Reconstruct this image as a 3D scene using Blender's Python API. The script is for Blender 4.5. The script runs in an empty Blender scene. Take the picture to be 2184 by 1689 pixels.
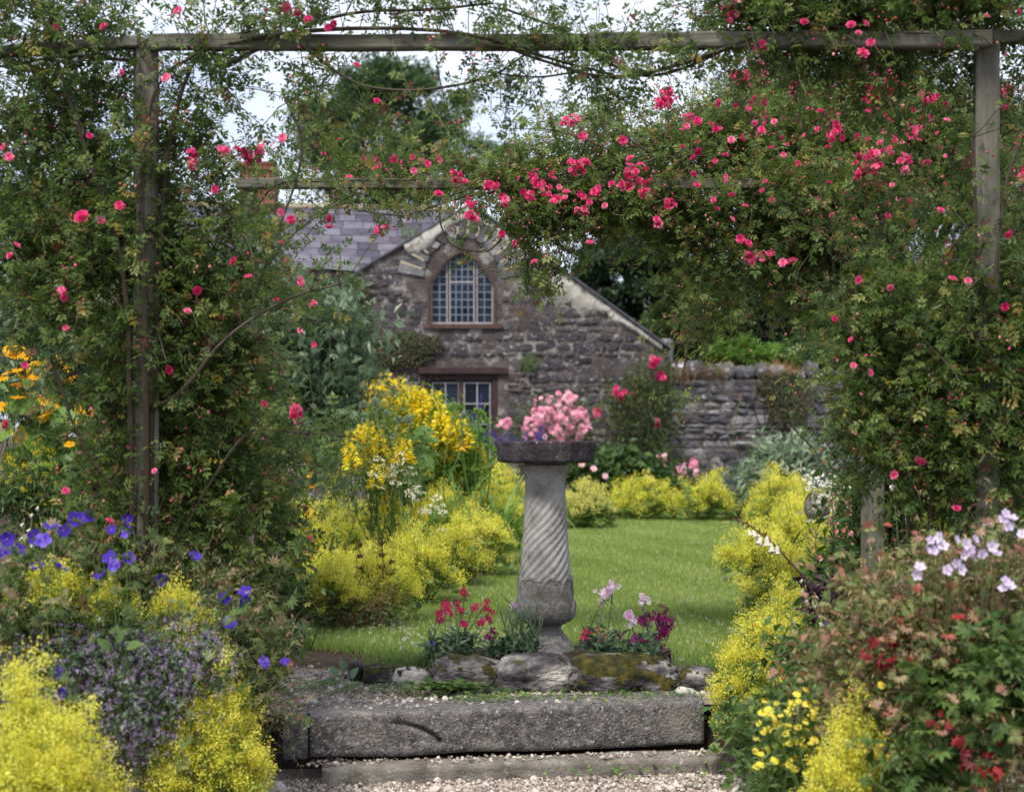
# An old walled garden: rose pergola, spiral bird bath, yellow borders and a stone outbuilding.
import bpy, math, random
import numpy as np
from mathutils import Vector, Matrix, Quaternion

S = bpy.context.scene
rng = np.random.default_rng(11)
random.seed(11)
R = math.radians

# ------------------------------------------------------------------ camera, sky, sun, exposure
F = 3248.0            # focal length in units of a 2184 px wide picture
CX, HY, EYE = 1092.0, 928.0, 1.18
cam_d = bpy.data.cameras.new('camera')
cam = bpy.data.objects.new('camera', cam_d)
S.collection.objects.link(cam)
cam.location = (0, 0, EYE)
cam.rotation_euler = (R(90), 0, 0)
cam_d.sensor_fit = 'HORIZONTAL'
cam_d.sensor_width = 36.0
cam_d.lens = 36.0 * F / 2184.0
cam_d.shift_y = (HY - 844.5) / 2184.0
cam_d.clip_start = 0.1
cam_d.clip_end = 2000
cam_d.dof.use_dof = True
cam_d.dof.focus_distance = 7.9
cam_d.dof.aperture_fstop = cam_d.lens / 18.0
S.camera = cam

world = bpy.data.worlds.new('World')
S.world = world
world.use_nodes = True
wn, wl = world.node_tree.nodes, world.node_tree.links
wn.clear()
w_out = wn.new('ShaderNodeOutputWorld')
w_bg = wn.new('ShaderNodeBackground')
w_bg.inputs['Strength'].default_value = 0.1
w_sky = wn.new('ShaderNodeTexSky')
w_sky.sky_type = 'NISHITA'
w_sky.sun_disc = False
SUN_EL, SUN_AZ = R(56), R(205)        # azimuth clockwise from +Y (straight ahead)
w_sky.sun_elevation = SUN_EL
w_sky.sun_rotation = SUN_AZ
w_tc = wn.new('ShaderNodeTexCoord')
w_map = wn.new('ShaderNodeMapping')
w_map.inputs['Scale'].default_value = (1.0, 1.0, 2.6)
w_no = wn.new('ShaderNodeTexNoise')
w_no.inputs['Scale'].default_value = 5.0
w_no.inputs['Detail'].default_value = 6.0
w_no.inputs['Roughness'].default_value = 0.5
w_rp = wn.new('ShaderNodeValToRGB')
w_rp.color_ramp.elements[0].position = 0.34
w_rp.color_ramp.elements[0].color = (0.21, 0.245, 0.325, 1)
w_rp.color_ramp.elements[1].position = 0.56
w_rp.color_ramp.elements[1].color = (0.345, 0.365, 0.42, 1)
w_mul = wn.new('ShaderNodeVectorMath')
w_mul.operation = 'SCALE'
w_mul.inputs['Scale'].default_value = 10.0
w_mix = wn.new('ShaderNodeMixRGB')
w_mix.inputs['Fac'].default_value = 0.93
wl.new(w_tc.outputs['Generated'], w_map.inputs['Vector'])
wl.new(w_map.outputs['Vector'], w_no.inputs['Vector'])
wl.new(w_no.outputs['Fac'], w_rp.inputs['Fac'])
wl.new(w_rp.outputs['Color'], w_mul.inputs[0])
wl.new(w_sky.outputs['Color'], w_mix.inputs['Color1'])
wl.new(w_mul.outputs['Vector'], w_mix.inputs['Color2'])
wl.new(w_mix.outputs['Color'], w_bg.inputs['Color'])
wl.new(w_bg.outputs['Background'], w_out.inputs['Surface'])

sun_d = bpy.data.lights.new('sun', 'SUN')
sun_d.energy = 1.5
sun_d.angle = R(14)
sun_d.color = (1.0, 0.95, 0.87)
sun = bpy.data.objects.new('sun', sun_d)
S.collection.objects.link(sun)
_sd = Vector((math.sin(SUN_AZ) * math.cos(SUN_EL), math.cos(SUN_AZ) * math.cos(SUN_EL), math.sin(SUN_EL)))
sun.rotation_euler = _sd.to_track_quat('Z', 'Y').to_euler()
sun.location = (0, 0, 20)

S.view_settings.view_transform = 'Standard'
S.view_settings.look = 'None'
S.view_settings.exposure = 1.74
S.view_settings.gamma = 1.0
S.view_settings.use_curve_mapping = False
S.render.engine = 'CYCLES'
S.cycles.use_denoising = True
S.cycles.max_bounces = 8
S.cycles.diffuse_bounces = 5
S.cycles.glossy_bounces = 2
S.cycles.transmission_bounces = 4
S.cycles.transparent_max_bounces = 4

# ------------------------------------------------------------------ helpers
def W(px, py, Y):
    """The point at distance Y that the lens sees at (px, py) of a 2184 x 1689 picture."""
    return np.array([(px - CX) * Y / F, Y, EYE - (py - HY) * Y / F])

def ground_Y(py, z=0.0):
    return (EYE - z) * F / (py - HY)

def unit(v):
    v = np.asarray(v, float)
    return v / np.maximum(np.linalg.norm(v, axis=-1, keepdims=True), 1e-9)

def rand_dirs(n):
    return unit(rng.normal(size=(n, 3)))

def in_ball(n):
    return rand_dirs(n) * (rng.random((n, 1)) ** (1 / 3))

def frames(d, up):
    """Rotation matrices (n,3,3) with local X along d and local Z near up."""
    x = unit(d)
    z = up - (up * x).sum(-1, keepdims=True) * x
    bad = np.linalg.norm(z, axis=-1) < 1e-4
    z[bad] = np.array([0.3, 0.2, 1.0])
    z = unit(z - (z * x).sum(-1, keepdims=True) * x)
    y = np.cross(z, x)
    return np.stack([x, y, z], axis=-1)

class Tmpl:
    def __init__(self, v, tris=(), quads=(), mt=None, mq=None, tv=None):
        self.v = np.array(v, float)
        self.t = np.array(tris, int).reshape(-1, 3)
        self.q = np.array(quads, int).reshape(-1, 4)
        self.mt = np.zeros(len(self.t), int) if mt is None else np.array(mt, int)
        self.mq = np.zeros(len(self.q), int) if mq is None else np.array(mq, int)
        self.tv = np.zeros(len(self.v)) if tv is None else np.array(tv, float)

def join_tmpl(items):
    """items: (Tmpl, 4x4 Matrix or None, material offset)"""
    v, t, q, mt, mq, tv, o = [], [], [], [], [], [], 0
    for T, M, mo in items:
        vv = T.v
        if M is not None:
            M = np.array(M)
            vv = vv @ M[:3, :3].T + M[:3, 3]
        v.append(vv); t.append(T.t + o); q.append(T.q + o)
        mt.append(T.mt + mo); mq.append(T.mq + mo); tv.append(T.tv); o += len(vv)
    return Tmpl(np.concatenate(v), np.concatenate(t), np.concatenate(q), np.concatenate(mt), np.concatenate(mq), np.concatenate(tv))

class MB:
    """Collects triangles and quads in numpy arrays and links them as one mesh."""
    def __init__(self):
        self.v, self.t, self.q, self.mt, self.mq, self.tint, self.n = [], [], [], [], [], [], 0
    def add(self, v, t=None, q=None, mt=0, mq=0, tint=0.5):
        v = np.asarray(v, float).reshape(-1, 3)
        self.v.append(v)
        if t is not None and len(t):
            t = np.asarray(t, int).reshape(-1, 3)
            self.t.append(t + self.n); self.mt.append(np.broadcast_to(mt, (len(t),)).copy())
        if q is not None and len(q):
            q = np.asarray(q, int).reshape(-1, 4)
            self.q.append(q + self.n); self.mq.append(np.broadcast_to(mq, (len(q),)).copy())
        self.tint.append(np.broadcast_to(tint, (len(v),)).copy())
        self.n += len(v)
    def inst(self, T, pos, M, s, tint=0.5, mat=None):
        pos = np.asarray(pos, float)
        n, k = len(pos), len(T.v)
        if n == 0:
            return
        s = np.broadcast_to(np.asarray(s, float).reshape(-1, 1) if np.ndim(s) < 2 else s, (n, 3)) if np.ndim(s) else np.full((n, 3), s)
        tint = np.broadcast_to(tint, (n,))
        vv = (T.v[None] * s[:, None, :])
        vv = np.einsum('nij,nkj->nki', M, vv) + pos[:, None]
        off = (np.arange(n) * k)[:, None, None]
        t = (T.t[None] + off).reshape(-1, 3)
        q = (T.q[None] + off).reshape(-1, 4)
        mt = np.tile(T.mt, n) if mat is None else mat
        mq = np.tile(T.mq, n) if mat is None else mat
        self.add(vv, t, q, mt, mq, (tint[:, None] + T.tv[None]).ravel())
    def tubes(self, P, r, k=3, mat=0, tint=0.5):
        """P: (S,n,3) polylines, r: radius (S,n) or broadcastable."""
        P = np.asarray(P, float)
        if P.ndim == 2:
            P = P[None]
        s, n, _ = P.shape
        if s == 0:
            return
        r = np.broadcast_to(r, (s, n))
        t = unit(np.gradient(P, axis=1))
        ref = np.where(np.abs(t[..., 2:3]) > 0.9, np.array([1.0, 0, 0]), np.array([0, 0, 1.0]))
        a = unit(np.cross(t, ref)); b = np.cross(t, a)
        th = np.arange(k) * 2 * math.pi / k
        ring = P[:, :, None] + r[:, :, None, None] * (a[:, :, None] * np.cos(th)[None, None, :, None] + b[:, :, None] * np.sin(th)[None, None, :, None])
        i = np.arange(n - 1)[:, None] * k; j = np.arange(k)[None]
        j2 = (j + 1) % k
        q = np.stack([i + j, i + j2, i + k + j2, i + k + j], -1).reshape(-1, 4)
        q = (q[None] + (np.arange(s) * n * k)[:, None, None]).reshape(-1, 4)
        tint = np.broadcast_to(tint, (s,))
        self.add(ring, None, q, mat, mat, np.repeat(tint, n * k))
    def box(self, lo, hi, mat=0, tint=0.5, M=None):
        x0, y0, z0 = lo; x1, y1, z1 = hi
        v = np.array([[x0, y0, z0], [x1, y0, z0], [x1, y1, z0], [x0, y1, z0], [x0, y0, z1], [x1, y0, z1], [x1, y1, z1], [x0, y1, z1]], float)
        if M is not None:
            M = np.array(M); v = v @ M[:3, :3].T + M[:3, 3]
        self.add(v, None, [[0, 3, 2, 1], [4, 5, 6, 7], [0, 1, 5, 4], [1, 2, 6, 5], [2, 3, 7, 6], [3, 0, 4, 7]], 0, mat, tint)
    def mesh(self, name, mats, origin=(0, 0, 0), smooth=False):
        v = np.concatenate(self.v) - np.asarray(origin, float)
        t = np.concatenate(self.t) if self.t else np.zeros((0, 3), int)
        q = np.concatenate(self.q) if self.q else np.zeros((0, 4), int)
        me = bpy.data.meshes.new(name)
        me.vertices.add(len(v)); me.vertices.foreach_set('co', v.astype(np.float32).ravel())
        me.loops.add(3 * len(t) + 4 * len(q))
        me.loops.foreach_set('vertex_index', np.concatenate([t.ravel(), q.ravel()]).astype(np.int32))
        me.polygons.add(len(t) + len(q))
        me.polygons.foreach_set('loop_start', np.concatenate([np.arange(len(t)) * 3, 3 * len(t) + np.arange(len(q)) * 4]).astype(np.int32))
        mi = np.concatenate([np.concatenate(self.mt) if self.mt else np.zeros(0, int), np.concatenate(self.mq) if self.mq else np.zeros(0, int)])
        me.polygons.foreach_set('material_index', mi.astype(np.int32))
        me.polygons.foreach_set('use_smooth', np.full(len(mi), smooth, dtype=bool))
        at = me.attributes.new('tint', 'FLOAT', 'POINT')
        at.data.foreach_set('value', np.concatenate(self.tint).astype(np.float32))
        me.update(calc_edges=True)
        for m in (mats if isinstance(mats, (list, tuple)) else [mats]):
            me.materials.append(m)
        return me

def link(name, me, parent=None, loc=(0, 0, 0), kind=None, label=None):
    o = bpy.data.objects.new(name, me)
    S.collection.objects.link(o)
    o.location = loc
    if parent is not None:
        o.parent = parent
    if kind:
        o['kind'] = kind
    if label:
        o['label'] = label
    return o

def tag(o, label, cat, group=None):
    o['label'] = label; o['category'] = cat
    if group:
        o['group'] = group
    return o

def thing(name, label, cat, loc, group=None):
    o = bpy.data.objects.new(name, None)
    o.empty_display_size = 0.1
    S.collection.objects.link(o)
    o.location = loc
    return tag(o, label, cat, group)

def part(name, mb, mats, root, kind=None, smooth=False, label=None):
    """One mesh part, its vertices given in world space."""
    if not mb.v:
        return None
    org = np.array(root.location) if root is not None else np.zeros(3)
    if root is not None and root.parent is not None:
        org = org + np.array(root.parent.location)
    return link(name, mb.mesh(name, mats, org, smooth), root, kind=kind, label=label)

def place(name, me, root, pos, M=None, s=1.0, label=None):
    """A part that shares mesh data, at a world position (M: 3x3 rotation)."""
    o = bpy.data.objects.new(name, me)
    S.collection.objects.link(o)
    org = np.zeros(3)
    if root is not None:
        o.parent = root
        org = np.array(root.location)
        if root.parent is not None:
            org = org + np.array(root.parent.location)
    o.location = np.asarray(pos) - org
    if M is not None:
        o.rotation_euler = Matrix(np.asarray(M).tolist()).to_euler()
    o.scale = (s, s, s) if np.ndim(s) == 0 else tuple(s)
    if label:
        o['label'] = label
    return o

# ------------------------------------------------------------------ materials
def new_mat(name):
    m = bpy.data.materials.new(name); m.use_nodes = True
    n, l = m.node_tree.nodes, m.node_tree.links
    n.clear()
    out = n.new('ShaderNodeOutputMaterial')
    return m, n, l, out

def ramp(n, stops):
    r = n.new('ShaderNodeValToRGB')
    e = r.color_ramp.elements
    e[0].position, e[0].color = stops[0][0], (*stops[0][1], 1)
    e[1].position, e[1].color = stops[-1][0], (*stops[-1][1], 1)
    for p, c in stops[1:-1]:
        x = e.new(p); x.color = (*c, 1)
    return r

def leaf_mat(name, stops, trans=0.35, rough=0.45, spec=0.35, bright=1.25):
    """Foliage or petals: the tint attribute picks the colour of each leaf, some light passes through."""
    m, n, l, out = new_mat(name)
    a = n.new('ShaderNodeAttribute'); a.attribute_name = 'tint'
    r = ramp(n, stops)
    l.new(a.outputs['Fac'], r.inputs['Fac'])
    p = n.new('ShaderNodeBsdfPrincipled')
    p.inputs['Roughness'].default_value = rough
    p.inputs['Specular IOR Level'].default_value = spec
    l.new(r.outputs['Color'], p.inputs['Base Color'])
    t = n.new('ShaderNodeBsdfTranslucent')
    b = n.new('ShaderNodeVectorMath'); b.operation = 'SCALE'; b.inputs['Scale'].default_value = bright
    l.new(r.outputs['Color'], b.inputs[0]); l.new(b.outputs['Vector'], t.inputs['Color'])
    x = n.new('ShaderNodeMixShader'); x.inputs['Fac'].default_value = trans
    l.new(p.outputs['BSDF'], x.inputs[1]); l.new(t.outputs['BSDF'], x.inputs[2])
    l.new(x.outputs['Shader'], out.inputs['Surface'])
    return m

def solid_mat(name, stops, scale=8.0, rough=0.85, bump=0.3, bump_scale=40.0, spec=0.25, spots=None, by_object=0.0, by_tint=0.0, stretch=(1, 1, 1), bump_dist=0.01, spots2=None):
    """Stone, wood, soil: noise in world space through a ramp; optional pale spots; optional shift per object or per tint."""
    m, n, l, out = new_mat(name)
    g = n.new('ShaderNodeNewGeometry')
    mp = n.new('ShaderNodeMapping'); mp.inputs['Scale'].default_value = stretch
    l.new(g.outputs['Position'], mp.inputs['Vector'])
    no = n.new('ShaderNodeTexNoise'); no.inputs['Scale'].default_value = scale; no.inputs['Detail'].default_value = 8; no.inputs['Roughness'].default_value = 0.62
    l.new(mp.outputs['Vector'], no.inputs['Vector'])
    fac = no.outputs['Fac']
    def plus(sock, w):
        nonlocal fac
        s = n.new('ShaderNodeMath'); s.operation = 'MULTIPLY_ADD'
        l.new(sock, s.inputs[0]); s.inputs[1].default_value = w; l.new(fac, s.inputs[2])
        s2 = n.new('ShaderNodeMath'); s2.operation = 'SUBTRACT'; l.new(s.outputs[0], s2.inputs[0]); s2.inputs[1].default_value = w * 0.5
        fac = s2.outputs[0]
    if by_object:
        oi = n.new('ShaderNodeObjectInfo'); plus(oi.outputs['Random'], by_object)
    if by_tint:
        a = n.new('ShaderNodeAttribute'); a.attribute_name = 'tint'; plus(a.outputs['Fac'], by_tint)
    r = ramp(n, stops); l.new(fac, r.inputs['Fac'])
    col = r.outputs['Color']
    for sp in (spots, spots2):
        if sp:
            c, sc, lo, hi = sp
            n2 = n.new('ShaderNodeTexNoise'); n2.inputs['Scale'].default_value = sc; n2.inputs['Detail'].default_value = 5; n2.inputs['Roughness'].default_value = 0.6
            l.new(g.outputs['Position'], n2.inputs['Vector'])
            r2 = ramp(n, [(lo, (0, 0, 0)), (hi, (1, 1, 1))]); l.new(n2.outputs['Fac'], r2.inputs['Fac'])
            mx = n.new('ShaderNodeMixRGB'); l.new(r2.outputs['Color'], mx.inputs['Fac']); l.new(col, mx.inputs['Color1']); mx.inputs['Color2'].default_value = (*c, 1)
            col = mx.outputs['Color']
    p = n.new('ShaderNodeBsdfPrincipled'); p.inputs['Roughness'].default_value = rough; p.inputs['Specular IOR Level'].default_value = spec
    l.new(col, p.inputs['Base Color'])
    if bump:
        n3 = n.new('ShaderNodeTexNoise'); n3.inputs['Scale'].default_value = bump_scale; n3.inputs['Detail'].default_value = 6
        l.new(mp.outputs['Vector'], n3.inputs['Vector'])
        bp = n.new('ShaderNodeBump'); bp.inputs['Strength'].default_value = bump; bp.inputs['Distance'].default_value = bump_dist
        l.new(n3.outputs['Fac'], bp.inputs['Height']); l.new(bp.outputs['Normal'], p.inputs['Normal'])
    l.new(p.outputs['BSDF'], out.inputs['Surface'])
    return m

def glass_mat(name, col, rough=0.08):
    m, n, l, out = new_mat(name)
    g = n.new('ShaderNodeObjectInfo')
    r = ramp(n, [(0.0, col[0]), (1.0, col[1])]); l.new(g.outputs['Random'], r.inputs['Fac'])
    p = n.new('ShaderNodeBsdfPrincipled'); p.inputs['Roughness'].default_value = rough; p.inputs['Specular IOR Level'].default_value = 0.22
    l.new(r.outputs['Color'], p.inputs['Base Color']); l.new(p.outputs['BSDF'], out.inputs['Surface'])
    return m

M = {}
# foliage (tint 0..1)
M['rose_leaf'] = leaf_mat('rose_leaf', [(0.0, (0.036, 0.074, 0.018)), (0.35, (0.092, 0.156, 0.032)), (0.66, (0.175, 0.238, 0.054)), (0.80, (0.27, 0.31, 0.095)), (0.89, (0.38, 0.28, 0.05)), (0.95, (0.26, 0.13, 0.065)), (1.0, (0.18, 0.065, 0.05))], 0.50, 0.40, 0.36)
M['rose_leaf_far'] = leaf_mat('rose_leaf_far', [(0.0, (0.048, 0.094, 0.022)), (0.35, (0.115, 0.186, 0.040)), (0.66, (0.21, 0.275, 0.066)), (0.82, (0.32, 0.35, 0.105)), (0.91, (0.43, 0.33, 0.08)), (1.0, (0.26, 0.10, 0.065))], 0.50, 0.42, 0.34)
M['cane'] = leaf_mat('cane', [(0.0, (0.035, 0.022, 0.014)), (0.5, (0.07, 0.055, 0.025)), (1.0, (0.09, 0.12, 0.035))], 0.05, 0.6)
M['rose_petal'] = leaf_mat('rose_petal', [(0.0, (0.46, 0.010, 0.090)), (0.45, (0.74, 0.045, 0.200)), (0.8, (0.86, 0.16, 0.34)), (1.0, (0.90, 0.36, 0.46))], 0.30, 0.55, 0.15, 1.1)
M['pale_petal'] = leaf_mat('pale_petal', [(0.0, (0.70, 0.17, 0.33)), (0.5, (0.82, 0.38, 0.50)), (1.0, (0.90, 0.70, 0.70))], 0.30, 0.55, 0.15, 1.05)
M['bud'] = leaf_mat('bud', [(0.0, (0.28, 0.03, 0.05)), (0.55, (0.66, 0.10, 0.17)), (1.0, (0.78, 0.34, 0.32))], 0.15, 0.5)
M['mantle_bloom'] = leaf_mat('mantle_bloom', [(0.0, (0.30, 0.33, 0.050)), (0.3, (0.58, 0.57, 0.065)), (0.65, (0.77, 0.71, 0.090)), (1.0, (0.86, 0.82, 0.20))], 0.42, 0.6, 0.1, 1.1)
M['mantle_pale'] = leaf_mat('mantle_pale', [(0.0, (0.42, 0.41, 0.08)), (0.5, (0.66, 0.61, 0.14)), (1.0, (0.80, 0.74, 0.25))], 0.4, 0.6, 0.1, 1.12)
M['mantle_leaf'] = leaf_mat('mantle_leaf', [(0.0, (0.07, 0.13, 0.03)), (0.6, (0.17, 0.25, 0.06)), (1.0, (0.28, 0.34, 0.11))], 0.4, 0.5)
M['green_leaf'] = leaf_mat('green_leaf', [(0.0, (0.032, 0.072, 0.018)), (0.5, (0.085, 0.155, 0.036)), (1.0, (0.17, 0.24, 0.065))], 0.4, 0.45)
M['bright_leaf'] = leaf_mat('bright_leaf', [(0.0, (0.06, 0.14, 0.018)), (0.5, (0.12, 0.24, 0.035)), (1.0, (0.22, 0.34, 0.07))], 0.45, 0.45)
M['silver_leaf'] = leaf_mat('silver_leaf', [(0.0, (0.065, 0.125, 0.055)), (0.6, (0.155, 0.235, 0.125)), (1.0, (0.36, 0.42, 0.28))], 0.32, 0.5)
M['stock_leaf'] = leaf_mat('stock_leaf', [(0.0, (0.05, 0.095, 0.050)), (0.6, (0.10, 0.165, 0.085)), (1.0, (0.20, 0.27, 0.15))], 0.25, 0.5)
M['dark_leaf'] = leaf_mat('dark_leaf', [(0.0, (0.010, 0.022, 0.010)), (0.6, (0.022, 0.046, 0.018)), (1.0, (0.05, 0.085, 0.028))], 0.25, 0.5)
M['tree_leaf'] = leaf_mat('tree_leaf', [(0.0, (0.020, 0.050, 0.020)), (0.5, (0.050, 0.105, 0.035)), (1.0, (0.12, 0.19, 0.06))], 0.35, 0.55)
M['tangle_leaf'] = leaf_mat('tangle_leaf', [(0.0, (0.06, 0.11, 0.03)), (0.5, (0.13, 0.19, 0.055)), (0.75, (0.24, 0.25, 0.10)), (0.9, (0.36, 0.27, 0.15)), (1.0, (0.34, 0.16, 0.10))], 0.4, 0.5)
M['mid_leaf'] = leaf_mat('mid_leaf', [(0.0, (0.03, 0.055, 0.015)), (0.5, (0.075, 0.12, 0.025)), (1.0, (0.17, 0.20, 0.045))], 0.35, 0.5)
M['copper_leaf'] = leaf_mat('copper_leaf', [(0.0, (0.020, 0.008, 0.018)), (1.0, (0.07, 0.025, 0.05))], 0.25, 0.5)
M['russet_leaf'] = leaf_mat('russet_leaf', [(0.0, (0.11, 0.18, 0.045)), (0.35, (0.23, 0.27, 0.09)), (0.65, (0.44, 0.29, 0.18)), (0.86, (0.42, 0.19, 0.14)), (1.0, (0.46, 0.10, 0.08))], 0.4, 0.55)
M['red_leaf'] = leaf_mat('red_leaf', [(0.0, (0.14, 0.010, 0.014)), (1.0, (0.40, 0.025, 0.028))], 0.3, 0.5)
M['creeper_leaf'] = leaf_mat('creeper_leaf', [(0.0, (0.022, 0.032, 0.014)), (0.5, (0.05, 0.06, 0.022)), (0.85, (0.10, 0.09, 0.03)), (1.0, (0.24, 0.12, 0.03))], 0.3, 0.5)
M['straw'] = leaf_mat('straw', [(0.0, (0.22, 0.12, 0.05)), (0.6, (0.42, 0.26, 0.12)), (1.0, (0.55, 0.40, 0.22))], 0.3, 0.7)
M['seed_brown'] = leaf_mat('seed_brown', [(0.0, (0.13, 0.06, 0.035)), (1.0, (0.34, 0.19, 0.11))], 0.25, 0.7)
M['grass_blade'] = leaf_mat('grass_blade', [(0.0, (0.14, 0.205, 0.045)), (0.5, (0.245, 0.325, 0.080)), (0.9, (0.35, 0.41, 0.125)), (1.0, (0.46, 0.43, 0.20))], 0.45, 0.5, 0.2)
# petals
M['gold'] = leaf_mat('gold', [(0.0, (0.74, 0.32, 0.006)), (0.6, (0.88, 0.49, 0.010)), (1.0, (0.92, 0.62, 0.03))], 0.3, 0.6, 0.1, 1.1)
M['yellow'] = leaf_mat('yellow', [(0.0, (0.82, 0.58, 0.016)), (0.5, (0.92, 0.76, 0.035)), (1.0, (0.92, 0.84, 0.10))], 0.38, 0.6, 0.1, 1.05)
M['lemon'] = leaf_mat('lemon', [(0.0, (0.70, 0.58, 0.05)), (1.0, (0.88, 0.78, 0.15))], 0.3, 0.6, 0.1)
M['violet'] = leaf_mat('violet', [(0.0, (0.032, 0.012, 0.20)), (0.6, (0.068, 0.030, 0.34)), (1.0, (0.24, 0.16, 0.56))], 0.2, 0.6, 0.1, 0.9)
M['indigo'] = leaf_mat('indigo', [(0.0, (0.05, 0.018, 0.24)), (1.0, (0.16, 0.07, 0.50))], 0.3, 0.6, 0.1)
M['lilac'] = leaf_mat('lilac', [(0.0, (0.56, 0.42, 0.68)), (1.0, (0.80, 0.72, 0.84))], 0.35, 0.55, 0.1, 1.0)
M['mauve'] = leaf_mat('mauve', [(0.0, (0.30, 0.18, 0.42)), (0.6, (0.52, 0.35, 0.64)), (1.0, (0.70, 0.54, 0.78))], 0.3, 0.6, 0.1)
M['white'] = leaf_mat('white', [(0.0, (0.66, 0.62, 0.44)), (1.0, (0.86, 0.84, 0.72))], 0.3, 0.6, 0.1, 1.0)
M['crimson'] = leaf_mat('crimson', [(0.0, (0.38, 0.006, 0.055)), (1.0, (0.64, 0.03, 0.14))], 0.3, 0.55, 0.1)
M['plum'] = leaf_mat('plum', [(0.0, (0.075, 0.003, 0.045)), (1.0, (0.20, 0.012, 0.11))], 0.25, 0.55, 0.15)
M['pink_pale'] = leaf_mat('pink_pale', [(0.0, (0.62, 0.28, 0.52)), (0.6, (0.78, 0.52, 0.68)), (1.0, (0.90, 0.82, 0.82))], 0.3, 0.55, 0.1, 1.0)
M['coral'] = leaf_mat('coral', [(0.0, (0.62, 0.16, 0.20)), (1.0, (0.82, 0.42, 0.40))], 0.3, 0.55, 0.1)
M['thistle_head'] = leaf_mat('thistle_head', [(0.0, (0.13, 0.18, 0.10)), (0.55, (0.22, 0.28, 0.17)), (1.0, (0.62, 0.68, 0.52))], 0.3, 0.6)
# hard surfaces
M['wood'] = solid_mat('weathered_wood', [(0.25, (0.075, 0.066, 0.054)), (0.5, (0.165, 0.148, 0.122)), (0.75, (0.29, 0.27, 0.23))], 9, 0.9, 0.6, 45, stretch=(2.2, 2.2, 0.16), spots=((0.10, 0.105, 0.07), 4, 0.52, 0.72), spots2=((0.06, 0.05, 0.04), 14, 0.60, 0.70))
M['wood_flat'] = solid_mat('weathered_beam', [(0.25, (0.055, 0.050, 0.040)), (0.5, (0.125, 0.115, 0.092)), (0.75, (0.23, 0.215, 0.18))], 9, 0.9, 0.6, 45, stretch=(0.16, 2.2, 2.2), spots=((0.09, 0.095, 0.055), 3, 0.48, 0.72), spots2=((0.05, 0.042, 0.035), 12, 0.60, 0.70))
M['bath_bowl'] = solid_mat('bath_bowl', [(0.3, (0.018, 0.014, 0.018)), (0.55, (0.050, 0.041, 0.046)), (0.8, (0.12, 0.105, 0.105))], 14, 0.9, 0.9, 60, spots=((0.42, 0.43, 0.40), 45, 0.665, 0.72), spots2=((0.30, 0.19, 0.03), 7, 0.68, 0.73))
M['bath_shaft'] = solid_mat('bath_shaft', [(0.30, (0.16, 0.148, 0.135)), (0.5, (0.32, 0.302, 0.284)), (0.75, (0.48, 0.46, 0.435))], 9, 0.9, 0.8, 120, bump_dist=0.006, spots=((0.17, 0.152, 0.13), 34, 0.58, 0.74))
M['bath_base'] = solid_mat('bath_base', [(0.3, (0.11, 0.102, 0.094)), (0.5, (0.21, 0.198, 0.183)), (0.75, (0.34, 0.325, 0.305))], 40, 0.92, 1.0, 110, bump_dist=0.01, spots=((0.12, 0.095, 0.07), 10, 0.54, 0.72), spots2=((0.48, 0.47, 0.43), 60, 0.66, 0.74))
M['step_stone'] = solid_mat('step_stone', [(0.32, (0.048, 0.042, 0.042)), (0.5, (0.108, 0.097, 0.095)), (0.70, (0.22, 0.20, 0.188))], 30, 0.92, 1.0, 90, bump_dist=0.016, spots=((0.36, 0.345, 0.33), 75, 0.575, 0.66), spots2=((0.22, 0.20, 0.175), 3.5, 0.52, 0.64))
M['kerb_stone'] = solid_mat('kerb_stone', [(0.3, (0.09, 0.075, 0.065)), (0.5, (0.17, 0.15, 0.125)), (0.72, (0.28, 0.26, 0.23))], 9, 0.92, 0.8, 80, spots=((0.36, 0.34, 0.32), 30, 0.58, 0.72))
M['rock'] = solid_mat('rock', [(0.36, (0.025, 0.020, 0.021)), (0.48, (0.075, 0.066, 0.069)), (0.57, (0.22, 0.205, 0.195)), (0.69, (0.50, 0.46, 0.40))], 5, 0.9, 1.0, 40, bump_dist=0.03, stretch=(1, 1, 1.6), spots=((0.06, 0.056, 0.018), 8, 0.58, 0.66))
M['pale_rock'] = solid_mat('pale_rock', [(0.3, (0.22, 0.20, 0.18)), (0.5, (0.42, 0.39, 0.35)), (0.7, (0.60, 0.57, 0.52))], 9, 0.9, 0.8, 40, bump_dist=0.02)
M['moss'] = solid_mat('moss', [(0.3, (0.015, 0.016, 0.006)), (0.5, (0.045, 0.044, 0.010)), (0.72, (0.14, 0.10, 0.020))], 22, 0.95, 1.0, 160, bump_dist=0.015)
M['soil'] = solid_mat('soil', [(0.3, (0.030, 0.018, 0.012)), (0.55, (0.065, 0.042, 0.028)), (0.8, (0.12, 0.085, 0.06))], 14, 0.95, 1.0, 60, bump_dist=0.03)
M['gravel_base'] = solid_mat('gravel_base', [(0.3, (0.14, 0.11, 0.085)), (0.5, (0.30, 0.245, 0.20)), (0.75, (0.46, 0.40, 0.34))], 60, 0.95, 1.0, 90, bump_dist=0.02)
M['pebble'] = solid_mat('pebble', [(0.0, (0.10, 0.085, 0.075)), (0.35, (0.30, 0.245, 0.20)), (0.65, (0.44, 0.37, 0.31)), (1.0, (0.62, 0.56, 0.50))], 30, 0.9, 0.2, 200, by_tint=1.1)
M['lawn'] = solid_mat('lawn', [(0.3, (0.15, 0.21, 0.045)), (0.5, (0.20, 0.275, 0.062)), (0.7, (0.25, 0.31, 0.08))], 1.6, 0.95, 1.0, 120, bump_dist=0.03, spec=0.1)
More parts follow.
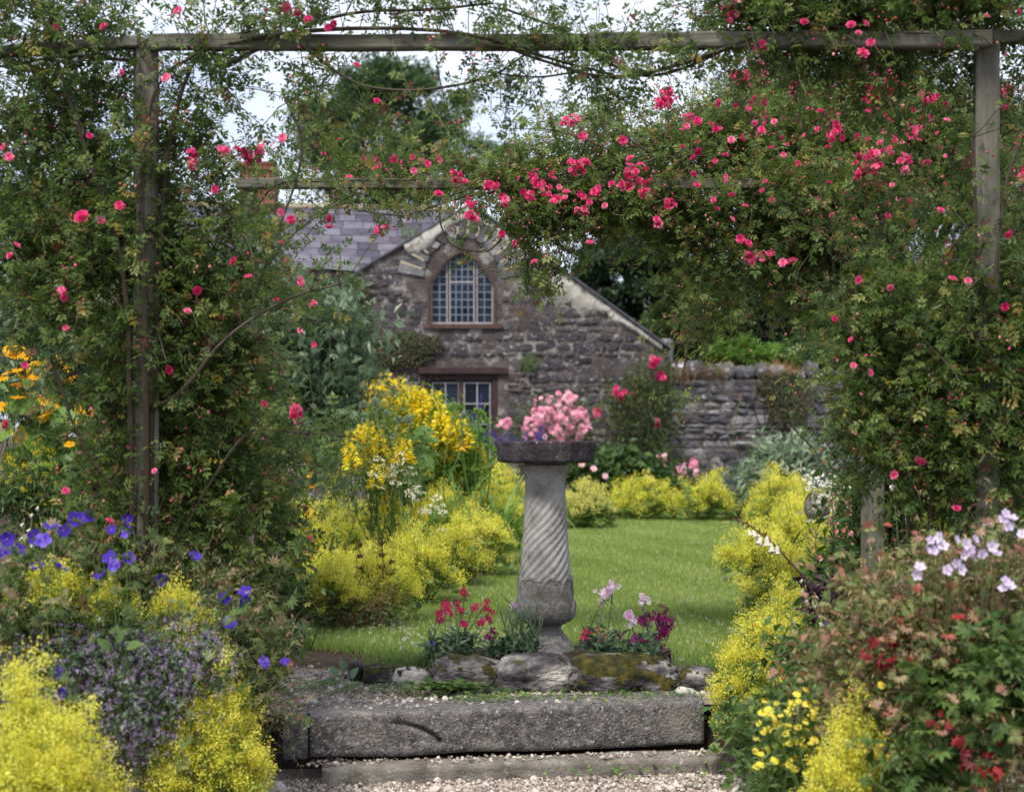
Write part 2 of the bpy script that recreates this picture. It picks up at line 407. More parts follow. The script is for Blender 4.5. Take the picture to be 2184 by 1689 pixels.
M['wall_stone'] = solid_mat('wall_stone', [(0.10, (0.020, 0.017, 0.022)), (0.36, (0.042, 0.036, 0.043)), (0.6, (0.074, 0.064, 0.070)), (0.9, (0.145, 0.13, 0.13))], 9, 0.92, 1.0, 30, bump_dist=0.035, by_object=0.42, spots=((0.25, 0.235, 0.225), 11, 0.575, 0.64), spots2=((0.075, 0.052, 0.045), 2.6, 0.57, 0.70))
M['garden_stone'] = solid_mat('garden_stone', [(0.12, (0.034, 0.031, 0.037)), (0.4, (0.088, 0.083, 0.091)), (0.65, (0.165, 0.157, 0.165)), (0.9, (0.28, 0.265, 0.26))], 5, 0.92, 0.9, 24, bump_dist=0.03, by_object=0.5, spots=((0.36, 0.355, 0.35), 7, 0.60, 0.70))
M['mortar'] = solid_mat('mortar', [(0.3, (0.040, 0.033, 0.032)), (0.5, (0.075, 0.060, 0.056)), (0.7, (0.15, 0.132, 0.122))], 4.2, 0.95, 0.9, 22, bump_dist=0.03, spots=((0.23, 0.215, 0.195), 5.0, 0.52, 0.62))
M['garden_mortar'] = solid_mat('garden_mortar', [(0.3, (0.04, 0.034, 0.03)), (0.6, (0.12, 0.105, 0.09)), (0.8, (0.26, 0.24, 0.21))], 4, 0.95, 0.8, 22, bump_dist=0.03)
M['render'] = solid_mat('lime_render', [(0.3, (0.20, 0.18, 0.15)), (0.5, (0.36, 0.34, 0.30)), (0.7, (0.52, 0.50, 0.46))], 4, 0.95, 0.8, 25, bump_dist=0.02, spots=((0.15, 0.115, 0.09), 7, 0.56, 0.66))
M['sandstone'] = solid_mat('red_sandstone', [(0.3, (0.050, 0.028, 0.025)), (0.55, (0.085, 0.050, 0.042)), (0.8, (0.14, 0.095, 0.08))], 10, 0.92, 0.5, 40)
M['cream_mortar'] = solid_mat('cream_mortar', [(0.3, (0.30, 0.24, 0.17)), (0.7, (0.46, 0.39, 0.30))], 14, 0.95, 0.4, 40)
M['slate'] = solid_mat('slate', [(0.2, (0.048, 0.042, 0.062)), (0.5, (0.086, 0.077, 0.104)), (0.8, (0.14, 0.128, 0.16))], 3, 0.65, 0.3, 30, by_object=0.6, spec=0.25, spots=((0.18, 0.175, 0.175), 6, 0.64, 0.74))
M['dark_slate'] = solid_mat('dark_slate', [(0.3, (0.035, 0.034, 0.04)), (0.7, (0.09, 0.088, 0.10))], 6, 0.75, 0.4, 30)
M['ridge'] = solid_mat('ridge_tile', [(0.3, (0.11, 0.085, 0.045)), (0.5, (0.21, 0.165, 0.095)), (0.75, (0.32, 0.28, 0.20))], 8, 0.9, 0.6, 40, by_object=0.3)
M['brick'] = solid_mat('brick', [(0.2, (0.11, 0.035, 0.022)), (0.6, (0.24, 0.085, 0.05)), (0.9, (0.33, 0.15, 0.10))], 9, 0.9, 0.5, 50, by_object=0.5)
M['maroon'] = solid_mat('maroon_paint', [(0.3, (0.024, 0.012, 0.014)), (0.7, (0.055, 0.027, 0.029))], 8, 0.7, 0.3, 30)
M['white_paint'] = solid_mat('white_paint', [(0.3, (0.24, 0.225, 0.24)), (0.7, (0.44, 0.42, 0.44))], 18, 0.7, 0.2, 40)
M['lead'] = solid_mat('lead', [(0.3, (0.12, 0.15, 0.21)), (0.7, (0.21, 0.25, 0.33))], 12, 0.6, 0.1, 40)
M['glass'] = glass_mat('old_glass', ((0.004, 0.006, 0.012), (0.018, 0.024, 0.042)), 0.16)
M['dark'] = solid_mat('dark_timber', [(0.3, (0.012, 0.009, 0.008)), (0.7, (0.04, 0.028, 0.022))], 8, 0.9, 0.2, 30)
M['bark'] = solid_mat('bark', [(0.3, (0.035, 0.026, 0.018)), (0.7, (0.11, 0.085, 0.06))], 7, 0.95, 0.9, 20, bump_dist=0.03)

# ------------------------------------------------------------------ leaf and flower shapes
def leaflet(w=0.5, fold=0.10, droop=0.12):
    return Tmpl([[0, 0, 0], [0.42, w / 2, fold], [0.45, 0, 0], [0.42, -w / 2, fold], [1, 0, -droop]],
                [[0, 2, 1], [0, 3, 2], [1, 2, 4], [2, 3, 4]])

def rotz(a, s=1.0, t=(0, 0, 0), tilt=0.0):
    return np.array(Matrix.Translation(t) @ Matrix.Rotation(a, 4, 'Z') @ Matrix.Rotation(tilt, 4, 'Y') @ Matrix.Scale(s, 4))

def compound(n_pairs=2, w=0.56, leaf=0.42, spread=1.15):
    """A pinnate rose leaf: a stalk with opposite leaflets and one at the tip."""
    L = leaflet(w)
    items = [(L, rotz(0, leaf * 1.05, (0.62, 0, -0.03)), 0)]
    for i in range(n_pairs):
        x = 0.58 - 0.30 * i
        for s in (1, -1):
            items.append((L, rotz(s * spread, leaf * (1 - 0.12 * i), (x, 0, 0.01), 0.1), 0))
    items.append((Tmpl([[0, -0.012, 0], [0, 0.012, 0], [0.64, 0.008, -0.02], [0.64, -0.008, -0.02]], quads=[[0, 1, 2, 3]]), None, 0))
    return join_tmpl(items)

def palmate(lobes=5, w=0.5, span=1.25):
    L = leaflet(w, 0.06, 0.10)
    return join_tmpl([(L, rotz(a, 1.0 - 0.25 * abs(a) / 2, (0, 0, 0)), 0) for a in np.linspace(-span, span, lobes)])

def round_leaf(n=9):
    v = [[0, 0, -0.06]]
    for i in range(n):
        a = -2.7 + 5.4 * i / (n - 1)
        r = 0.5 * (1.0 + 0.10 * (i % 2))
        v.append([0.1 + r * math.cos(a), r * math.sin(a), 0.06 + 0.05 * (i % 2)])
    return Tmpl(v, [[0, i, i + 1] for i in range(1, n)])

def fern(n=6, w=0.22):
    L = leaflet(w, 0.03, 0.15)
    items = [(L, rotz(0, 0.5, (0.62, 0, -0.08)), 0)]
    for i in range(n):
        x = 0.08 + 0.58 * i / (n - 1)
        l = 0.42 * math.sin(math.pi * (0.25 + 0.6 * i / n))
        for s in (1, -1):
            items.append((L, rotz(s * 0.95, l, (x, 0, -0.12 * x * x)), 0))
    items.append((Tmpl([[0, -0.02, 0], [0, 0.02, 0], [0.66, 0.014, -0.06], [0.66, -0.014, -0.06]], quads=[[0, 1, 2, 3]]), None, 0))
    return join_tmpl(items)

def big_leaf(w=0.62):
    v, t = [], []
    prof = [(0, 0.02), (0.12, 0.75), (0.35, 1.0), (0.6, 0.85), (0.82, 0.45), (1.0, 0.02)]
    for x, k in prof:
        z = -0.22 * x * x
        v += [[x, k * w / 2, z + 0.07 * k], [x, k * w / 4, z + 0.045 * k], [x, 0, z], [x, -k * w / 4, z + 0.045 * k], [x, -k * w / 2, z + 0.07 * k]]
    q = []
    for i in range(len(prof) - 1):
        for j in range(4):
            q.append([i * 5 + j, (i + 1) * 5 + j, (i + 1) * 5 + j + 1, i * 5 + j + 1])
    return Tmpl(v, quads=q)

def strap(w=0.05, arch=0.8, n=7):
    v = []
    for i in range(n + 1):
        s = i / n
        a = arch * s * s * 1.9
        x = s * math.cos(a * 0.55); z = -s * math.sin(a) * 0.62
        ww = w * (1 - s ** 3) * 0.5 + 0.001
        v += [[x, ww, z + 0.008], [x, -ww, z + 0.008]]
    return Tmpl(v, quads=[[2 * i, 2 * i + 2, 2 * i + 3, 2 * i + 1] for i in range(n)])

def floret(n, size=0.22):
    """n tiny four-cornered petals loose in a unit ball."""
    p = in_ball(n); f = frames(rand_dirs(n), rand_dirs(n))
    b = np.array([[-1, -0.8, 0], [0.2, -1, 0.2], [1, 0.6, 0], [-0.3, 1, 0.2]]) * size * 0.6
    v = np.einsum('nij,kj->nki', f, b) + p[:, None]
    return Tmpl(v.reshape(-1, 3), quads=np.arange(4 * n).reshape(-1, 4), tv=np.repeat(rng.normal(0, 0.18, n), 4))

def blade_tri():
    return Tmpl([[0, 0.5, 0], [0, -0.5, 0], [1, 0, 0]], [[0, 1, 2]])

ROSE_LEAF = [compound(2), compound(2, 0.5, 0.38, 1.0), compound(3, 0.55, 0.34)]
LANCE = leaflet(0.28, 0.05, 0.25)
OVAL = leaflet(0.55, 0.08, 0.15)
ROUND = round_leaf()
PALM5 = palmate(5, 0.46)
PALM7 = palmate(7, 0.30, 1.5)
FERN = fern()
BIG = big_leaf()
STRAPS = [strap(0.045, 0.7), strap(0.05, 1.1), strap(0.04, 0.35)]
FROTH = [floret(16), floret(18), floret(14)]
CLUMP3 = join_tmpl([(leaflet(0.6, 0.08), rotz(a, 1.0, (0, 0, 0), t), 0) for a, t in ((0, 0.1), (2.1, -0.4), (4.3, 0.5))])

SHAPE = {}
def blossom_mesh(name, rings, mat, centre=None, cmat=None, tv=(0, 0)):
    """rings: (petals, radius, inner radius, lift, width, cup, tint); petals are 4-triangle shells."""
    mb = MB()
    for k, (n, r1, r0, lift, w, cup, tint) in enumerate(rings):
        for i in range(n):
            a = 2 * math.pi * (i + 0.37 * k) / n + rng.normal(0, 0.06)
            rr = r1 * rng.uniform(0.9, 1.08)
            v = np.array([[r0, 0, lift], [r0 + (rr - r0) * 0.6, w * 0.5, lift + cup * 0.6], [r0 + (rr - r0) * 0.55, 0, lift + cup * 0.35], [r0 + (rr - r0) * 0.6, -w * 0.5, lift + cup * 0.6], [rr, w * 0.24, lift + cup], [rr * 1.02, -w * 0.2, lift + cup * 0.95]])
            c, s = math.cos(a), math.sin(a)
            v = v @ np.array([[c, s, 0], [-s, c, 0], [0, 0, 1]])
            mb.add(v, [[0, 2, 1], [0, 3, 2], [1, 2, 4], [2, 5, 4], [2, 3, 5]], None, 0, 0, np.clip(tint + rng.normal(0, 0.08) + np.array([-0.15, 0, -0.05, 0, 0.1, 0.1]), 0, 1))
    mats = [mat]
    if centre:
        r, h, tint = centre
        v, t = [[0, 0, h]], []
        for i in range(8):
            v.append([r * math.cos(i * math.pi / 4), r * math.sin(i * math.pi / 4), h * 0.35])
            t.append([0, 1 + i, 1 + (i + 1) % 8])
        mb.add(v, t, None, 1, 1, tint); mats.append(cmat)
    me = mb.mesh(name, mats)
    SHAPE[me.name] = Tmpl(np.concatenate(mb.v), np.concatenate(mb.t), tv=np.concatenate(mb.tint))
    return me

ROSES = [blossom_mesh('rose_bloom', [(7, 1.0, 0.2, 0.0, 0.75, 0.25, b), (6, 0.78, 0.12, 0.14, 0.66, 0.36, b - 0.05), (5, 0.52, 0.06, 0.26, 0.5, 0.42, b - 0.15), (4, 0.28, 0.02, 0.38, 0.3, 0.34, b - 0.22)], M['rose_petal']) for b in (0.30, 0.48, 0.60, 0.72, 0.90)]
PALE_ROSES = [blossom_mesh('pale_rose_bloom', [(6, 1.0, 0.2, 0.0, 0.85, 0.22, b), (5, 0.7, 0.1, 0.15, 0.7, 0.3, b + 0.1), (4, 0.35, 0.03, 0.28, 0.4, 0.3, b + 0.25)], M['pale_petal']) for b in (0.25, 0.45, 0.65)]
CRANESBILL = [blossom_mesh('cranesbill_flower', [(5, 1.0, 0.08, 0.0, 0.98, c, b)], M['violet'], (0.14, 0.12, 1.0), M['violet']) for b, c in ((0.35, 0.2), (0.55, 0.35), (0.7, 0.1))]
LILAC_CB = [blossom_mesh('pale_cranesbill_flower', [(5, 1.0, 0.08, 0.0, 0.9, c, b)], M['lilac'], (0.12, 0.14, 0.2), M['coral']) for b, c in ((0.4, 0.25), (0.7, 0.4))]
DAISY = [blossom_mesh('golden_daisy', [(14, 1.0, 0.25, 0.0, 0.26, c, b), (11, 0.85, 0.25, 0.05, 0.24, c * 0.6, b - 0.1)], M['gold'], (0.30, 0.22, 0.0), M['gold']) for b, c in ((0.5, -0.18), (0.75, -0.3), (0.35, 0.05))]
STOCK = {k: [blossom_mesh('stock_floret', [(4, 1.0, 0.1, 0.0, 0.95, c, b)], M[k]) for b, c in ((0.3, 0.2), (0.65, 0.45), (0.95, 0.1))] for k in ('crimson', 'plum', 'pink_pale')}
LILY = blossom_mesh('daylily_flower', [(6, 1.0, 0.1, 0.0, 0.34, 0.8, 0.1)], M['gold'])

def spike_mesh(name, mat, n=60, taper=0.7, petal=0.16, core=0.2, leafy=None, radius=0.17):
    """A tall flower spike, 1 unit high along Z, packed with small petals that thin out to the tip."""
    mb = MB()
    z = rng.random(n) ** 0.9
    a = rng.random(n) * 2 * math.pi
    r = radius * (1 - taper * z) * rng.uniform(0.55, 1.05, n)
    pos = np.stack([r * np.cos(a), r * np.sin(a), z], -1)
    out = np.stack([np.cos(a), np.sin(a), rng.normal(0.15, 0.4, n)], -1)
    mb.inst(OVAL, pos, frames(out, rand_dirs(n) + np.array([0, 0, 0.6])), petal * (1.1 - 0.6 * z), np.clip(rng.normal(0.5, 0.25, n), 0, 1))
    mb.tubes([[0, 0, -0.6], [0, 0, 0.3], [0, 0, 1.0]], [0.016, 0.014, 0.008], 4, 1, 0.6)
    if leafy is not None:
        k = leafy
        z = -0.55 * rng.random(k) + 0.05; a = rng.random(k) * 6.28
        mb.inst(LANCE, np.stack([0 * z, 0 * z, z], -1), frames(np.stack([np.cos(a), np.sin(a), 0.4 + 0 * a], -1), np.tile([0, 0, 1.0], (k, 1))), 0.3, rng.random(k), 1)
    return mb.mesh(name, [mat, M['green_leaf']])

LOOSE = [spike_mesh('yellow_spike', M['yellow'], 130, 0.58, 0.17, radius=0.17) for _ in range(4)]
DELPH = [spike_mesh('blue_spike', M['indigo'], 50, 0.8, 0.15, radius=0.12) for _ in range(2)]
LUPIN = [spike_mesh('pink_spike', M['coral'], 42, 0.55, 0.15, radius=0.15) for _ in range(2)]
SAGE = [spike_mesh('purple_spike', M['indigo'], 26, 0.6, 0.12, radius=0.08) for _ in range(2)]

def thistle_mesh():
    mb = MB()
    n = 110
    i = np.arange(n) + 0.5
    ph = np.arccos(1 - 2 * i / n); th = math.pi * (1 + 5 ** 0.5) * i
    d = np.stack([np.cos(th) * np.sin(ph), np.sin(th) * np.sin(ph), np.cos(ph)], -1)
    f = frames(d, rand_dirs(n))
    cone = Tmpl([[0.0, 0.16, 0], [0.0, -0.08, 0.14], [0.0, -0.08, -0.14], [0.36, 0, 0]], [[0, 1, 3], [1, 2, 3], [2, 0, 3]], tv=[0, 0, 0, 0.5])
    mb.inst(cone, d * 0.72, f, 1.0, rng.uniform(0.25, 0.5, n))
    c = 0.74
    u = [(a, b) for b in range(1, 5) for a in range(8)]
    v = [[0, 0, c], [0, 0, -c]] + [[c * math.sin(b * math.pi / 5) * math.cos(a * math.pi / 4), c * math.sin(b * math.pi / 5) * math.sin(a * math.pi / 4), c * math.cos(b * math.pi / 5)] for a, b in u]
    t = [[0, 2 + a, 2 + (a + 1) % 8] for a in range(8)] + [[1, 26 + (a + 1) % 8, 26 + a] for a in range(8)]
    q = [[2 + b * 8 + a, 10 + b * 8 + a, 10 + b * 8 + (a + 1) % 8, 2 + b * 8 + (a + 1) % 8] for b in range(3) for a in range(8)]
    mb.add(v, t, q, 0, 0, 0.2)
    return mb.mesh('thistle_head', M['thistle_head'])
THISTLE = thistle_mesh()

def bell_mesh(name, mat, tint=0.8):
    mb = MB()
    prof = [(0.02, 0.0), (0.2, 0.15), (0.26, 0.5), (0.32, 0.85), (0.46, 1.0)]
    v = [[r * math.cos(a * math.pi / 4), r * math.sin(a * math.pi / 4), -z] for r, z in prof for a in range(8)]
    q = [[b * 8 + a, b * 8 + (a + 1) % 8, b * 8 + 8 + (a + 1) % 8, b * 8 + 8 + a] for b in range(4) for a in range(8)]
    mb.add(v, None, q, 0, 0, tint)
    return mb.mesh(name, mat)
BELL = bell_mesh('foxglove_bell', M['white'])

def stone_mesh(name, mat, nz=5, seed=0, depth=1.0, rough=0.16, ragged=0.032):
    """A rough block: unit wide and high, face towards -Y, worn corners."""
    r = np.random.default_rng(seed)
    u = np.linspace(-1, 1, nz)
    X, Z = np.meshgrid(u, u)
    k = np.maximum(np.abs(X), np.abs(Z))
    e = 1 - 0.13 * (np.abs(X) * np.abs(Z)) ** 2.2
    x = X * 0.5 * e + r.normal(0, ragged, X.shape) * 0.9; z = Z * 0.5 * e + r.normal(0, ragged, X.shape) + 0.05 * r.normal() * X
    y = -depth * (1 - 0.75 * k ** 9) * (1 + r.normal(0, rough, X.shape))
    v = np.stack([x, y, z], -1).reshape(-1, 3)
    q = [[j * nz + i, j * nz + i + 1, (j + 1) * nz + i + 1, (j + 1) * nz + i] for j in range(nz - 1) for i in range(nz - 1)]
    edge = [i for i in range(nz)] + [j * nz + nz - 1 for j in range(1, nz)] + [(nz - 1) * nz + i for i in range(nz - 2, -1, -1)] + [j * nz for j in range(nz - 2, 0, -1)]
    sk = v[edge].copy(); sk[:, 1] = 0.6
    n = len(v); m = len(edge)
    q += [[edge[(i + 1) % m], edge[i], n + i, n + (i + 1) % m] for i in range(m)]
    mb = MB(); mb.add(np.concatenate([v, sk]), None, q)
    return mb.mesh(name, mat, smooth=True)

def rock_mb(seed, lo, hi, M4=None, moss=0.0, n=26, amp=0.12, strata=0.0, ex=3.4):
    """An irregular boulder that fills the box lo..hi; upward and noisy spots carry moss (slot 1)."""
    from mathutils import noise as mn
    th = np.linspace(0, 2 * math.pi, n, endpoint=False); ph = np.linspace(0.001, math.pi - 0.001, n // 2 + 1)
    P, T = np.meshgrid(ph, th, indexing='ij')
    d = np.stack([np.sin(P) * np.cos(T), np.sin(P) * np.sin(T), np.cos(P)], -1).reshape(-1, 3)
    k = np.abs(d) ** ex
    v = d / (k.sum(-1, keepdims=True) ** (1 / ex))
    size = np.array(hi, float) - np.array(lo, float); c = (np.array(hi, float) + np.array(lo, float)) / 2
    nz = np.array([mn.fractal(Vector(tuple(p * 1.3 + seed * 7.3)), 0.9, 2.1, 4) for p in v])
    n2 = np.array([mn.fractal(Vector(tuple(p * 4.2 + seed * 1.9)), 0.8, 2.1, 3) for p in v])
    v = v * (1 + amp * nz[:, None] + amp * 0.42 * n2[:, None])
    if strata:
        lay = np.array([mn.noise(Vector((p[0] * 0.7 + seed, p[1] * 0.7, p[2] * 5.0))) for p in v])
        v[:, :2] *= (1 + strata * lay)[:, None]
    vv = v * size / 2 + c
    m, w = len(ph), n
    q = [[j * w + i, (j + 1) * w + i, (j + 1) * w + (i + 1) % w, j * w + (i + 1) % w] for j in range(m - 1) for i in range(w)]
    q = np.array(q)
    cz = v[q].mean(1)
    ms = np.array([mn.fractal(Vector(tuple(p * 1.9 + seed * 3.1)), 0.9, 2.0, 3) for p in cz])
    mat = ((ms + 0.55 * cz[:, 2]) > (1.0 - moss * 1.6)).astype(int)
    if M4 is not None:
        A = np.array(M4); vv = vv @ A[:3, :3].T + A[:3, 3]
    mb = MB(); mb.add(vv, None, q, 0, mat)
    return mb

# ------------------------------------------------------------------ growing things
def shoots(starts, dirs, length, n=8, gravity=0.5, wiggle=0.25):
    """Arching shoots as polylines (S,n,3)."""
    p = np.array(starts, float); d = unit(dirs)
    L = np.broadcast_to(np.asarray(length, float), (len(p),))[:, None] / (n - 1)
    out = [p.copy()]
    for i in range(n - 1):
        d = unit(d + rng.normal(0, wiggle, d.shape) + np.array([0, 0, -gravity / n * (0.4 + i / n)]))
        p = p + d * L
        out.append(p.copy())
    return np.stack(out, 1)

def leaves_on(mb, P, tmpls, per, size, tint=(0.5, 0.25), spread=1.0, up=0.7, t0=0.05, mat=None, jitter=0.25):
    """Leaves set alternately along each shoot."""
    s, n, _ = P.shape
    t = np.linspace(t0, 1, per)[None] + rng.uniform(-0.4, 0.4, (s, per)) / per
    t = np.clip(t, 0, 0.999) * (n - 1)
    i = t.astype(int); f = (t - i)[..., None]
    a = np.take_along_axis(P, i[..., None], 1); b = np.take_along_axis(P, np.minimum(i + 1, n - 1)[..., None], 1)
    pos = (a * (1 - f) + b * f).reshape(-1, 3)
    tan = unit(b - a).reshape(-1, 3)
    ang = np.tile(np.arange(per) * 2.4, (s, 1)) + rng.random((s, 1)) * 6.28
    ang = (ang + rng.normal(0, 0.5, ang.shape)).reshape(-1)
    ref = unit(np.cross(tan, np.array([0.13, 0.2, 1.0]))); bi = np.cross(tan, ref)
    side = ref * np.cos(ang)[:, None] + bi * np.sin(ang)[:, None]
    d = side * spread + tan * 0.55 + rng.normal(0, jitter, pos.shape)
    fr = frames(d, np.tile([0, 0, up], (len(pos), 1)) + rng.normal(0, 0.45, pos.shape))
    m = len(pos); which = rng.integers(0, len(tmpls), m)
    sz = size * rng.uniform(0.65, 1.2, m); tn = np.clip(rng.normal(tint[0], tint[1], m), 0, 1)
    for k, T in enumerate(tmpls):
        w = which == k
        mb.inst(T, pos[w], fr[w], sz[w], tn[w], mat)

def scatter_blob(n, c, rad, shell=0.0):
    d = rand_dirs(n)
    r = rng.random((n, 1)) ** (1 / 3)
    if shell:
        r = shell + (1 - shell) * r
    return np.array(c) + d * r * np.array(rad), d

def mound(name, label, base, w, h, dep=None, plumes=60, per=9, bloom='mantle_bloom', fl=None, leaves=60, group='mounds of lady\'s mantle in flower', cat='plant', leaf_t=None, leaf_m='mantle_leaf', lean=(0, 0), low=0.15, tint=(0.58, 0.22), drop=0.0):
    """A frothy mound: plumes of tiny flowers over a skirt of leaves."""
    base = np.array(base, float); dep = dep or w * 0.9
    root = thing(name, label, cat, base, group)
    Y = base[1]
    fl = fl or max(0.0058, Y * 0.00068)
    a = rng.random(plumes) * 6.28; q = np.sqrt(rng.random(plumes)) * 0.98
    dome = np.sqrt(np.clip(1 - q ** 2.4, 0, 1))
    lump = 0.80 + 0.22 * np.sin(a * 3 + rng.random() * 6) * q + rng.normal(0, 0.19, plumes)
    rr = q * (1 + 0.13 * np.sin(a * 3 + rng.random() * 6) + 0.09 * np.sin(a * 7 + rng.random() * 6) + rng.normal(0, 0.07, plumes))
    c = np.stack([rr * np.cos(a) * w / 2 + lean[0] * dome, rr * np.sin(a) * dep / 2 + lean[1] * dome, np.maximum(low * h, h * (low + (1 - low) * dome * lump))], -1)
    n = plumes * per
    sp = c[:, None] + rng.normal(0, 1, (plumes, per, 3)) * np.array([0.028, 0.028, 0.026]) * (w / 0.5) ** 0.7 * rng.uniform(0.55, 1.5, (plumes, 1, 1))
    sp = sp.reshape(-1, 3); sp[:, 2] = np.maximum(sp[:, 2], 0.02)
    mb = MB()
    r = fl * 4.2
    for k, T in enumerate(FROTH):
        s = sp[k::3]; m = len(s)
        mb.inst(T, s + base, frames(rand_dirs(m), rand_dirs(m)), r * rng.uniform(0.7, 1.25, (m, 1)), np.clip(np.repeat(rng.normal(tint[0], tint[1], plumes), per)[k::3] + rng.normal(0, 0.12, m), 0.1, 0.9))
    part('blossom', mb, M[bloom], root, kind='stuff')
    leaves = int(leaves * 1.6)
    lf = MB()
    la = rng.random(leaves) * 6.28; lq = np.sqrt(rng.uniform(0.1, 1.05, leaves))
    lz = h * np.clip(np.sqrt(np.clip(1.1 - lq ** 2, 0, 1)) * rng.uniform(0.25, 0.85, leaves), 0.06, 0.9)
    lp = np.stack([lq * np.cos(la) * w * 0.5, lq * np.sin(la) * dep * 0.5, lz], -1) + base
    ld = np.stack([np.cos(la), np.sin(la), rng.normal(0.1, 0.3, leaves)], -1)
    lf.inst(leaf_t or ROUND, lp, frames(ld, np.tile([0, -0.25, 1.0], (leaves, 1)) + rng.normal(0, 0.35, (leaves, 3))), rng.uniform(0.7, 1.2, (leaves, 1)) * max(0.05, 0.14 * w), np.clip(rng.normal(0.5, 0.25, leaves), 0, 1))
    m = plumes * 2
    st = np.repeat(c, 2, 0) + rng.normal(0, 0.03, (m, 3)); foot = st * np.array([0.25, 0.25, 0.0]) - np.array([0, 0, drop])
    P = np.stack([foot, foot * 0.5 + st * 0.5 + np.array([0, 0, 0.03]), st], 1) + base
    lf.tubes(P, max(0.0014, Y * 0.0002), 3, 0, 0.7)
    part('foliage', lf, M[leaf_m], root, kind='stuff')
    return root

def leafy_mass(root, blobs, mat, tmpls, size, per=8, length=0.35, tint=(0.5, 0.25), gravity=0.4, upward=0.5, stem_r=0.002, stem_mat='cane', foliage='foliage', stem_name='stem'):
    """Foliage on short shoots that fill blobs: (centre, radii, number of shoots)."""
    lf, st = MB(), MB()
    for c, rad, n in blobs:
        p, d = scatter_blob(n, c, rad)
        dirs = d * 0.7 + rng.normal(0, 0.5, (n, 3)) + np.array([0, 0, upward])
        L = length * rng.uniform(0.5, 1.2, n)
        P = shoots(p, dirs, L, 6, gravity)
        leaves_on(lf, P, tmpls, per, size, tint)
        st.tubes(P, np.linspace(1, 0.4, 6)[None] * stem_r, 3, 0, rng.uniform(0.2, 1.0, n))
    part(foliage, lf, M[mat], root, kind='stuff')
    if stem_name:
        part(stem_name, st, M[stem_mat], root, kind='stuff')

def stalks(root, foot, tips, r=0.003, mat='green_leaf', tint=0.6, name='stem', bow=0.06, mid=6):
    """One mesh of flower stems from around FOOT to every tip."""
    tips = np.array(tips, float); n = len(tips)
    f = np.array(foot) + rng.normal(0, 1, (n, 3)) * np.array([0.07, 0.07, 0]) + (tips - np.array(foot)) * np.array([0.35, 0.35, 0])
    t = np.linspace(0, 1, mid)[None, :, None]
    P = f[:, None] * (1 - t) + tips[:, None] * t
    P[..., :2] += (np.sin(t * math.pi) * bow * rng.normal(0, 1, (n, 1, 1)))
    mb = MB(); mb.tubes(P, r, 3, 0, tint)
    part(name, mb, M[mat], root, kind='stuff' if n > 1 else None)
    return P

def facing(n, to=(0, -1, 0.5), spread=0.5):
    """Rotations whose local Z looks roughly TO, spun at random."""
    z = unit(np.tile(to, (n, 1)) + rng.normal(0, spread, (n, 3)))
    x = unit(np.cross(z, rand_dirs(n)))
    return np.stack([x, np.cross(z, x), z], -1)

# ------------------------------------------------------------------ the ground
LOW = -0.28
def sheet(name, poly, z, mat, kind='structure', sub=None):
    mb = MB(); n = len(poly)
    v = np.array([[x, y, z] for x, y in poly]); c = v.mean(0)
    mb.add(np.concatenate([v, c[None]]), [[i, (i + 1) % n, n] for i in range(n)])
    return link(name, mb.mesh(name, M[mat]), kind=kind)

mb = MB()
ys = [-60, 6.0, 6.76, 6.86, 7.4, 12, 30, 900]; zs = [LOW, LOW, LOW, -0.02, -0.012, -0.012, -0.012, -0.012]
xs = [-400, -8, -3, 3, 8, 400]
v = [[x, y, z] for y, z in zip(ys, zs) for x in xs]
q = [[j * 6 + i, j * 6 + i + 1, (j + 1) * 6 + i + 1, (j + 1) * 6 + i] for j in range(len(ys) - 1) for i in range(5)]
mb.add(v, None, q)
link('ground', mb.mesh('ground', M['soil']), kind='structure')

LAWN = [(-1.15, 8.62), (-0.70, 8.20), (-0.2, 7.86), (0.4, 7.62), (1.05, 7.35), (1.30, 7.6), (1.62, 9.0), (1.75, 11), (2.35, 14), (3.0, 18), (3.9, 22.4), (-1.2, 22.4), (-0.9, 20), (-0.75, 15.5), (-1.0, 12.5), (-1.25, 10.5)]
def ragged(poly, step=0.12, amp=0.035):
    out = []
    for (x0, y0), (x1, y1) in zip(poly, poly[1:] + poly[:1]):
        n = max(1, int(math.hypot(x1 - x0, y1 - y0) / step))
        for i in range(n):
            f = i / n
            out.append((x0 + (x1 - x0) * f + rng.normal(0, amp), y0 + (y1 - y0) * f + rng.normal(0, amp)))
    return out
LAWN = ragged(LAWN)
sheet('lawn', LAWN, -0.004, 'lawn')
sheet('gravel_path', [(-2.2, 3.0), (2.2, 3.0), (2.2, 6.75), (-2.2, 6.60)], LOW + 0.006, 'gravel_base')
sheet('gravel_terrace', [(-1.25, 6.45), (1.10, 6.75), (1.2, 7.2), (0.2, 7.30), (-0.35, 7.42), (-0.6, 7.62), (-0.8, 7.66), (-1.15, 7.80)], -0.006, 'gravel_base')

def in_poly(p, poly):
    poly = np.array(poly); x, y = p[:, 0], p[:, 1]; c = np.zeros(len(p), bool)
    j = len(poly) - 1
    for i in range(len(poly)):
        xi, yi = poly[i]; xj, yj = poly[j]
        c ^= ((yi > y) != (yj > y)) & (x < (xj - xi) * (y - yi) / (yj - yi + 1e-12) + xi)
        j = i
    return c

def in_view(p, lo=-60, hi=2244):
    px = CX + p[:, 0] * F / p[:, 1]
    return (px > lo) & (px < hi)

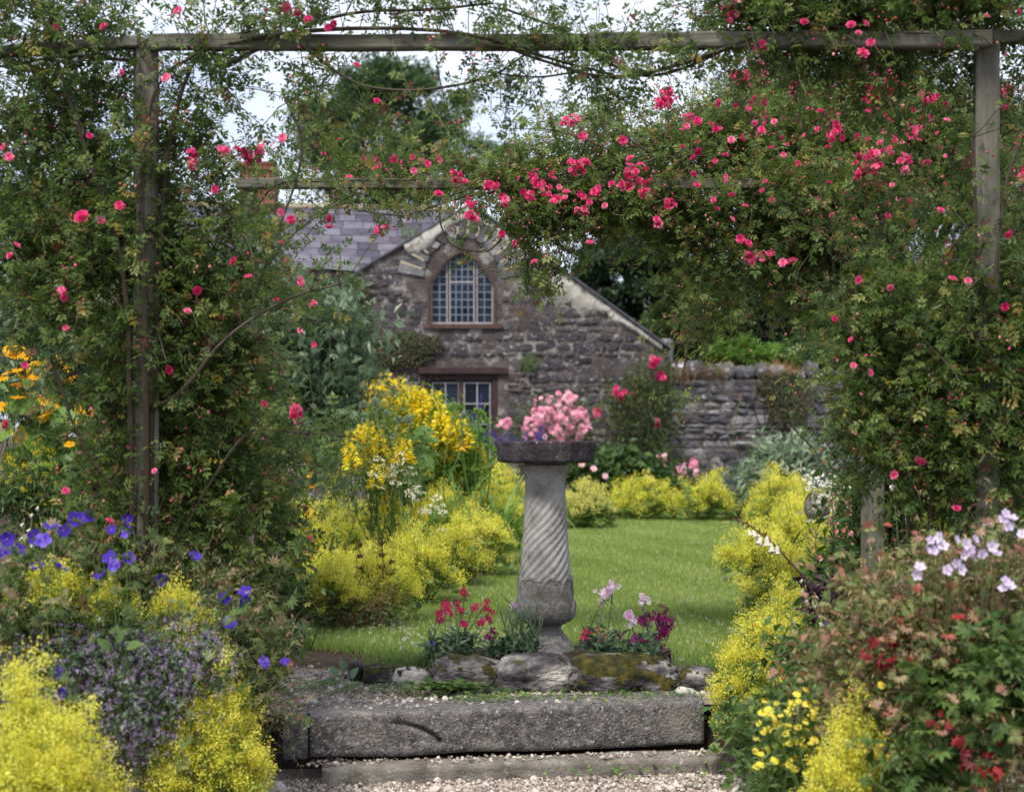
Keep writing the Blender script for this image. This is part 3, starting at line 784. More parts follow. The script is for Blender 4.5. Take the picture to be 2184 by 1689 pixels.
# mown grass: short blades, finer close by
def grass(name, n, poly, y0, y1, z, hgt, mat='grass_blade', tall=1.0, tint=(0.5, 0.22), lean=0.55):
    u = rng.random(n)
    y = 1.0 / (1.0 / y0 + u * (1.0 / y1 - 1.0 / y0))
    xlo, xhi = min(p[0] for p in poly), max(p[0] for p in poly)
    p = np.stack([rng.uniform(xlo, xhi, n), y, np.full(n, z)], -1)
    p = p[in_poly(p, poly) & in_view(p)]
    m = len(p)
    d = rng.normal(0, lean, (m, 3)); d[:, 2] = 1
    f = frames(d, rand_dirs(m))
    s = np.stack([hgt * rng.uniform(0.5, 1.25, m) * tall, np.maximum(0.0035, p[:, 1] * 0.00055), np.ones(m)], -1)
    patch = 0.12 * np.sin(p[:, 0] * 2.1 + 1.0) * np.sin(p[:, 1] * 0.9) + 0.10 * np.sin(p[:, 0] * 5.7 + p[:, 1] * 2.3)
    mb = MB(); mb.inst(blade_tri(), p, f, s, np.clip(rng.normal(tint[0], tint[1], m) + patch, 0, 1))
    return link(name, mb.mesh(name, M[mat]), kind='stuff')
edge = [(x, y) for x, y in LAWN if y < 8.9 and x < 0.3]
ex = [(x + a, y + b) for x, y in edge for a, b in [(0, 0)]]
mbg = MB(); n = 2600; k = rng.integers(0, len(edge), n); p = np.array([[edge[i][0], edge[i][1], -0.006] for i in k]) + rng.normal(0, 1, (n, 3)) * [0.06, 0.05, 0]
mbg.inst(blade_tri(), p, frames(np.stack([rng.normal(0, .5, n), rng.normal(-0.35, .5, n), np.ones(n)], -1), rand_dirs(n)), np.stack([rng.uniform(0.04, 0.11, n), np.full(n, 0.005), np.ones(n)], -1), rng.random(n) * 0.8)
link('grass', mbg.mesh('grass', M['grass_blade']), kind='stuff')
grass('grass', 330000, LAWN, 7.3, 22.4, -0.004, 0.038)

# white clover heads and a few yellow flowers dotted in the lawn
def lawn_dots(name, pts, r, mat, tint):
    n = len(pts); mb = MB()
    mb.inst(FROTH[0], pts, frames(rand_dirs(n), rand_dirs(n)), (r * rng.uniform(0.6, 1.15, n))[:, None], tint)
    return link(name, mb.mesh(name, M[mat]), kind='stuff')
def lawn_pts(n, z=0.04):
    y = 1.0 / (1.0 / 7.6 + rng.random(n) * (1.0 / 22.2 - 1.0 / 7.6))
    p = np.stack([rng.uniform(-1.3, 3.9, n), y, rng.uniform(0.6, 1.15, n) * z], -1)
    return p[in_poly(p, LAWN)]
a = lawn_pts(2300); g = rng.normal(size=(26, 2)) * 0
cl = np.concatenate([np.array([[-0.55, 8.7, 0.045]]) + rng.normal(0, 1, (120, 3)) * [0.32, 0.28, 0.006], np.array([[1.5, 8.6, 0.045]]) + rng.normal(0, 1, (80, 3)) * [0.14, 0.5, 0.006], np.array([[0.9, 9.3, 0.045]]) + rng.normal(0, 1, (40, 3)) * [0.5, 0.5, 0.006]])
cl = cl[in_poly(cl, LAWN)]
lawn_dots('clover_blossoms', np.concatenate([a, cl]), 0.0125, 'white', 0.8)
lawn_dots('buttercup_blossoms', lawn_pts(60, 0.05), 0.012, 'yellow', 0.4)

# gravel
def pebble_tmpl(seed):
    r = np.random.default_rng(seed)
    t = (1 + 5 ** 0.5) / 2
    v = unit(np.array([[-1, t, 0], [1, t, 0], [-1, -t, 0], [1, -t, 0], [0, -1, t], [0, 1, t], [0, -1, -t], [0, 1, -t], [t, 0, -1], [t, 0, 1], [-t, 0, -1], [-t, 0, 1]]))
    v *= 1 + r.normal(0, 0.16, (12, 1)); v *= [1.0, 0.8, 0.62]
    f = [[0, 11, 5], [0, 5, 1], [0, 1, 7], [0, 7, 10], [0, 10, 11], [1, 5, 9], [5, 11, 4], [11, 10, 2], [10, 7, 6], [7, 1, 8], [3, 9, 4], [3, 4, 2], [3, 2, 6], [3, 6, 8], [3, 8, 9], [4, 9, 5], [2, 4, 11], [6, 2, 10], [8, 6, 7], [9, 8, 1]]
    return Tmpl(v, f)
PEB = [pebble_tmpl(s) for s in range(4)]
def pebbles(mb, n, poly, z, r=0.0065):
    xlo, xhi = min(p[0] for p in poly), max(p[0] for p in poly); ylo, yhi = min(p[1] for p in poly), max(p[1] for p in poly)
    p = np.stack([rng.uniform(xlo, xhi, n), rng.uniform(ylo, yhi, n), np.full(n, z)], -1)
    p = p[in_poly(p, poly)]
    m = len(p); s = r * np.exp(rng.normal(0, 0.42, m)); p[:, 2] += s * rng.uniform(0.0, 0.7, m)
    tint = np.clip(rng.normal(0.55, 0.24, m), 0, 1)
    d = rand_dirs(m); d[:, 2] *= 0.3
    f = frames(d, np.tile([0, 0, 1.0], (m, 1)) + rng.normal(0, 0.3, (m, 3)))
    for k in range(4):
        mb.inst(PEB[k], p[k::4], f[k::4], s[k::4, None], tint[k::4])
mb = MB(); pebbles(mb, 9000, [(-1.3, 5.9), (1.35, 5.9), (1.35, 6.62), (-1.3, 6.36)], LOW + 0.008)
link('gravel', mb.mesh('gravel', M['pebble']), kind='stuff')
mb = MB(); pebbles(mb, 5200, [(-1.15, 6.5), (1.0, 6.8), (0.9, 7.02), (-0.2, 7.1), (-0.6, 7.6), (-1.1, 7.8)], -0.004, 0.0062)
pebbles(mb, 700, [(-0.86, 6.33), (0.95, 6.56), (0.95, 6.68), (-0.86, 6.45)], -0.197, 0.007)
link('gravel', mb.mesh('gravel', M['pebble']), kind='stuff')

# ------------------------------------------------------------------ the stone steps
def stone_block(name, label, x0, x1, z0, z1, depth, mat, origin, yaw, nx, nz, groove=None, amp=0.006, seed=1, slope=0.0, group='stone steps'):
    """A long worn block: front face at local y=0, rounded arrises, an optional groove."""
    from mathutils import noise as mn
    root_m = np.array(Matrix.Translation(origin) @ Matrix.Rotation(yaw, 4, 'Z'))
    ny = max(3, int(depth / (x1 - x0) * nx))
    us = np.linspace(x0, x1, nx)
    prof = [(0.012, z0), (0.004, z0 + 0.008)] + [(0.0, z) for z in np.linspace(z0 + 0.02, z1 - 0.022, nz)] + [(0.003, z1 - 0.009), (0.012, z1 - 0.001)] + [(y, z1) for y in np.linspace(0.03, depth, 8)] + [(depth, z0)]
    v = []
    for x in us:
        for y, z in prof:
            e = min(x - x0, x1 - x)
            k = 0.012 * max(0, 1 - e / 0.02)
            a = amp * (mn.fractal(Vector((x * 9 + seed, y * 9, z * 9)), 0.9, 2, 4) + 0.8 * mn.noise(Vector((x * 2.3, z * 5, seed))))
            dy = k - a * 0.8
            zz = z + (a * 0.8 if z > z1 - 0.03 else 0) + slope * (x - x0) * (z - z0) / (z1 - z0)
            zz += (0.014 * mn.noise(Vector((x * 3.1, 1.7, seed))) if z < z0 + 0.03 else 0)
            if groove is not None and y < 0.02:
                g = groove(x, z)
                dy += g
            v.append([x, y + dy, zz])
    m = len(prof)
    q = [[i * m + j, (i + 1) * m + j, (i + 1) * m + j + 1, i * m + j + 1] for i in range(nx - 1) for j in range(m - 1)]
    v = np.array(v); n = len(v)
    ends = []
    for i in (0, nx - 1):
        c = v[i * m:(i + 1) * m].mean(0)
        v = np.concatenate([v, c[None]])
        ends += [[i * m + j, i * m + (j + 1) % m, len(v) - 1] if i == 0 else [i * m + (j + 1) % m, i * m + j, len(v) - 1] for j in range(m)]
    w = v @ root_m[:3, :3].T + root_m[:3, 3]
    mb = MB(); mb.add(w, ends, q)
    o = link(name, mb.mesh(name, M[mat], origin, smooth=True), loc=origin)
    tag(o, label, 'stone step', group)
    return o

yaw = math.atan2(0.31, 1.76)
org = W(640, 1525, 6.39); org = np.array([org[0], 6.39, 0.0])
def crack(x, z):
    # an arc that falls from the upper middle to the right
    s = (x - 0.37) / 0.215
    g = 0.0
    if -0.05 < s < 1.05:
        zc = -0.045 - 0.075 * max(0.0, s) ** 2.4
        g = 0.032 * math.exp(-((z - zc) / 0.0105) ** 2) * min(1, (s + 0.05) * 6) * (0.5 + 0.7 * s)
        if z < zc and z > -0.17:
            g -= 0.008 * min(1, s + 0.1)
    g += 0.012 * math.exp(-((x - 0.0) / 0.006) ** 2)
    return g
stone_block('stone_step', 'long pitted grey stone block with a curved crack, upper step below the bird bath', 0.042, 1.765, -0.178, 0.0, 0.30, 'step_stone', tuple(org), yaw, 300, 30, crack, 0.006, 3, slope=0.006)
stone_block('stone_step', 'short darker stone block butted against the end of the cracked step', -0.065, 0.034, -0.185, -0.006, 0.26, 'step_stone', tuple(org), yaw, 22, 16, None, 0.007, 9)
o2 = W(715, 1640, 6.33); o2 = np.array([o2[0], 6.31, -0.2])
stone_block('stone_step', 'low narrow kerb stone half sunk in gravel below the cracked step', -0.05, 1.74, -0.11, 0.0, 0.16, 'kerb_stone', tuple(o2), math.atan2(0.245, 1.72), 160, 10, None, 0.007, 5)

# ------------------------------------------------------------------ rocks round the bird bath
def rock(label, px0, px1, py0, py1, Y, dep, seed, moss=0.0, amp=0.12, strata=0.0, tilt=0.0, name='rock', n=30, pale=False):
    lo = W(px0, py1, Y); hi = W(px1, py0, Y)
    c = (lo + hi) / 2
    base = np.array([c[0], Y + dep / 2, min(lo[2], 0.0)])
    lo = [lo[0], Y, lo[2] - 0.03]; hi = [hi[0], Y + dep, hi[2]]
    A = Matrix.Translation(Vector(c)) @ Matrix.Rotation(tilt, 4, 'Y') @ Matrix.Translation(-Vector(c))
    mb = rock_mb(seed, lo, hi, A, moss, n, amp, strata)
    o = link(name, mb.mesh(name, [M['pale_rock' if pale else 'rock'], M['moss']], base, smooth=True), loc=base)
    return tag(o, label, 'rock', 'rocks edging the bird bath bed')
rock('long cream topped rock with dark mossy face, beside the weeds', 918, 1072, 1408, 1482, 7.02, 0.24, 1, 0.30, 0.20, 0.05, 0.08, n=44)
rock('dark layered slab of rock with a pale flat top in the middle', 1060, 1226, 1404, 1484, 6.98, 0.30, 2, 0.0, 0.17, 0.08, -0.03, n=48)
rock('big rock thickly covered in brown and olive moss', 1210, 1452, 1408, 1490, 6.96, 0.34, 3, 0.50, 0.18, 0.03, 0.04, n=52)
rock('rounded grey rock with a mossy top at the foot of the yellow mound', 1442, 1536, 1430, 1482, 7.05, 0.22, 4, 0.25, 0.12)
rock('pale wedge of stone leaning on the ground beside the mossy rock', 1442, 1500, 1472, 1500, 6.92, 0.10, 5, 0.0, 0.14, 0.05, 0.35, pale=True)
rock('low brown mossy rock among the weeds', 770, 850, 1424, 1460, 7.22, 0.18, 6, 0.45, 0.15)
rock('small flat whitish rock next to the low brown mossy one', 838, 915, 1430, 1462, 7.16, 0.16, 7, 0.05, 0.14, 0.1, 0.1, pale=True)
rock('small grey lump of rock behind the broad weed leaf', 742, 772, 1412, 1442, 7.3, 0.1, 8, 0.1, 0.15)
rock('flat dirty stone lying at the foot of the layered slab', 990, 1060, 1462, 1490, 6.96, 0.08, 9, 0.0, 0.15)
rock('small dark boulder at the foot of the bird bath', 1238, 1292, 1362, 1402, 7.5, 0.15, 10, 0.1, 0.12)
rock('flat pale stone lying alone on the gravel', 638, 678, 1492, 1506, 6.72, 0.06, 11, 0.0, 0.1, pale=True)
rock('white broken stone at the edge of the lower path', 545, 605, 1672, 1700, 6.0, 0.1, 12, 0.0, 0.12, pale=True)
# soil and moss heaped inside the ring
mb = rock_mb(21, [-0.35, 7.12, -0.12], [0.72, 8.15, 0.085], None, 0.34, 44, 0.10)
o = link('soil_mound', mb.mesh('soil_mound', [M['soil'], M['moss']], (0.2, 7.6, 0), smooth=True), loc=(0.2, 7.6, 0), kind='structure')

# ------------------------------------------------------------------ the bird bath
BY = 7.8
bx = W(1163, 1385, BY)[0]
bath = thing('bird_bath', 'old stone bird bath with dark octagonal bowl on a spiral fluted pillar', 'bird bath', (bx, BY, 0.05))
def zz(py): return W(0, py, BY)[2]
def lathe(mb, rings, k=64, c=(bx, BY), fn=None):
    v = []
    for r, z in rings:
        for a in range(k):
            t = 2 * math.pi * a / k
            rr = r if fn is None else fn(r, z, t)
            v.append([c[0] + rr * math.cos(t), c[1] + rr * math.sin(t), z])
    q = [[i * k + a, i * k + (a + 1) % k, (i + 1) * k + (a + 1) % k, (i + 1) * k + a] for i in range(len(rings) - 1) for a in range(k)]
    mb.add(v, None, q)
px = BY / F
# bowl: an octagonal slab hollowed on top, a little chipped
mb = MB(); K = 8; r0 = 103.5 * px / math.cos(math.pi / 8) * 0.985
zt, zb = zz(941), zz(986)
from mathutils import noise as mnoise
def octo(r, z, t):
    s = math.pi / 4
    a = (t + 0.30) % s - s / 2
    n = mnoise.fractal(Vector((math.cos(t) * 3, math.sin(t) * 3, z * 20)), 0.9, 2, 4)
    return r * min(math.cos(s / 2) / math.cos(a), 1.0) * (1 + 0.012 * n)
rings = [(0.02, zb - 0.002), (r0 * 0.55, zb - 0.004), (r0 * 0.93, zb), (r0 * 0.965, zb + 0.008)] + [(r0 * (0.972 + 0.028 * f), zb + (zt - zb) * f) for f in np.linspace(0.15, 0.93, 9)] + [(r0 * 0.992, zt - 0.002), (r0 * 0.975, zt), (r0 * 0.88, zt - 0.004), (r0 * 0.80, zt - 0.03), (r0 * 0.6, zt - 0.06), (0.02, zt - 0.065)]
lathe(mb, rings, 128, fn=octo)
part('bowl', mb, M['bath_bowl'], bath, smooth=False)
mb = MB()
lathe(mb, [(0.03, zb + 0.004), (0.11, zb - 0.004), (0.085, zb - 0.026), (0.02, zb - 0.034)], 40)
part('bowl_boss', mb, M['bath_shaft'], bath, smooth=True)
# capital and spiral shaft: the flutes die out below the cap
mb = MB(); rr = []
z_cap, z_neck, z_fl, z_bot = zz(992), zz(1012), zz(1060), zz(1228)
for i in range(60):
    f = i / 59
    py = 1234 + (992 - 1234) * f
    r = np.interp(py, [992, 998, 1006, 1022, 1100, 1180, 1234], [58, 55, 47.5, 42.5, 45.5, 51, 56]) * px
    rr.append((r, zz(py)))
def flute(r, z, t):
    r *= 1 + 0.010 * mnoise.fractal(Vector((math.cos(t) * 4, math.sin(t) * 4, z * 14)), 0.9, 2, 4)
    k = np.interp(z, [zz(1234), zz(1085), zz(1035), zz(1028)], [1, 1, 0.25, 0])
    tw = -(z - z_bot) * 8.6 + 0.06 * math.sin(z * 23)
    w = (((t * 16 / (2 * math.pi)) + tw * 16 / (2 * math.pi)) % 1.0)
    g = math.sin(math.pi * w) ** 0.45
    return r * (1 - 0.10 * k * (1 - g)) * (1 + 0.004 * mnoise.noise(Vector((t * 4, z * 30, 0))))
lathe(mb, rr, 320, fn=flute)
lathe(mb, [(0.02, zz(992)), (58 * px, zz(992))], 320)
part('shaft', mb, M['bath_shaft'], bath, smooth=True)
# bulb base carved with upright leaves
mb = MB()
rings = [(np.interp(py, [1226, 1236, 1255, 1285, 1302, 1314, 1324, 1331], [57, 58, 60, 63.5, 63.5, 60, 50, 36]) * px, zz(py)) for py in np.linspace(1331, 1226, 40)] + [(46 * px, zz(1224))]
def lotus(r, z, t):
    py = HY + (EYE - z) / px
    s = 2 * math.pi / 8
    a = ((t + 0.2) % s - s / 2) / (s / 2)
    big = 1 if (py - 1226) > 34 * abs(a) ** 2.2 else 0
    a2 = ((t + 0.2 + s / 2) % s - s / 2) / (s / 2)
    small = 1.25 if (py - 1278) > 30 * abs(a2) ** 1.6 and abs(a2) < 0.62 else 0
    rim = math.exp(-(((py - 1226) - 34 * abs(a) ** 2.2 - 3) / 3.0) ** 2) * 0.055
    mid = -0.02 * math.exp(-(a / 0.10) ** 2)
    return r * (0.935 + 0.04 * big + rim + 0.055 * small + mid + 0.012 * mnoise.fractal(Vector((t * 6, z * 40, 1)), 0.9, 2, 4))
lathe(mb, rings, 160, fn=lotus)
part('base', mb, M['bath_base'], bath, smooth=True)
mb = MB()
rings = [(np.interp(py, [1328, 1340, 1350, 1372, 1396, 1420], [34, 33, 40, 60, 68, 72]) * px, zz(py)) for py in np.linspace(1440, 1326, 26)]
lathe(mb, rings, 64, fn=lambda r, z, t: r * (1 + 0.05 * mnoise.fractal(Vector((math.cos(t) * 2, math.sin(t) * 2, z * 12)), 0.9, 2, 4)))
part('foot', mb, M['bath_base'], bath, smooth=True)

# ------------------------------------------------------------------ the stone outbuilding
HYY = 24.5
def hx(px): return (px - CX) * HYY / F
def hz(py): return EYE - (py - HY) * HYY / F
apx, apz = hx(1003), hz(438)
SL, SR = 0.60, 0.722
er_x = hx(1418); el_x = apx - 3.4
def rake(x): return apz - (SR * (x - apx) if x > apx else SL * (apx - x))
house = thing('stone_outbuilding', 'old stone outbuilding with a gable, an arched leaded window and purple slate roof', 'building', (0, HYY, 0))
# the wall body with openings left out: columns of mortar between the stones
WIN = dict(c=hx(985), hw=hx(985 + 67) - hx(985), z0=hz(691), zs=hz(604), zt=hz(540))
rise = WIN['zt'] - WIN['zs']; AP = 0.57
def arch_hw(z, g=0.0):
    """Half width of the pointed window opening (grown by g) at height z."""
    if z < WIN['z0'] - g: return 0.0
    if z <= WIN['zs']: return WIN['hw'] + g
    r = rise + 1.15 * g
    return (WIN['hw'] + g) * max(0.0, (WIN['zs'] + r - z) / r) ** AP
DOOR = dict(x0=hx(905), x1=hx(1062), z1=hz(797))
def openings(z):
    o = []
    h = arch_hw(z)
    if h > 0: o.append((WIN['c'] - h, WIN['c'] + h))
    if z < DOOR['z1']: o.append((DOOR['x0'], DOOR['x1']))
    return o
mb = MB()
zs_ = sorted(set(list(np.linspace(-0.1, apz - 0.02, 110)) + [DOOR['z1'] - 1e-3, DOOR['z1'] + 1e-3, WIN['z0'] - 1e-3, WIN['z0'] + 1e-3]))
def x_ext(z):
    xr = min(er_x, apx + (apz - z) / SR); xl = max(el_x, apx - (apz - z) / SL)
    return xl, xr
for za, zb_ in zip(zs_[:-1], zs_[1:]):
    zm = (za + zb_) / 2
    ea, eb = x_ext(za), x_ext(zb_)
    oa, ob = openings(zm), openings(zm)
    la, lb = [ea[0]], [eb[0]]
    for (p, q_) in oa:
        la += [p, q_]; lb += [p, q_]
    la.append(ea[1]); lb.append(eb[1])
    for i in range(0, len(la), 2):
        if la[i + 1] - la[i] > 0.005:
            mb.add([[la[i], HYY, za], [la[i + 1], HYY, za], [lb[i + 1], HYY, zb_], [lb[i], HYY, zb_]], None, [[0, 1, 2, 3]])
# body behind: side walls and dark interior back so that the openings have depth
mb.box((er_x - 0.35, HYY + 0.01, -0.1), (er_x, HYY + 7, rake(er_x) - 0.03))
mb.box((el_x, HYY + 0.01, -0.1), (el_x + 0.35, HYY + 7, rake(el_x) - 0.03))
wall = part('gable_wall', mb, M['mortar'], house)
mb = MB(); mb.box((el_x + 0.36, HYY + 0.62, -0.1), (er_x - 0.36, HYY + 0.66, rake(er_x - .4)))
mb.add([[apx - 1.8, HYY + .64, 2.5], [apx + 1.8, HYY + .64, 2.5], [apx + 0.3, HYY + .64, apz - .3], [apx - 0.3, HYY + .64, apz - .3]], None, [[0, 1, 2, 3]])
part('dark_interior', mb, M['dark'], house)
STONES = [stone_mesh('stone', M['wall_stone'], 6, s, 1.0, 0.30, 0.048) for s in range(12)]
GSTONES = [stone_mesh('stone', M['garden_stone'], 6, 40 + s, 1.0, 0.40, 0.060) for s in range(10)]
def lay_stones(root, meshes, z0, z1, xfun, skip, y, hmin, hmax, wmin, wmax, gap=0.02, proud=0.022, limit=300, visible=None):
    z = z0; n = 0; laid = []
    while z < z1:
        h = rng.uniform(hmin, hmax)
        h = min(h, z1 - z + 0.02)
        za, zb = z + gap / 2, z + h - gap / 2
        xl = max(xfun(za)[0], xfun(zb)[0]); xr = min(xfun(za)[1], xfun(zb)[1])
        cuts = []
        for zz_ in (za, (za + zb) / 2, zb):
            cuts += skip(zz_)
        segs = [(xl, xr)]
        for (p, q_) in cuts:
            nn = []
            for (a, b) in segs:
                if q_ <= a or p >= b: nn.append((a, b)); continue
                if p > a: nn.append((a, p))
                if q_ < b: nn.append((q_, b))
            segs = nn
        for (a, b) in segs:
            x = a
            while x < b - 0.05:
                w = rng.uniform(wmin, wmax) * (0.7 + 0.6 * h / hmax)
                if b - (x + w) < wmin * 0.6: w = b - x
                cx, cz = x + w / 2, (za + zb) / 2
                if visible is None or visible(cx, cz):
                    hh = (zb - za)
                    two = hh > 0.2 and rng.random() < 0.28
                    for k in range(2 if two else 1):
                        sz = hh / 2 - gap / 2 if two else hh
                        zc = za + (sz / 2 if k == 0 else hh - sz / 2) if two else cz
                        laid.append((rng.integers(len(meshes)), (cx + rng.normal(0, 0.012), y + 0.004, zc + rng.normal(0, 0.014)), np.array(Matrix.Rotation(rng.normal(0, 0.07) if w < 0.4 else rng.normal(0, .02), 3, 'Y')), (max(0.05, w - gap) * rng.uniform(0.9, 1.0), proud * rng.uniform(0.5, 1.6), sz * rng.uniform(0.74, 1.14))))
                        n += 1
                x += w
        z += h
    laid.sort(key=lambda q: -q[3][0] * q[3][2])
    for k, pos, A, sc in laid[:limit]:
        place('stone', meshes[k], root, pos, A, sc)
    if len(laid) > limit:
        mb = MB()
        for k, pos, A, sc in laid[limit:]:
            me = meshes[k]; v = np.empty(len(me.vertices) * 3, np.float32); me.vertices.foreach_get('co', v)
            q = np.empty(len(me.loops), np.int32); me.loops.foreach_get('vertex_index', q)
            mb.add((v.reshape(-1, 3) * sc) @ A.T + pos, None, q.reshape(-1, 4))
        part('small_stones', mb, meshes[0].materials[0], root, kind='stuff', smooth=True)
    return n
def skip_house(z):
    o = []
    h = arch_hw(z, 0.13)
    if h > 0: o.append((WIN['c'] - h, WIN['c'] + h))
    # fan of voussoirs
    if z > WIN['zs'] - 0.1:
        h2 = math.sqrt(max(0, 0.96 ** 2 - (z - WIN['zs']) ** 2))
        if h2 > 0: o.append((WIN['c'] - h2, WIN['c'] + h2))
    if z < DOOR['z1'] + 0.10: o.append((DOOR['x0'] - 0.09, DOOR['x1'] + 0.12))
    return o
lay_stones(wall, STONES, 0.55, apz - 0.45, lambda z: (x_ext(z)[0] + 0.16, x_ext(z)[1] - (0.02 if z < 2.5 else 0.20)), skip_house, HYY, 0.08, 0.27, 0.13, 0.42, 0.018, 0.020, 290, visible=lambda x, z: x > hx(690) and z > 1.0 and not (x < hx(905) and z < hz(820)))
# voussoirs fan out over the arch, pale mortar between them
for i in range(15):
    a0 = math.pi * (0.04 + 0.92 * i / 15); a1 = math.pi * (0.04 + 0.92 * (i + 1) / 15) - 0.034
    pts = []
    for r_, e in ((0.0, 1), (1.0, 0)):
        for a in ((a0, a1) if e else (a1, a0)):
            ri = WIN['hw'] + 0.10 + 0.12 * max(0, math.sin(a)) ** 2
            ro = min(1.06, ri + 0.50)
            rad = ri if e else ro
            x, z = WIN['c'] + rad * math.cos(a), WIN['zs'] + rad * math.sin(a)
            z = min(z, rake(x) - 0.16)
            pts.append((x, z))
    c = np.mean(pts, 0); mb = MB()
    f = [[c[0] + (x - c[0]) * 0.93, HYY - 0.03 - rng.uniform(0, 0.012), c[1] + (z - c[1]) * 0.95] for x, z in pts]; b = [[x, HYY + 0.02, z] for x, z in pts]
    mb.add(f + b, None, [[3, 2, 1, 0]] + [[i_, (i_ + 1) % 4, 4 + (i_ + 1) % 4, 4 + i_] for i_ in range(4)])
    part('voussoir', mb, M['garden_stone'], wall)
    # the pale pointing beside it
    if i < 14:
        am = (math.pi * (0.04 + 0.92 * (i + 1) / 15)) - 0.017
        ri = WIN['hw'] + 0.16 + 0.12 * max(0, math.sin(am)) ** 2
        u = np.array([math.cos(am), math.sin(am)]); t = np.array([-u[1], u[0]]) * 0.014
        p0 = np.array([WIN['c'], WIN['zs']]) + u * ri; p1 = np.array([WIN['c'], WIN['zs']]) + u * (ri + 0.36 + 0.06 * rng.random())
        f_ = 1.0
        while f_ > 0.2 and (p0 + (p1 - p0) * f_)[1] > rake((p0 + (p1 - p0) * f_)[0]) - 0.22: f_ -= 0.05
        p1 = p0 + (p1 - p0) * f_
        if f_ > 0.2:
            mb = MB(); c4 = [p0 - t, p0 + t, p1 + t * 1.4, p1 - t * 1.4]
            mb.add([[p[0], HYY - 0.042, p[1]] for p in c4] + [[p[0], HYY + 0.01, p[1]] for p in c4], None, [[0, 3, 2, 1], [0, 1, 5, 4], [1, 2, 6, 5], [2, 3, 7, 6], [3, 0, 4, 7]])
            part('pointing', mb, M['cream_mortar'], wall)
# lime render clinging along both rakes, ragged below
def render_strip(xa, xb, wf, seed):
    mb = MB(); n = 46; v = []
    for i in range(n + 1):
        x = xa + (xb - xa) * i / n; f = i / n
        w = max(0.05, wf(f) * (1 + 0.45 * mnoise.fractal(Vector((x * 3.4, seed, 0)), 0.9, 2, 4)))
        zt_ = rake(x) - 0.012
        for k in range(5):
            z = zt_ - w * k / 4
            xx = x + 0.03 * mnoise.noise(Vector((x * 9, k, seed)))
            y = HYY - (0.056 if 0 < k < 4 else 0.044) - 0.012 * mnoise.noise(Vector((x * 6, z * 6, seed)))
            v.append([xx, y + (0.05 if k == 4 else 0), z])
    q = [[i * 5 + k, i * 5 + k + 1, (i + 1) * 5 + k + 1, (i + 1) * 5 + k] for i in range(n) for k in range(4)]
    if xb < xa: q = [x[::-1] for x in q]
    mb.add(v, None, q)
    part('lime_render', mb, M['render'], wall, smooth=True)
render_strip(apx + 0.01, hx(1300), lambda f: np.interp(f, [0, 0.3, 0.6, 0.8, 1], [0.17, 0.26, 0.52, 0.50, 0.16]), 1.3)
render_strip(hx(1296), hx(1412), lambda f: np.interp(f, [0, 0.5, 1], [0.20, 0.13, 0.10]), 4.1)
render_strip(apx - 0.01, hx(862), lambda f: np.interp(f, [0, 0.5, 0.9, 1], [0.17, 0.26, 0.34, 0.10]), 7.7)
# sandstone jambs and arch of the leaded window
mb = MB(); pts = []
G = 0.042
for z in np.linspace(WIN['z0'], WIN['zs'], 4): pts.append((arch_hw(z), arch_hw(z, G) if z > WIN['z0'] else WIN['hw'] + G, z))
for a in np.linspace(0.08, 1, 12):
    z = WIN['zs'] + rise * a
    pts.append((arch_hw(min(z, WIN['zt'] - 1e-4)), None, z))
for s in (-1, 1):
    inner = [(WIN['c'] + s * h, z) for h, _, z in pts]
    outer = []
    for (h, _, z) in pts:
        if z <= WIN['zs']: outer.append((WIN['c'] + s * (WIN['hw'] + G), z))
        else:
            zo = WIN['zs'] + (z - WIN['zs']) * (rise + 1.15 * G) / rise
            outer.append((WIN['c'] + s * arch_hw(zo, G), zo))
    outer[-1] = (WIN['c'], outer[-1][1] + 0.02)
    for i in range(len(inner) - 1):
        a, b, c_, d = inner[i], outer[i], outer[i + 1], inner[i + 1]
        v = [[a[0], HYY - 0.03, a[1]], [b[0], HYY - 0.03, b[1]], [c_[0], HYY - 0.03, c_[1]], [d[0], HYY - 0.03, d[1]], [a[0], HYY + 0.16, a[1]], [d[0], HYY + 0.16, d[1]], [b[0], HYY + .02, b[1]], [c_[0], HYY + .02, c_[1]]]
        q = [[0, 1, 2, 3], [0, 3, 5, 4], [1, 6, 7, 2]]
        mb.add(v, None, q if s > 0 else [k[::-1] for k in q])
part('window_surround', mb, M['sandstone'], house)
# the arched window: frame, mullions, lead lattice, single panes
win = thing('arched_window', '', '', (WIN['c'], HYY + 0.1, WIN['z0']))
for k in ('label', 'category'): del win[k]
win.parent = house; win.location = (WIN['c'], 0.1, WIN['z0'])
win_o = np.array([WIN['c'], HYY + 0.1, WIN['z0']])
yf = HYY + 0.07
path = [(WIN['c'] - arch_hw(z) + 0.014, z) for z in np.linspace(WIN['z0'] + 0.015, WIN['zs'], 6)] + [(WIN['c'] - arch_hw(z) + 0.014 * (1 - (z - WIN['zs']) / rise), z) for z in WIN['zs'] + rise * np.linspace(0.1, 0.985, 12)]
path += [(2 * WIN['c'] - x, z) for x, z in path[::-1]]
mb = MB(); P = np.array([[x, yf, z] for x, z in path]); mb.tubes(P, 0.013, 6)
mb.box((WIN['c'] - WIN['hw'], yf - 0.02, WIN['z0']), (WIN['c'] + WIN['hw'], yf + 0.03, WIN['z0'] + 0.03))
part('frame', mb, M['white_paint'], win)
def top_at(x):
    return WIN['zt'] - rise * min(1.0, abs(x - WIN['c']) / WIN['hw']) ** (1 / AP)
lights = [(hx(921), hx(953), 2), (hx(959), hx(1011), 4), (hx(1017), hx(1049), 2)]
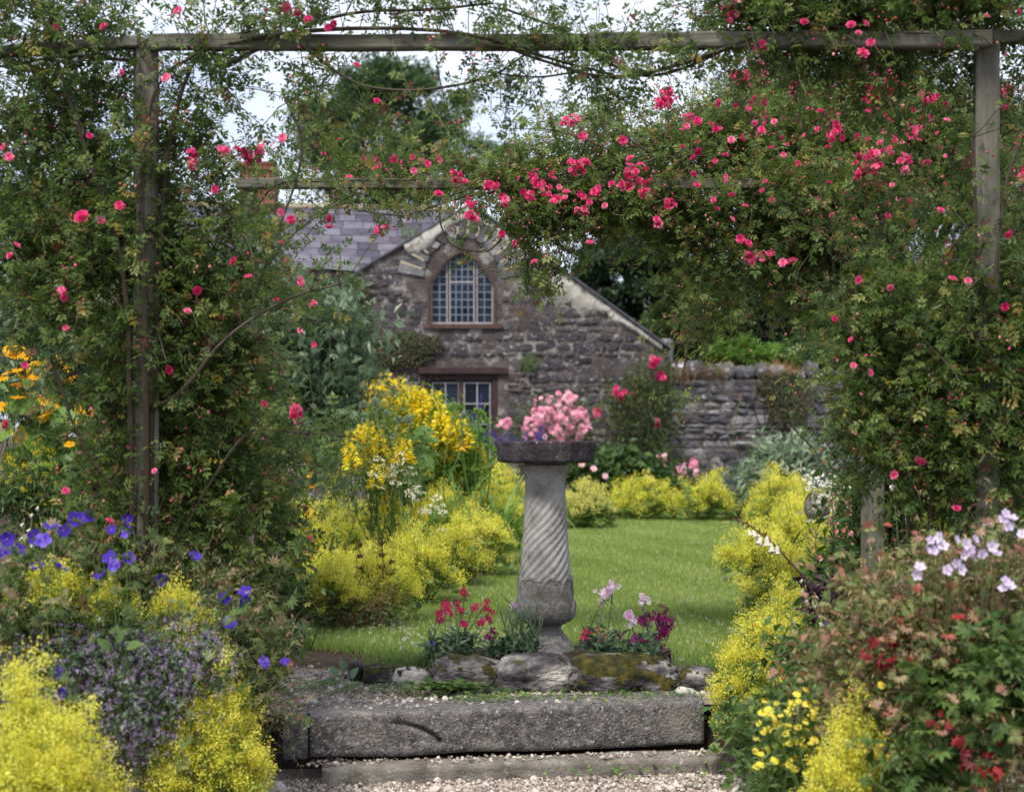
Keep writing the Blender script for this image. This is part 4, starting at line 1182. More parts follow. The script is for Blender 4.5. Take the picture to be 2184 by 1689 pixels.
for xm in (hx(956), hx(1014)):
    mb = MB(); mb.box((xm - 0.014, yf - 0.02, WIN['z0'] + 0.03), (xm + 0.014, yf + 0.02, top_at(xm) - 0.02)); part('mullion', mb, M['maroon'], win)
    for s in (-1, 1):
        mb = MB(); mb.box((xm + s * 0.024 - 0.009, yf - 0.014, WIN['z0'] + 0.03), (xm + s * 0.024 + 0.009, yf + 0.02, top_at(xm + s * .03) - 0.02)); part('mullion', mb, M['white_paint'], win)
mb = MB(); zt_ = hz(601); mb.box((lights[1][0], yf - 0.016, zt_ - 0.012), (lights[1][1], yf + 0.014, zt_ + 0.012)); part('transom', mb, M['white_paint'], win)
lat = MB()
rows = np.linspace(WIN['z0'] + 0.03, WIN['zt'] - 0.01, 10)
yg = yf + 0.012
for x0, x1, nc in lights:
    xs_ = np.linspace(x0, x1, nc + 1)
    for x in xs_[1:-1]:
        lat.box((x - 0.0075, yg - 0.012, WIN['z0'] + 0.03), (x + 0.0075, yg - 0.002, top_at(x) - 0.005))
    for z in rows[1:-1]:
        h = arch_hw(z) - 0.01
        a, b = max(x0, WIN['c'] - h), min(x1, WIN['c'] + h)
        if b - a > 0.03: lat.box((a, yg - 0.010, z - 0.0075), (b, yg - 0.0005, z + 0.0075))
    for i in range(nc):
        for j in range(len(rows) - 1):
            xa, xb, za, zb2 = xs_[i] + 0.006, xs_[i + 1] - 0.006, rows[j] + 0.006, rows[j + 1] - 0.006
            top = [(x, min(zb2, top_at(x) - 0.012)) for x in np.linspace(xb, xa, 4)]
            if max(z for _, z in top) < za + 0.02: continue
            top = [(x, max(z, za + 0.001)) for x, z in top]
            pts = [(xa, za), (xb, za)] + top
            cc = np.mean(pts, 0)
            A = np.array(Matrix.Rotation(rng.normal(0, 0.035), 3, 'X') @ Matrix.Rotation(rng.normal(0, 0.035), 3, 'Z'))
            vv = np.array([[x - cc[0], 0, z - cc[1]] for x, z in pts]) @ A.T + np.array([cc[0], yg + 0.004, cc[1]])
            mb = MB(); mb.add(vv, [[0, k, k + 1] for k in range(1, len(pts) - 1)])
            link('pane', mb.mesh('pane', M['glass'], win_o), win)
part('lattice', lat, M['lead'], win)
# the sill
mb = MB(); mb.box((WIN['c'] - WIN['hw'] - 0.12, HYY - 0.05, WIN['z0'] - 0.075), (WIN['c'] + WIN['hw'] + 0.16, HYY + 0.12, WIN['z0'] - 0.002)); part('window_sill', mb, M['sandstone'], house)
# the double glazed doors below, their lintel and frame
mb = MB(); mb.box((hx(893), HYY - 0.07, DOOR['z1'] - 0.0), (hx(1082), HYY + 0.1, DOOR['z1'] + 0.095)); part('lintel', mb, M['maroon'], house)
door = bpy.data.objects.new('glazed_door', None); S.collection.objects.link(door); door.parent = house; door.location = ((DOOR['x0'] + DOOR['x1']) / 2, 0.08, 0)
do = np.array([(DOOR['x0'] + DOOR['x1']) / 2, HYY + 0.08, 0])
fr = MB(); yd = HYY + 0.05
xa, xb = DOOR['x0'], DOOR['x1']; zt_ = DOOR['z1'] - 0.002
fr.box((xa, yd - 0.04, 0.0), (xa + 0.085, yd + 0.06, zt_)); fr.box((xb - 0.10, yd - 0.04, 0.0), (xb, yd + 0.06, zt_)); fr.box((xa + 0.085, yd - 0.04, zt_ - 0.105), (xb - 0.10, yd + 0.06, zt_))
fr.box((hx(978), yd - 0.035, 0.0), (hx(987), yd + 0.05, zt_ - 0.105))
part('frame', fr, M['maroon'], door)
for (x0, x1) in ((hx(922), hx(978)), (hx(990), hx(1045))):
    zr = [zt_ - 0.105 - 0.04 - 0.335 * k for k in range(5)]
    xm = (x0 + x1) / 2
    gb = MB()
    gb.box((x0 - 0.01, yd - 0.012, zr[-1]), (x0 + 0.008, yd + 0.02, zr[0] + 0.012)); gb.box((x1 - 0.008, yd - 0.012, zr[-1]), (x1 + 0.01, yd + 0.02, zr[0] + 0.012)); gb.box((xm - 0.009, yd - 0.012, zr[-1]), (xm + 0.009, yd + 0.02, zr[0]))
    for z in zr: gb.box((x0 + 0.008, yd - 0.010, z - 0.009), (x1 - 0.008, yd + 0.018, z + 0.009))
    part('glazing_bar', gb, M['white_paint'], door)
    for k in range(4):
        for (p, q_) in ((x0 + 0.008, xm - 0.014), (xm + 0.014, x1 - 0.008)):
            A = np.array(Matrix.Rotation(rng.normal(0, 0.02), 3, 'X') @ Matrix.Rotation(rng.normal(0, 0.02), 3, 'Z'))
            cc = np.array([(p + q_) / 2, yd + 0.022, (zr[k] + zr[k + 1]) / 2])
            hw, hh = (q_ - p) / 2, 0.155
            mb = MB(); mb.add(np.array([[-hw, 0, -hh], [hw, 0, -hh], [hw, 0, hh], [-hw, 0, hh]]) @ A.T + cc, None, [[0, 1, 2, 3]])
            link('pane', mb.mesh('pane', M['glass'], do), door)
# roof slopes of the gable: slate verge on both rakes, running back
mb = MB()
def slope_slab(xa, xb, y0, y1, th, up):
    za, zb = rake(xa) + up, rake(xb) + up
    v = [[xa, y0, za], [xb, y0, zb], [xb, y1, zb], [xa, y1, za], [xa, y0, za + th], [xb, y0, zb + th], [xb, y1, zb + th], [xa, y1, za + th]]
    q = [[0, 3, 2, 1], [4, 5, 6, 7], [0, 1, 5, 4], [1, 2, 6, 5], [2, 3, 7, 6], [3, 0, 4, 7]]
    if xb < xa: q = [k[::-1] for k in q]
    mb.add(v, None, q)
slope_slab(apx, hx(1428) + 0.02, HYY - 0.10, HYY + 7, 0.045, 0.005)
slope_slab(apx - 0.002, el_x - 0.1, HYY - 0.05, HYY + 7, 0.035, 0.004)
part('roof', mb, M['dark_slate'], house)
# ------------------------------------------------------------------ the wing behind: eaves, slates, ridge, chimney
def wing_pt(px, t):
    """A point of the wing's roof plane: t=0 at the eaves, 1 at the ridge."""
    Y0 = 25.3 + 1.9 * t + (px - 560) * 0.0011
    py = (578 + (445 - 578) * t) + (px - 700) * 0.045 * (1 - t) + (px - 700) * 0.02 * t
    return W(px, py, Y0)
roof = bpy.data.objects.new('slate_roof', None); S.collection.objects.link(roof); roof.parent = house; roof.location = (-2.5, 1.5, 3.8)
ro = np.array([-2.5, HYY + 1.5, 3.8])
mb = MB()
A_, B_, C_, D_ = wing_pt(180, 0), wing_pt(985, 0), wing_pt(985, 1), wing_pt(180, 1)
mb.add(np.array([A_, B_, C_, D_]) + [0, 0.05, -0.05], None, [[0, 1, 2, 3]])
part('roof_deck', mb, M['dark'], roof)
slm = []
for k in range(4):
    r_ = np.random.default_rng(k)
    v = np.array([[-0.5, 0, 0], [0.5, 0, 0], [0.5, 1, 0], [-0.5, 1, 0]], float); v[:2, 1] += r_.normal(0, 0.02, 2)
    if k == 3: v = np.array([[-0.5, 0.03, 0], [0.38, 0, 0], [0.5, 0.12, 0], [0.5, 1, 0], [-0.5, 1, 0]])
    n = len(v); b = v.copy(); b[:, 2] -= 1
    mb = MB(); mb.add(np.concatenate([v, b]), [[0, i, i + 1] for i in range(1, n - 1)], [[i, n + i, n + (i + 1) % n, (i + 1) % n] for i in range(n)])
    slm.append(mb.mesh('slate', M['slate']))
NR = 9
for j in range(NR):
    t0, t1 = j / NR, (j + 1) / NR
    px = 330 + (22 if j % 2 else 0) + rng.uniform(-6, 6)
    while px < 950:
        w = rng.uniform(40, 50) * (1 - 0.15 * t0)
        a = wing_pt(px, t0); b = wing_pt(px + w, t0); c = wing_pt(px + w / 2, min(1, t1 + 0.35 / NR)); m_ = (a + b) / 2
        ux = unit(b - a); uy = c - m_; uy = unit(uy - ux * np.dot(uy, ux)); uz = np.cross(ux, uy)
        uy2 = unit(uy - uz * 0.035); uz2 = np.cross(ux, uy2)
        place('slate', slm[3 if rng.random() < 0.12 else rng.integers(3)], roof, m_ + uz * (0.035 + rng.normal(0, 0.003)), np.stack([ux, uy2, uz2], -1), (np.linalg.norm(b - a) * 0.965, np.linalg.norm(c - m_), 0.012))
        px += w
for k in range(16):
    a, b = wing_pt(330 + 40 * k, 1.0), wing_pt(330 + 40 * (k + 1) - 2, 1.0)
    mb = MB(); P = np.array([a, (a + b) / 2 + [0, 0, 0.004], b]) + [0, 0, 0.0]
    mb.tubes(P, 0.085, 8); part('ridge_tile', mb, M['ridge'], roof)
mb = MB()
a, b = wing_pt(180, 0), wing_pt(790, 0)
mb.add([a + [0, 0.0, -0.16], b + [0, 0.0, -0.16], b + [0, 0.0, -0.02], a + [0, 0.0, -0.02], a + [0, 0.4, -0.16], b + [0, 0.4, -0.16]], None, [[0, 1, 2, 3], [0, 4, 5, 1]])
part('fascia', mb, M['maroon'], house)
mb = MB(); mb.add([[a[0], a[1] + 0.3, -0.1], [b[0] + .8, b[1] + 0.3, -0.1], [b[0] + .8, b[1] + 0.3, b[2] - 0.1], [a[0], a[1] + 0.3, a[2] - 0.1]], None, [[0, 1, 2, 3]]); part('wing_wall', mb, M['wall_stone'], house)
# lead flashing where the wing meets the gable
p = W(795, 575, 24.75); mb = MB(); mb.box((-0.16, -0.05, -0.04), (0.16, 0.05, 0.05), M=Matrix.Translation(p) @ Matrix.Rotation(-0.52, 4, 'Y')); part('flashing', mb, M['white_paint'], house)
# brick chimney
ch = bpy.data.objects.new('chimney', None); S.collection.objects.link(ch); ch.parent = house
cc = W(553, 445, 27.2); ch.location = cc - np.array([0, HYY, 0])
hwid = 38 * 27.2 / F
br = MB(); br.box((-0.5, -1.0, -0.5), (0.5, 0.0, 0.5)); brick_me = br.mesh('brick', M['brick'])
cm = MB(); top = W(553, 352, 27.2)[2]
cm.box((cc[0] - hwid + .01, cc[1] - 0.25, cc[2] - 0.5), (cc[0] + hwid - .01, cc[1] + 0.25, top - 0.01)); part('chimney_core', cm, M['garden_mortar'], ch)
z = cc[2] - 0.1; row = 0
while z < top:
    big = 0.03 if z > top - 0.2 else 0
    x = cc[0] - hwid - big - (0.11 if row % 2 else 0)
    while x < cc[0] + hwid + big - 0.03:
        xa_, xb_ = max(x, cc[0] - hwid - big), min(x + 0.215, cc[0] + hwid + big)
        if xb_ - xa_ > 0.03: place('brick', brick_me, ch, ((xa_ + xb_) / 2, cc[1] - 0.24, z + 0.0325), None, (xb_ - xa_ - 0.005, 0.022 + big + rng.uniform(0, .004), 0.065))
        x += 0.225
    z += 0.075; row += 1

# ------------------------------------------------------------------ the garden wall
GY = 24.75
gw = thing('garden_wall', 'rough grey rubble garden wall running on from the gable corner', 'wall', (5, GY, 0))
g_top = EYE - (806 - HY) * GY / F
mb = MB(); mb.box((er_x - 0.05, GY, -0.1), (10.5, GY + 0.5, g_top - 0.03)); part('wall_core', mb, M['garden_mortar'], gw)
lay_stones(gw, GSTONES, 0.25, g_top - 0.05, lambda z: (er_x + 0.0, 6.6), lambda z: [], GY, 0.07, 0.26, 0.12, 0.46, 0.010, 0.034, 290)
x = er_x - 0.02; k = 0
while x < 6.6:
    w = rng.uniform(0.18, 0.42); h = rng.uniform(0.10, 0.30)
    mb = rock_mb(60 + k, [x, GY - 0.04, g_top - 0.06], [x + w, GY + 0.4, g_top + h], None, 0.05, 14, 0.18)
    part('coping_stone', mb, [M['garden_stone'], M['moss']], gw, smooth=True); x += w * 0.93; k += 1
mb = rock_mb(99, list(W(1404, 780, GY + .3)), list(W(1436, 722, GY + .3) + [0, 0.25, 0]), None, 0, 20, 0.10, ex=9); part('coping_stone', mb, [M['garden_stone'], M['moss']], gw)

# ------------------------------------------------------------------ the timber pergola
FY, BKY = 6.0, 8.3
pg = thing('rose_pergola', 'weathered grey timber pergola of square posts and rails, roses trained over it', 'pergola', (0.2, 7.0, 0))
def timber(name, p0, p1, w, h, mat, roll=0.0, wob=0.0):
    p0, p1 = np.array(p0), np.array(p1)
    x = unit(p1 - p0); ref = np.array([0, 0, 1.0]) if abs(x[2]) < 0.9 else np.array([0, 1.0, 0])
    y = unit(np.cross(ref, x)); z = np.cross(x, y)
    c, s = math.cos(roll), math.sin(roll); y, z = y * c + z * s, z * c - y * s
    n = 14; mb = MB(); L = np.linalg.norm(p1 - p0); v = []
    b = 0.12
    sec = [(-.5 + b, -.5), (.5 - b, -.5), (.5, -.5 + b), (.5, .5 - b), (.5 - b, .5), (-.5 + b, .5), (-.5, .5 - b), (-.5, -.5 + b)]
    for i in range(n):
        o = p0 + x * L * i / (n - 1) + (y * rng.normal(0, wob) + z * rng.normal(0, wob))
        for a, d in sec: v.append(o + y * a * w + z * d * h)
    q = [[i * 8 + j, i * 8 + (j + 1) % 8, (i + 1) * 8 + (j + 1) % 8, (i + 1) * 8 + j] for i in range(n - 1) for j in range(8)]
    v += [p0, p1]; e = [[(j + 1) % 8, j, n * 8] for j in range(8)] + [[(n - 1) * 8 + j, (n - 1) * 8 + (j + 1) % 8, n * 8 + 1] for j in range(8)]
    mb.add(v, e, q); part(name, mb, M[mat], pg)
LP, RP = (305 - CX) * FY / F, (2107 - CX) * FY / F
ztop = W(0, 82, FY)[2]
timber('post', (LP, FY + 0.05, LOW), (LP, FY + 0.05, ztop), 0.088, 0.088, 'wood', 0.42)
timber('post', (RP + .01, FY + 0.05, LOW), (RP + .01, FY + 0.05, W(0, 88, FY)[2]), 0.092, 0.092, 'wood', -0.16)
timber('beam', W(318, 91, FY), W(1280, 92, FY), 0.05, 0.060, 'wood_flat', 0, 0.0015)
timber('beam', W(1255, 90, FY - 0.04) + [0, 0, 0.0], W(2112, 84, FY - 0.04), 0.05, 0.066, 'wood_flat', 0, 0.0015)
timber('beam', W(300, 90, FY), W(-260, 132, 6.5), 0.05, 0.045, 'wood_flat', 0, 0.001)
timber('beam', W(2110, 80, FY), W(2300, 78, 6.2), 0.05, 0.05, 'wood_flat', 0, 0.001)
BL, BR = (530 - CX) * BKY / F, (1866 - CX) * BKY / F
zb2 = W(0, 382, BKY)[2]
timber('post', (BL, BKY + 0.05, -0.05), (BL, BKY + 0.05, zb2), 0.075, 0.075, 'wood', 0.1)
timber('post', (BR, BKY + 0.05, -0.05), (BR, BKY + 0.05, zb2), 0.102, 0.102, 'wood', 0.32)
timber('beam', W(505, 392, BKY), W(1880, 394, BKY), 0.05, 0.058, 'wood_flat', 0, 0.0012)
timber('brace', W(70, 455, 6.5), W(195, 545, 6.1), 0.03, 0.085, 'wood_flat')

# ------------------------------------------------------------------ trees and shrubs beyond
def tree(name, label, base_px, top_px, half_w, Y, n, leaf, mat, clumps=40, squash=1.0, base_z=None, trunk=True, group='trees beyond the garden', tint=(0.5, 0.24), shell=0.45, clump_r=0.22):
    """Crown from base_px to top_px (picture heights) at distance Y: leaf clumps on limbs over a tapered trunk."""
    (cx, cy0), cy1 = base_px, top_px
    lo, hi = W(cx, cy0, Y), W(cx, cy1, Y)
    c = (lo + hi) / 2; rz = (hi[2] - lo[2]) / 2; rx = half_w * Y / F
    rad = np.array([rx, min(rx, rz) * squash, rz])
    root = thing(name, label, 'tree', (c[0], Y, 0), group)
    cc, d = scatter_blob(clumps, c, rad * 0.88, shell)
    cr = clump_r * rng.uniform(0.65, 1.35, (clumps, 1)) * np.array([rx, rx, min(rx, rz)])
    per = n // clumps
    P = (cc[:, None] + rng.normal(0, 0.5, (clumps, per, 3)) * cr[:, None] * np.array([1.15, 1.0, 0.72])).reshape(-1, 3)
    out = unit((P - c) / rad)
    lf = MB()
    m = len(P)
    lf.inst(CLUMP3, P, frames(out + rng.normal(0, 0.7, (m, 3)), np.tile([0, 0, 1.0], (m, 1)) + rng.normal(0, 0.5, (m, 3))), (leaf * rng.uniform(0.6, 1.25, m))[:, None], np.clip(np.repeat(rng.normal(0, 0.10, clumps), per) + rng.normal(tint[0], tint[1], m), 0, 1))
    part('crown', lf, M[mat], root, kind='stuff')
    if trunk:
        tb = MB(); k = 7
        st = np.array([c[0], Y, 0.0]); fork = np.array([c[0], Y, max(0.6, lo[2] + rz * 0.5)])
        tb.tubes(np.array([st, (st + fork) / 2 + [rx * 0.02, 0, 0], fork, c + [0, 0, rz * 0.5]]), np.array([0.07, 0.055, 0.05, 0.015]) * rx + 0.03, 7)
        part('trunk', tb, M['bark'], root)
        lb = MB(); idx = rng.choice(clumps, min(clumps, 16), replace=False)
        for i in idx:
            mid = (fork * 0.5 + cc[i] * 0.5) + [0, 0, -0.1 * rz]
            lb.tubes(np.array([fork, mid, cc[i]]), np.array([0.028, 0.018, 0.008]) * rx + 0.012, 5)
        part('limbs', lb, M['bark'], root, kind='stuff')
    return root
tree('conifer_tree', 'tall feathery blue green tree standing behind the slate roof', (830, 480), 108, 222, 42, 17000, 0.12, 'tree_leaf', 70, clump_r=0.17, tint=(0.55, 0.24), shell=0.2)
tree('conifer_tree', 'small hazy grey green tree just beside the tall feathery tree', (1082, 440), 300, 55, 46, 3000, 0.13, 'tree_leaf', 20, tint=(0.75, 0.2))
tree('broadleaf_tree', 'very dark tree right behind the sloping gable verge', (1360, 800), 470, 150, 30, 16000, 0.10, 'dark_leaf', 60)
tree('broadleaf_tree', 'olive green bushy tree in front of the very dark tree, above the garden wall', (1490, 800), 545, 120, 27.5, 9000, 0.085, 'mid_leaf', 44)
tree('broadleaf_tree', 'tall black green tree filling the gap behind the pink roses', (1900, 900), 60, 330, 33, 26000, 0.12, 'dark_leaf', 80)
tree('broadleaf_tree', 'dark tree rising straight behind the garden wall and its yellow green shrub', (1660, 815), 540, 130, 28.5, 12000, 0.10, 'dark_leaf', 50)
tree('copper_beech', 'dark purple leaved tree peeping out under the pergola beam', (1640, 420), 130, 130, 38, 6000, 0.12, 'copper_leaf', 36)
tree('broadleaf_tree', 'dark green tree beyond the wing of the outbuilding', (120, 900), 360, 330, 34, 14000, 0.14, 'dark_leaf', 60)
tree('broadleaf_tree', 'mid green tree beside the brick chimney', (395, 900), 395, 130, 36, 7000, 0.13, 'tree_leaf', 40)
tree('shrub', 'yellow green shrub peeping over the rubble garden wall', (1600, 815), 715, 85, 26.0, 5200, 0.065, 'bright_leaf', 36, trunk=False, group='shrubs over the wall')
tree('shrub', 'dark green shrub peeping over the garden wall behind the pergola post', (1830, 830), 650, 150, 26.5, 7000, 0.07, 'green_leaf', 40, trunk=False, group='shrubs over the wall')
# dry grass tufts on the wall top
def tuft(name, label, foot, n, length, mat, arch=(0, 1, 2), spread=0.25, w=1.0, group='grass tufts', cat='grass', tint=(0.5, 0.25), up=1.0, lean=(0, 0)):
    root = thing(name, label, cat, foot, group)
    a = rng.random(n) * 6.28
    d = np.stack([np.cos(a) * rng.uniform(0.1, 0.9, n) + lean[0], np.sin(a) * rng.uniform(0.1, 0.9, n) + lean[1], np.full(n, up)], -1)
    p = np.array(foot) + np.stack([rng.normal(0, spread * 0.5, n), rng.normal(0, spread * 0.4, n), np.zeros(n)], -1)
    mb = MB()
    # straps bend down: local +Z must point up and out
    f = frames(d, np.stack([-np.cos(a), -np.sin(a), 0.4 + 0 * a], -1) * -1 * np.array([-1, -1, 1]))
    for k in arch:
        i = np.arange(n) % len(arch) == arch.index(k)
        s = length * rng.uniform(0.55, 1.15, i.sum())
        mb.inst(STRAPS[k], p[i], f[i], np.stack([s, s * w, s], -1), np.clip(rng.normal(tint[0], tint[1], i.sum()), 0, 1))
    part('blades', mb, M[mat], root, kind='stuff')
    return root
for px, w_, lab in ((1432, 0.30, 'dry tawny grass tuft on the garden wall next to the gable eaves'), (1525, 0.18, 'smaller dry tawny grass tuft further along the wall top'), (1660, 0.2, 'rusty dry grass tuft on the wall beside the climbing rose')):
    tuft('dry_grass_tuft', lab, W(px, 818, GY + 0.12), 420, 0.50, 'straw', (0, 2), w_, 0.35, 'dry grass tufts on the garden wall')
tuft('dry_grass_tuft', 'straw coloured dry grass between the first two tufts on the wall', W(1472, 818, GY + 0.12), 300, 0.36, 'straw', (0, 2), 0.2, 0.35, 'dry grass tufts on the garden wall')

# ------------------------------------------------------------------ plants against the buildings
def creeper(name, label, blobs, mat, leaf, Y, n_stem=6, group='creepers on the gable'):
    c0 = W(blobs[0][0], blobs[0][1], Y)
    root = thing(name, label, 'climbing plant', (c0[0], Y, 0), group)
    lf, st = MB(), MB()
    for px, py, rx, ry, n in blobs:
        c = W(px, py, Y); k = Y / F
        p = np.array(c) + in_ball(n) * np.array([rx * k, 0.07, ry * k]); p[:, 1] = Y - np.abs(p[:, 1] - Y)
        lf.inst(OVAL, p, frames(np.stack([rng.normal(0, 1, n), -np.abs(rng.normal(0, .4, n)), rng.normal(-0.2, 0.8, n)], -1), np.tile([0, -1, 0.6], (n, 1)) + rng.normal(0, 0.4, (n, 3))), leaf * rng.uniform(0.6, 1.2, (n, 1)), np.clip(rng.normal(0.5, 0.28, n), 0, 1))
        for s in range(n_stem):
            e = np.array(c) + in_ball(1)[0] * np.array([rx * k, 0.0, ry * k]); e[1] = Y + 0.015
            b0 = np.array([c[0] + rng.normal(0, rx * k * 0.4), Y + 0.02, max(0.2, c[2] - ry * k - 0.6)])
            st.tubes(np.array([b0, (b0 + e) / 2 + [rng.normal(0, 0.1), 0, 0], e]), [0.010, 0.008, 0.004], 4, 0, 0.1)
    part('foliage', lf, M[mat], root, kind='stuff'); part('stem', st, M['cane'], root, kind='stuff')
    return root
creeper('wall_creeper', 'sparse dark creeper below the leaded window on the stone gable', [(850, 745, 80, 40, 2300), (770, 790, 60, 60, 1800), (900, 735, 50, 22, 700)], 'creeper_leaf', 0.050, HYY - 0.05)
creeper('wall_creeper', 'dull green creeper hugging the gable just under the eaves', [(745, 640, 45, 55, 2000), (720, 700, 60, 40, 1300), (765, 700, 40, 45, 500)], 'creeper_leaf', 0.045, HYY - 0.05)
creeper('wall_creeper', 'little tuft of fern growing out of the wall above the lintel', [(1128, 775, 22, 22, 260)], 'green_leaf', 0.04, HYY - 0.05, 0)
creeper('wall_creeper', 'dark ivy hanging down the garden wall under the wall rocks', [(1680, 850, 55, 60, 1400), (1640, 820, 30, 25, 500)], 'creeper_leaf', 0.05, GY - 0.06)
creeper('wall_creeper', 'small fern rooted in the roof verge beside the slates', [(873, 500, 20, 20, 160)], 'green_leaf', 0.045, HYY + 0.3, 0)

def climber(label, blobs, blooms, meshes, br, Y, leaf=0.045, mat='green_leaf', name='climbing_rose', cat='rose', group='roses by the outbuilding', cluster=None, upward=0.5):
    c0 = W(blobs[0][0], blobs[0][1], Y)
    root = thing(name, label, cat, (c0[0], Y, 0), group)
    k = Y / F
    leafy_mass(root, [(W(px, py, Y), (rx * k, min(rx, ry) * k * 0.7 + 0.05, ry * k), n) for px, py, rx, ry, n in blobs], mat, [OVAL, LANCE], leaf, 9, 0.35, (0.45, 0.28), 0.5, upward, 0.004)
    fl = np.concatenate([W(px, py, Y - rng.uniform(0.05, 0.4)) + in_ball(n) * [r * k, 0.12, r * k * .9] for px, py, r, n in blooms])
    fm = facing(len(fl), (0, -1, 0.5), 0.5)
    for p, m in zip(fl, fm):
        place('flower', meshes[rng.integers(len(meshes))], root, p, m, br * rng.uniform(0.75, 1.2))
    return root
climber('bushy rose covered in pale pink blossom, behind the bird bath bowl', [(1185, 905, 95, 60, 130), (1180, 960, 100, 40, 120), (1090, 930, 40, 35, 40)], [(1190, 872, 46, 40), (1165, 893, 50, 46), (1210, 903, 46, 46), (1140, 905, 30, 26), (1213, 848, 12, 8), (1235, 885, 18, 14), (1248, 912, 12, 8), (1132, 938, 24, 12), (1215, 852, 14, 10), (1085, 902, 10, 5), (1195, 930, 35, 22), (1072, 908, 14, 9), (1240, 925, 18, 9)], PALE_ROSES, 0.040, 22.6, 0.05, 'green_leaf')
climber('climbing rose with a few hot pink blooms on the gable corner', [(1370, 890, 70, 75, 380), (1390, 820, 36, 55, 170), (1330, 850, 35, 40, 90), (1395, 970, 25, 50, 90)], [(1398, 772, 12, 7), (1408, 805, 8, 4), (1312, 832, 9, 3), (1318, 845, 9, 3), (1333, 836, 4, 1), (1405, 903, 8, 3), (1275, 880, 7, 3), (1352, 842, 4, 1), (1312, 828, 4, 1)], ROSES, 0.058, 23.9, 0.055, 'mid_leaf')
climber('low pale pink rose at the foot of the garden wall', [(1475, 1010, 45, 25, 70), (1410, 985, 22, 35, 40)], [(1465, 1000, 26, 9), (1485, 995, 18, 7), (1408, 975, 12, 5), (1412, 992, 10, 4), (1450, 1008, 12, 4)], PALE_ROSES, 0.045, 23.6, 0.04)

def spikes(name, label, tips, h, meshes, Y, foot_py, group, width=1.0, cat='flower', leaf=('green_leaf', LANCE, 0.07), bush=None, tilt=0.09, bow=0.03):
    """Stems that each end in a flower spike; TIPS are the spike tops in the picture."""
    tips = [(a[0], a[1], a[2] if len(a) > 2 else h) for a in tips]
    T = np.array([W(px, py, Y + rng.normal(0, 0.16) * (Y / 12)) for px, py, _ in tips])
    foot = np.array([T[:, 0].mean(), Y, max(LOW, EYE - (foot_py - HY) * Y / F)])
    root = thing(name, label, cat, foot, group)
    hs = np.array([k for _, _, k in tips]) * Y / F
    base = T.copy(); base[:, 2] -= hs
    P = stalks(root, foot, base, max(0.0022, 0.0003 * Y), 'green_leaf', 0.6, 'stem', bow)
    for p, hh in zip(base, hs):
        A = np.array(Matrix.Rotation(rng.normal(0, tilt), 3, 'X') @ Matrix.Rotation(rng.normal(0, tilt), 3, 'Y') @ Matrix.Rotation(rng.random() * 6.28, 3, 'Z'))
        place('flower_spike', meshes[rng.integers(len(meshes))], root, p, A, (hh * width, hh * width, hh))
    if leaf:
        lf = MB(); leaves_on(lf, P, [leaf[1]], 22, leaf[2], (0.5, 0.25), 1.0, 0.8, 0.08)
        if bush:
            for px, py, rx, ry, n in bush:
                c = W(px, py, Y); k = Y / F
                p, d = scatter_blob(n, c, (rx * k, rx * k * 0.7, ry * k))
                Q = shoots(p, d * .6 + [0, 0, .8] + rng.normal(0, .3, d.shape), 0.3, 5, 0.3)
                leaves_on(lf, Q, [leaf[1]], 8, leaf[2], (0.5, 0.25))
        part('foliage', lf, M[leaf[0]], root, kind='stuff')
    return root
spikes('delphinium', 'deep blue delphinium spikes below the pink blossom, in front of the doors', [(1040, 905), (1055, 918), (1085, 915), (1075, 925), (1155, 905), (1100, 925), (1120, 920), (1148, 912)], 44, DELPH, 21.6, 1010, 'blue flower spikes', 1.6)
spikes('delphinium', 'single tall blue delphinium spike against the door panes', [(1020, 838), (1012, 880)], 50, DELPH, 21.0, 1010, 'blue flower spikes')
spikes('salvia', 'drift of violet salvia at the foot of the garden wall', [(x, y) for x, y in zip(rng.uniform(1505, 1612, 34), rng.uniform(1005, 1050, 34))] + [(1452, 985), (1490, 1012), (1500, 1000), (1530, 1003)], 34, SAGE, 23.0, 1085, 'blue flower spikes', 1.6, bush=[(1560, 1065, 60, 22, 160)], leaf=('green_leaf', LANCE, 0.055))
spikes('salvia', 'violet salvia behind the white daisies on the border', [(x, y) for x, y in zip(rng.uniform(1700, 1760, 18), rng.uniform(1005, 1040, 18))], 34, SAGE, 18.5, 1085, 'blue flower spikes', 1.6)
spikes('hollyhock', 'tall thin stem with tiny pink flowers standing against the garden wall', [(1578, 838, 16), (1586, 910, 12), (1572, 930, 10)], 16, LUPIN, 23.6, 1040, 'flower spikes by the wall', leaf=('green_leaf', LANCE, 0.04))

def shrub(name, label, blobs, mat, tmpls, leaf, Y, per=8, length=0.3, cat='shrub', group='shrubs in the borders', base_py=None, tint=(0.5, 0.25), gravity=0.4, upward=0.5, stem_mat='cane'):
    c0 = W(blobs[0][0], blobs[0][1], Y); k = Y / F
    z = 0.0 if base_py is None else EYE - (base_py - HY) * k
    root = thing(name, label, cat, (c0[0], Y, z), group)
    leafy_mass(root, [(W(b[0], b[1], b[5] if len(b) > 5 else Y), (b[2] * k, min(b[2], b[3] * 1.3) * k * 0.8, b[3] * k), b[4]) for b in blobs], mat, tmpls, leaf, per, length, tint, gravity, upward, max(0.002, 0.0003 * Y), stem_mat)
    return root
peony = shrub('peony', 'broad dark green peony bush at the back of the lawn', [(1310, 1025, 80, 38, 330), (1265, 1010, 50, 30, 120), (1390, 1040, 45, 30, 110)], 'green_leaf', [BIG, OVAL], 0.13, 22.4, 8, 0.35, tint=(0.28, 0.2))
for px, py in ((1266, 1000), (1290, 1015), (1240, 990)):
    place('flower', PALE_ROSES[2], peony, W(px, py, 21.7), facing(1)[0], 0.05)
